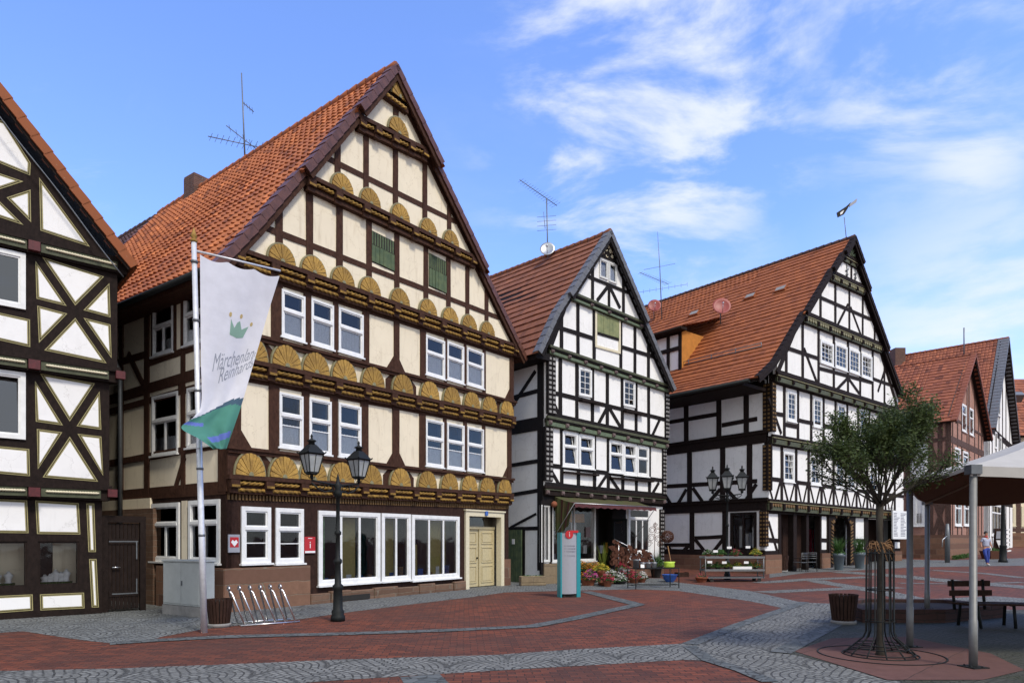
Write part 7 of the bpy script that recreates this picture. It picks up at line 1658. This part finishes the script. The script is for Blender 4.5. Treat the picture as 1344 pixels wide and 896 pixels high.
# ================================================ FLOWERS AND SHOP GOODS
def blob(c,r_,n,h=.6,seed=0):
    q=random.Random(seed); P_=[]
    for _ in range(n):
        a=q.uniform(0,6.283); ph=q.uniform(0,1)**.5; P_.append(Vector(c)+Vector((math.cos(a)*r_*ph,math.sin(a)*r_*ph,h*r_*(1-ph*ph)*q.uniform(.4,1.1))))
    return P_
_s=[50]
def pot(name,label,p,r_,h,mat,fol='leafb',fr=None,fh=.8,fl=None,nf=160,nl=220,ls=.035,grass=0,group=None,cat='potted plant',square=False,fs_=.035):
    _s[0]+=1; t=thing(name,label,cat,tuple(p),group); mb=MB()
    if square: mb.add([p+Vector((x*r_*s_,y*r_*s_,z)) for z,s_ in((0,.8),(h,1)) for x,y in((-1,-1),(1,-1),(1,1),(-1,1))],[(3,2,1,0),(4,5,6,7),(0,1,5,4),(1,2,6,5),(2,3,7,6),(3,0,4,7)])
    else: mb.lathe([(r_*.68,0),(r_*.70,.01),(r_*.95,h*.8),(r_*1.05,h*.82),(r_*1.05,h),(r_*.92,h),(r_*.9,h*.9)],p,16)
    mb.build('pot',M[mat],t)
    fr=fr or r_*1.2; c=p+Vector((0,0,h*.95)); mb=MB()
    if grass:
        q=random.Random(_s[0])
        for _ in range(grass):
            a=q.uniform(0,6.283); l=q.uniform(.5,1)*fh; s_=q.uniform(.1,.55); d=Vector((math.cos(a)*s_,math.sin(a)*s_,1)).normalized(); w_=Vector((-math.sin(a),math.cos(a),0))*.007; b=c+Vector((math.cos(a),math.sin(a),0))*r_*.4*q.random(); m_=b+d*l*.6; e=b+d*l+Vector((d.x,d.y,-.3))*l*.25
            mb.add([b-w_,b+w_,m_+w_,m_-w_,e],[(0,1,2,3),(3,2,4)])
    leaves(mb,blob(c,fr,nl,fh,_s[0]),ls,0,.7,_s[0],1.8); mb.build('leaves',M[fol],t,recalc=False)
    if fl:
        for k,f_ in enumerate(fl if isinstance(fl,list) else [fl]):
            mb=MB(); P_=blob(c+Vector((0,0,.03)),fr*1.02,nf,fh*1.05,_s[0]+99+k)
            q=random.Random(_s[0]+k)
            for pt_ in P_:
                if pt_.z-c.z<fh*fr*.25 and q.random()<.5: continue
                for i in range(5):
                    a=i*1.256+q.random(); up_=Vector((q.gauss(0,.3),q.gauss(0,.3),1)).normalized(); e=up_.cross(Vector((math.cos(a),math.sin(a),.1))).normalized(); g_=up_.cross(e); mb.add([pt_,pt_+e*fs_*.5+g_*fs_*.25,pt_+e*fs_,pt_+e*fs_*.5-g_*fs_*.25],[(0,1,2,3)])
            mb.build('blossoms',M[f_],t,recalc=False)
    return t
GF='flowering plants for sale before the flower shop'
items=[((768,768),.12,.20,'terracotta','leafb','orange','orange flowering plant in a clay pot just right of the information pillar',.20),
((774,768),.17,.22,'terracotta','leafb','pink','bright pink flowering mound in a round pot beside the information pillar',.24),
((771,765),.14,.44,'dark','leafb','orange','orange flowers in a dark pot behind the bright pink mound',.24),
((789,767),.12,.46,'terracotta','leafy','yellow','tall yellow flowering plant behind the green seedling tray',.22),
((795,768),.22,.12,'terracotta','leafb',None,'low green plants in a wide shallow bowl before the steps',.24),
((802,766),.12,.26,'terracotta','leafb','whitefl','white flowering plant in a clay pot in front of the steps',.18),
((813,766),.22,.10,'dark','leafb','whitefl','white flowers in a flat dark tray right of the wide green bowl',.22),
((824,763.5),.15,.28,'terracotta','leafb','redfl','deep pink flowers in a clay pot behind the flat tray',.20),
((832,765),.16,.16,'terracotta','leafb','redfl','deep pink flowering plant nearest the wire display table',.20),
((778,764.5),.14,.46,'dark','leafb','orange','orange flowers in a tall dark pot against the shop window plinth',.22),
((762.5,764.5),.14,.50,'dark','leafy','orange','orange and green plant half hidden behind the information pillar',.22),
((797,769.5),.13,.18,'terracotta','leafb','redfl','dark red plant between the yellow plant and the white flowers',.18),
((842,764),.15,.14,'terracotta','leafb','whitefl','pale flowers in a small clay pot behind the left table leg',.18),
((815,762.5),.12,.5,'concrete','leafb','redfl','small red blooms in a tall grey pot on the ground by the steps',.14)]
for (uv_,r_,h_,pm_,fo,fl_,lab,fr) in items: pot('potted_flowers',lab,grd(*uv_),r_*1.25,h_*1.15,pm_,fo,fr*1.45,.85,fl_,130,260,.045,group=GF,fs_=.05)
p=F3.P(K0(786),.32,.25); pot('potted_plant','spiky green plant on the top step of the flower shop',Vector(p),.12,.2,'terracotta','leafy',.2,1.3,None,0,90,.05,grass=50)
p=F3.P(K0(797),.16,.62); pot('potted_plant','leafy plant with yellow tips on the lower shop step',Vector(p),.12,.22,'terracotta','leafy',.2,.9,'yellow',25,120,.04)
# trough
q=grd(684,768.5); q2=grd(717,768); FT=Face((q.x,q.y),(q2.x-q.x,q2.y-q.y)); LT=(q2-q).length; t=thing('stone_trough','long mossy stone trough beside the green door','trough',tuple(q))
mb=MB(); FT.slab(mb,0,LT,0,.10,-.38,0); FT.slab(mb,0,LT,.10,.34,-.08,.0); FT.slab(mb,0,LT,.10,.34,-.38,-.30); FT.slab(mb,0,.08,.10,.34,-.30,-.08); FT.slab(mb,LT-.08,LT,.10,.34,-.30,-.08); mb.build('basin',M['buffstone'],t,bevel=.02)
mb=MB(); FT.slab(mb,.08,LT-.08,.1,.30,-.30,-.08); mb.build('soil',M['soil'],t); mb=MB(); leaves(mb,[FT.P(rnd.uniform(.1,LT-.1),.31+rnd.uniform(0,.06),rnd.uniform(-.3,-.05)) for _ in range(160)],.03,0,.7,3); mb.build('leaves',M['leafb'],t,recalc=False)
# display table of thin iron
a=grd(834.5,773); b=grd(891,771.5); FD_=Face((a.x,a.y),(b.x-a.x,b.y-a.y)); LD=(b-a).length; t=thing('display_table','thin legged iron display table in front of the flower shop','table',tuple(a))
mb=MB()
for x,o in((0,0),(LD,0),(0,-.55),(LD,-.55)): 
    m_=MB(); m_.tube([FD_.P(x,0,o),FD_.P(x,.70,o)],.016,6); m_.build('leg',M['iron'],t)
for z in(.12,.68):
    for p_,q_ in(((0,0),(LD,0)),((0,-.55),(LD,-.55)),((0,0),(0,-.55)),((LD,0),(LD,-.55))): mb.tube([FD_.P(p_[0],z,p_[1]),FD_.P(q_[0],z,q_[1])],.012,5)
for i in range(14): mb.tube([FD_.P(LD*(i+.5)/14,.685,0),FD_.P(LD*(i+.5)/14,.685,-.55)],.006,4)
mb.build('table_top',M['iron'],t)
def small(name,label,cat,p,fn,mat,group=None):
    mb=MB(); fn(mb,Vector(p)); o=mb.build(name,M[mat]); return tag(o,label,cat,group)
small('grey_box','upright grey metal canister at the left end of the display table','canister',FD_.P(.12,.70,-.2),lambda m_,p:(m_.lathe([(.10,0),(.10,.24),(.115,.25),(.115,.28),(.02,.30)],p,14)),'lead')
for i,x in enumerate((.40,.62,.84)): small('zinc_pot',['first zinc flower pot on the display table, next to the canister','second zinc flower pot in the middle of the display table','third zinc flower pot on the display table, next to the lime green bag'][i],'pot',FD_.P(x,.70,-.25),lambda m_,p:(m_.lathe([(.075,0),(.095,.15),(.105,.16),(.105,.18),(.09,.18),(.08,.05)],p,14)),'metal','zinc pots on the display table')
small('price_card','small white price card standing on the display table','card',FD_.P(.28,.70,-.05),lambda m_,p:m_.obox(p+Vector((0,0,.07)),(.06,0,0),(0,.004,.0),(0,.02,.055)),'white_pl')
def bagf(m_,p):
    m_.lathe([(.15,0),(.17,.05),(.16,.14),(.19,.2),(.15,.19),(.13,.1)],p,12,0,True,1.1,.8)
small('lime_bag','crumpled lime green bag at the right end of the display table','bag',FD_.P(LD-.22,.70,-.25),bagf,'lime')
p=grd(879,763.5); small('blue_bowl','large shiny blue bowl standing on the cobbles behind the display table','bowl',p,lambda m_,p:(m_.lathe([(.14,0),(.16,.03),(.24,.13),(.30,.28),(.32,.30),(.29,.30),(.22,.14),(.12,.06)],p,20)),'blue')
p=grd(897,757); t=thing('low_crate','low dark wooden crate right of the blue bowl','crate',tuple(p)); mb=MB(); FXc=Face((p.x-.2,p.y),(1,.3))
for z in(0,.09,.18): FXc.slab(mb,0,.5,z,z+.075,-.02,0); FXc.slab(mb,0,.5,z,z+.075,-.35,-.33)
FXc.slab(mb,0,.03,0,.27,-.33,-.02); FXc.slab(mb,.47,.5,0,.27,-.33,-.02); FXc.slab(mb,.03,.47,0,.02,-.33,-.02); mb.build('slats',M['wood'],t)
# potted shrub, wire ball on a cane, scroll ornament
p=grd(861,757.5); pot('potted_shrub','bushy green shrub in a dark pot at the right corner of the flower shop',p,.26,.50,'dark','leafb',.42,.85,None,0,700,.05,grass=60)
p=grd(883,757); t=thing('wire_ball_ornament','woven wire ball on a pale leaning cane in the alley mouth','ornament',tuple(p)); Yb=p.y; top=at(876.5,716,Yb)
mb=MB(); mb.tube([p,p+(top-p)*.5+Vector((.02,0,0)),top],.022,6); mb.build('cane',M['woodlt'],t); c=at(876,704,Yb); mb=MB(); q=random.Random(4)
for i in range(34):
    n_=Vector((q.gauss(0,1),q.gauss(0,1),q.gauss(0,1))).normalized(); a=n_.orthogonal().normalized(); b=n_.cross(a); rr=.27*q.uniform(.9,1); mb.tube([c+(a*math.cos(k)+b*math.sin(k))*rr for k in [j*.4488 for j in range(15)]],.007,4,cap=False)
mb.build('wire_ball',M['rust'],t)
p=grd(858,758.5); t=thing('scroll_ornament','tall rusty openwork scroll ornament behind the potted shrub','ornament',tuple(p)); c0=at(860,735,p.y); mb=MB(); mb.tube([p,at(860,685,p.y)],.014,5)
for i,(u,v,r_) in enumerate(((856,695,.15),(863,696,.14),(855,705,.17),(864,707,.16),(860,689,.10),(852,713,.14),(866,714,.12))):
    c=at(u,v,p.y); mb.tube([c+Vector((math.cos(k)*r_*(1-k/16),.01,math.sin(k)*r_*(1-k/16))) for k in [j*.5 for j in range(22)]],.010,4)
mb.build('scrolls',M['rust'],t)
# rusty leaf railing sculpture
p=grd(826,762.5); Yr=p.y; t=thing('leaf_sculpture','rusty openwork sculpture of metal leaves under a curved silver rail by the shop steps','sculpture',tuple(p)); mb=MB()
rl=[at(806,707,Yr),at(820,714,Yr),at(834,722,Yr),at(846,725,Yr),at(856,729,Yr),at(860,738,Yr),at(857,746,Yr)]; mb.tube(rl,.018,6); mb.tube([at(812,712,Yr),at(812,735,Yr),grd(812,762.5)],.016,5); mb.tube([at(845,727,Yr),grd(845,762)],.016,5); mb.build('rail',M['steel'],t)
q=random.Random(6); mb=MB()
for i in range(170):
    k=q.random(); u=803+53*k; v=712+18*k+q.uniform(-3,28-12*k); c=at(u,v,Yr+q.uniform(-.15,.1)); a=Vector((q.gauss(0,1),q.gauss(0,.3),q.gauss(0,1))).normalized(); b=a.cross(Vector((0,1,0.2))).normalized(); s_=q.uniform(.08,.19)
    mb.add([c-a*s_,c-a*s_*.2+b*s_*.5,c+a*s_,c-a*s_*.2-b*s_*.5],[(0,1,2,3)])
for i in range(14):
    u=q.uniform(805,850); mb.tube([at(u,715+(u-803)*.3,Yr),at(u+q.uniform(-6,6),738+q.uniform(-4,4),Yr)],.010,4)
l_=mb.build('metal_leaves',M['rust'],t,recalc=False)
pot('potted_plant','small plant in a square grey pot under the leaf sculpture',grd(821.5,763.5),.14,.50,'metal','leafb',.14,.5,None,0,60,.03,square=True)
# flower trolley
ta_=grd(925,763.5); tb_2=grd(1004,763); FX=Face((ta_.x,ta_.y),(tb_2.x-ta_.x,tb_2.y-ta_.y)); LX=(tb_2-ta_).length; zb=ta_.z
t=thing('flower_trolley','long two shelf metal flower trolley on small wheels by the far lamp post','trolley',tuple(ta_))
for z in(zb+.42,zb+.92): 
    mb=MB(); FX.slab(mb,0,LX,z,z+.035,-.62,0); FX.slab(mb,0,LX,z+.036,z+.08,-.012,.004); FX.slab(mb,0,LX,z+.036,z+.08,-.63,-.61); mb.build('shelf',M['trolley'],t)
mb=MB(); FX.slab(mb,0,LX,zb+.14,zb+.19,-.6,-.02); mb.build('chassis',M['lead'],t)
for x,o in((.04,-.03),(LX-.04,-.03),(.04,-.59),(LX-.04,-.59)): mb=MB(); mb.tube([FX.P(x,zb+.15,o),FX.P(x,zb+.95,o)],.022,6); mb.build('upright',M['trolley'],t)
mb=MB(); 
for i in range(9): mb.tube([FX.P(LX-.02,zb+.2+.09*i,-.03),FX.P(LX-.02,zb+.2+.09*i,-.59)],.010,4)
mb.build('end_grille',M['trolley'],t)
for x,o in((.3,-.06),(LX-.2,-.06),(.3,-.55),(LX-.2,-.55)):
    mb=MB(); c=FX.P(x,zb+.075,o); d=Vector((FX.n[0],FX.n[1],0)); mb.tube([c-d*.02,c+d*.02],.075,14,smooth=False); w_=mb.build('wheel',M['dark'],t)
GT='plants for sale on the flower trolley'
tl=[(.25,1,'leafb','whitefl','white speckled plant at the left end of the top trolley shelf'),(.75,1,'leafb',None,'dark green plant second from the left on the top trolley shelf'),(1.35,1,'leafb','redfl','small red plant in the middle of the top trolley shelf'),(2.15,1,'leafy','yellow','yellow green cushion plant at the right end of the top trolley shelf'),
(.25,0,'leafb','whitefl','grey leaved plant at the left end of the lower trolley shelf'),(.62,0,'leafb',None,'second plant from the left on the lower trolley shelf'),(.98,0,'leafy',None,'bright green plant in the middle of the lower trolley shelf'),(1.4,0,'leafb','yellow','yellow flowers standing behind the white label tray'),(1.85,0,'leafb','yellow','yellow flowers right of the white label tray'),(2.15,0,'leafb','orange','orange yellow flowers at the right end of the lower trolley shelf')]
for x,lv,fo,fl_,lab in tl: pot('potted_flowers',lab,FX.P(x*LX/2.4,zb+(.957 if lv else .457),-.28),.10,.12,'terracotta' if lv else 'dark',fo,.24,.85,fl_,60,240,.042,group=GT)
mb=MB(); FX.slab(mb,1.15,1.9,zb+.457,zb+.60,-.10,-.03); o=mb.build('label_tray',M['white_pl']); tag(o,'long white tray standing at the front of the lower trolley shelf','tray')
CL=['price card furthest left above the top trolley shelf','price card in the middle above the top trolley shelf','price card furthest right above the top trolley shelf','price card at the left of the lower trolley shelf','price card at the middle of the lower trolley shelf','price card at the right of the lower trolley shelf']
for i,(x,z) in enumerate(((.45,1.20),(1.0,1.34),(1.75,1.36),(.22,.78),(.80,.76),(1.68,.76))):
    p=FX.P(x,zb+z,-.05); t2=thing('price_card',CL[i],'card',tuple(p),'price cards on the flower trolley'); mb=MB(); mb.obox(p,(.09,0,0),(0,.003,0),(0,0,.045)); mb.build('card',M['white_pl'],t2); mb=MB(); mb.tube([p+Vector((0,.01,-.04)),Vector((p.x,p.y+.01,zb+(.96 if z>.95 else .46)))],.006,4); mb.build('stake',M['iron'],t2)
p=grd(925,764); pot('potted_flowers','dark red plant in a round bowl on the paving beside the trolley',Vector((p.x-.1,p.y+.1,p.z)),.24,.2,'terracotta','leafb',.25,.5,'redfl',30,90,.03)
# chairs before the long house
def chair_(label,p,rz):
    t=thing('cafe_chair',label,'chair',(0,0,0),'chairs before the long white house'); mb=MB(); mb.box(-.23,.23,-.22,.22,.43,.455); 
    for i in range(0): pass
    mb.build('seat',M['lead'],t); mb=MB(); mb.tube([(-.22,.22,.45),(-.22,.27,.88),(.22,.27,.88),(.22,.22,.45)],.014,6); 
    for k in(.62,.72,.8): mb.tube([(-.22,.25,k),(.22,.25,k)],.014,5)
    mb.build('backrest',M['lead'],t)
    for x,y in((-.22,-.2),(.22,-.2),(-.22,.22),(.22,.22)): mb=MB(); mb.tube([(x,y,.44),(x*1.08,y*1.1,0)],.013,6); mb.build('leg',M['iron'],t)
    for x in(-.25,.25): mb=MB(); mb.tube([(x,-.2,.44),(x,-.2,.64),(x,.24,.66)],.013,6); mb.build('armrest',M['iron'],t)
    t.location=p; t.rotation_euler=(0,0,rz); return t
ch=chair_('left one of two metal armchairs before the dark doorways',grd(1050,750),R(-150))
c2_=copy_tree(ch); c2_.location=grd(1065,749.5); c2_.rotation_euler=(0,0,R(-205)); c2_['label']='right one of two metal armchairs before the dark doorways'
p=grd(1066,742); t=thing('clothes_stand','narrow stand with hanging white and dark red cloths behind the metal armchairs','stand',tuple(p)); mb=MB(); mb.tube([p,p+Vector((0,0,2.0))],.02,6); mb.tube([p+Vector((-.35,0,1.95)),p+Vector((.35,0,1.95))],.016,6); mb.obox(p+Vector((0,0,.02)),(.25,0,0),(0,.2,0),(0,0,.02)); mb.build('frame',M['metal'],t)
for x,w_,z0_,m_ in((-.26,.10,1.45,'white_pl'),(.0,.16,.6,'redfl'),(.27,.09,.35,'white_pl')):
    mb=MB(); n_=8; mb.add([p+Vector((x-w_+2*w_*i/n_,.03*math.sin(i*1.7),z)) for z in(z0_,1.93) for i in range(n_+1)],[(i,i+1,n_+2+i,n_+1+i) for i in range(n_)],0,True); mb.build('cloth',M[m_],t,recalc=False)
for (u,v,lab) in((1101,747.5,'tall grey pot with upright grass left of the arched doorway'),(1128,745.5,'tall grey pot with upright grass right of the arched doorway')):
    M['potgrey']=M.get('potgrey') or plain('blue grey planter',(.10,.13,.15),.5); pot('planter_with_grass',lab,grd(u,v),.27,.80,'potgrey','leafb',.30,1.0,None,0,200,.05,grass=260,group='grey planters by the arched doorway')
# right: post with cards, sandwich board, low planter
p=grd(1316.5,737.5); t=thing('advertising_column','dark tapering cast iron post base with pale brochures on its side','post',tuple(p)); mb=MB(); mb.lathe([(.23,0),(.23,.12),(.19,.16),(.17,.9),(.20,.95),(.13,1.0),(.11,2.2),(.08,4.2),(.14,4.3),(.05,4.4)],p,14); mb.build('post',M['iron'],t)
mb=MB(); 
for i in range(6): mb.obox(p+Vector((.30,-.02,.65+.24*i)),(.11,0,.02),(0,.06,0),(0,0,.035),0)
mb.build('brochures',M['white_pl'],t)
p=grd(1309,731.5); t=thing('sandwich_board','small sandwich board with a framed picture and pink triangle on white','sign',tuple(p)); mb=MB(); mb.obox(p+Vector((0,0,.95)),(.24,0,0),(0,.03,.02),(0,-.10,.90)); mb.build('board',M['board'],t)
mb=MB(); mb.obox(p+Vector((0,-.17,1.45)),(.19,0,0),(0,.01,0),(0,-.03,.24)); mb.build('picture_field',M['grey_pl'],t); mb=MB(); mb.prism([p+Vector((-.18,-.12,1.12)),p+Vector((.20,-.12,1.12)),p+Vector((.16,-.04,.45))],(0,-.03,0)); mb.build('white_field',M['white_pl'],t)
pot('planter_box','low brown planter box with sparse green plants by the brick house',grd(1303,733),.5,.5,'rust','leafb',.5,.4,None,0,220,.06,square=True)
# weeds along the foot of the brick house
mb=MB(); P_=[]
for i in range(900):
    x=rnd.random(); t_=x*5.5; P_.append(F5.P(t_,gz(0,F5.P(t_,0,0).y)+rnd.uniform(0,.22),.15+rnd.uniform(0,.3)))
leaves(mb,P_,.07,0,1,9); o=mb.build('weeds',M['leafb'],None,recalc=False); tag(o,'weeds growing along the stone foot of the brick house','weeds',kind='stuff')
# stone post by the brick house
for u,lab in((1243.5,'pale grey downpipe foot and guard stone at the corner of the brick house'),):
    p=grd(u,738); t=thing('guard_pipe',lab,'pipe',tuple(p)); mb=MB(); mb.tube([p,p+Vector((0,0,1.5)),p+Vector((0,0,2.2))],[.13,.12,.08],10); mb.build('pipe',M['lead'],t); mb=MB(); mb.tube([p+Vector((-.1,-.1,1.5)),p+Vector((-.4,-.2,1.3)),p+Vector((-.42,-.2,.9))],.03,6); mb.build('handle',M['metal'],t)
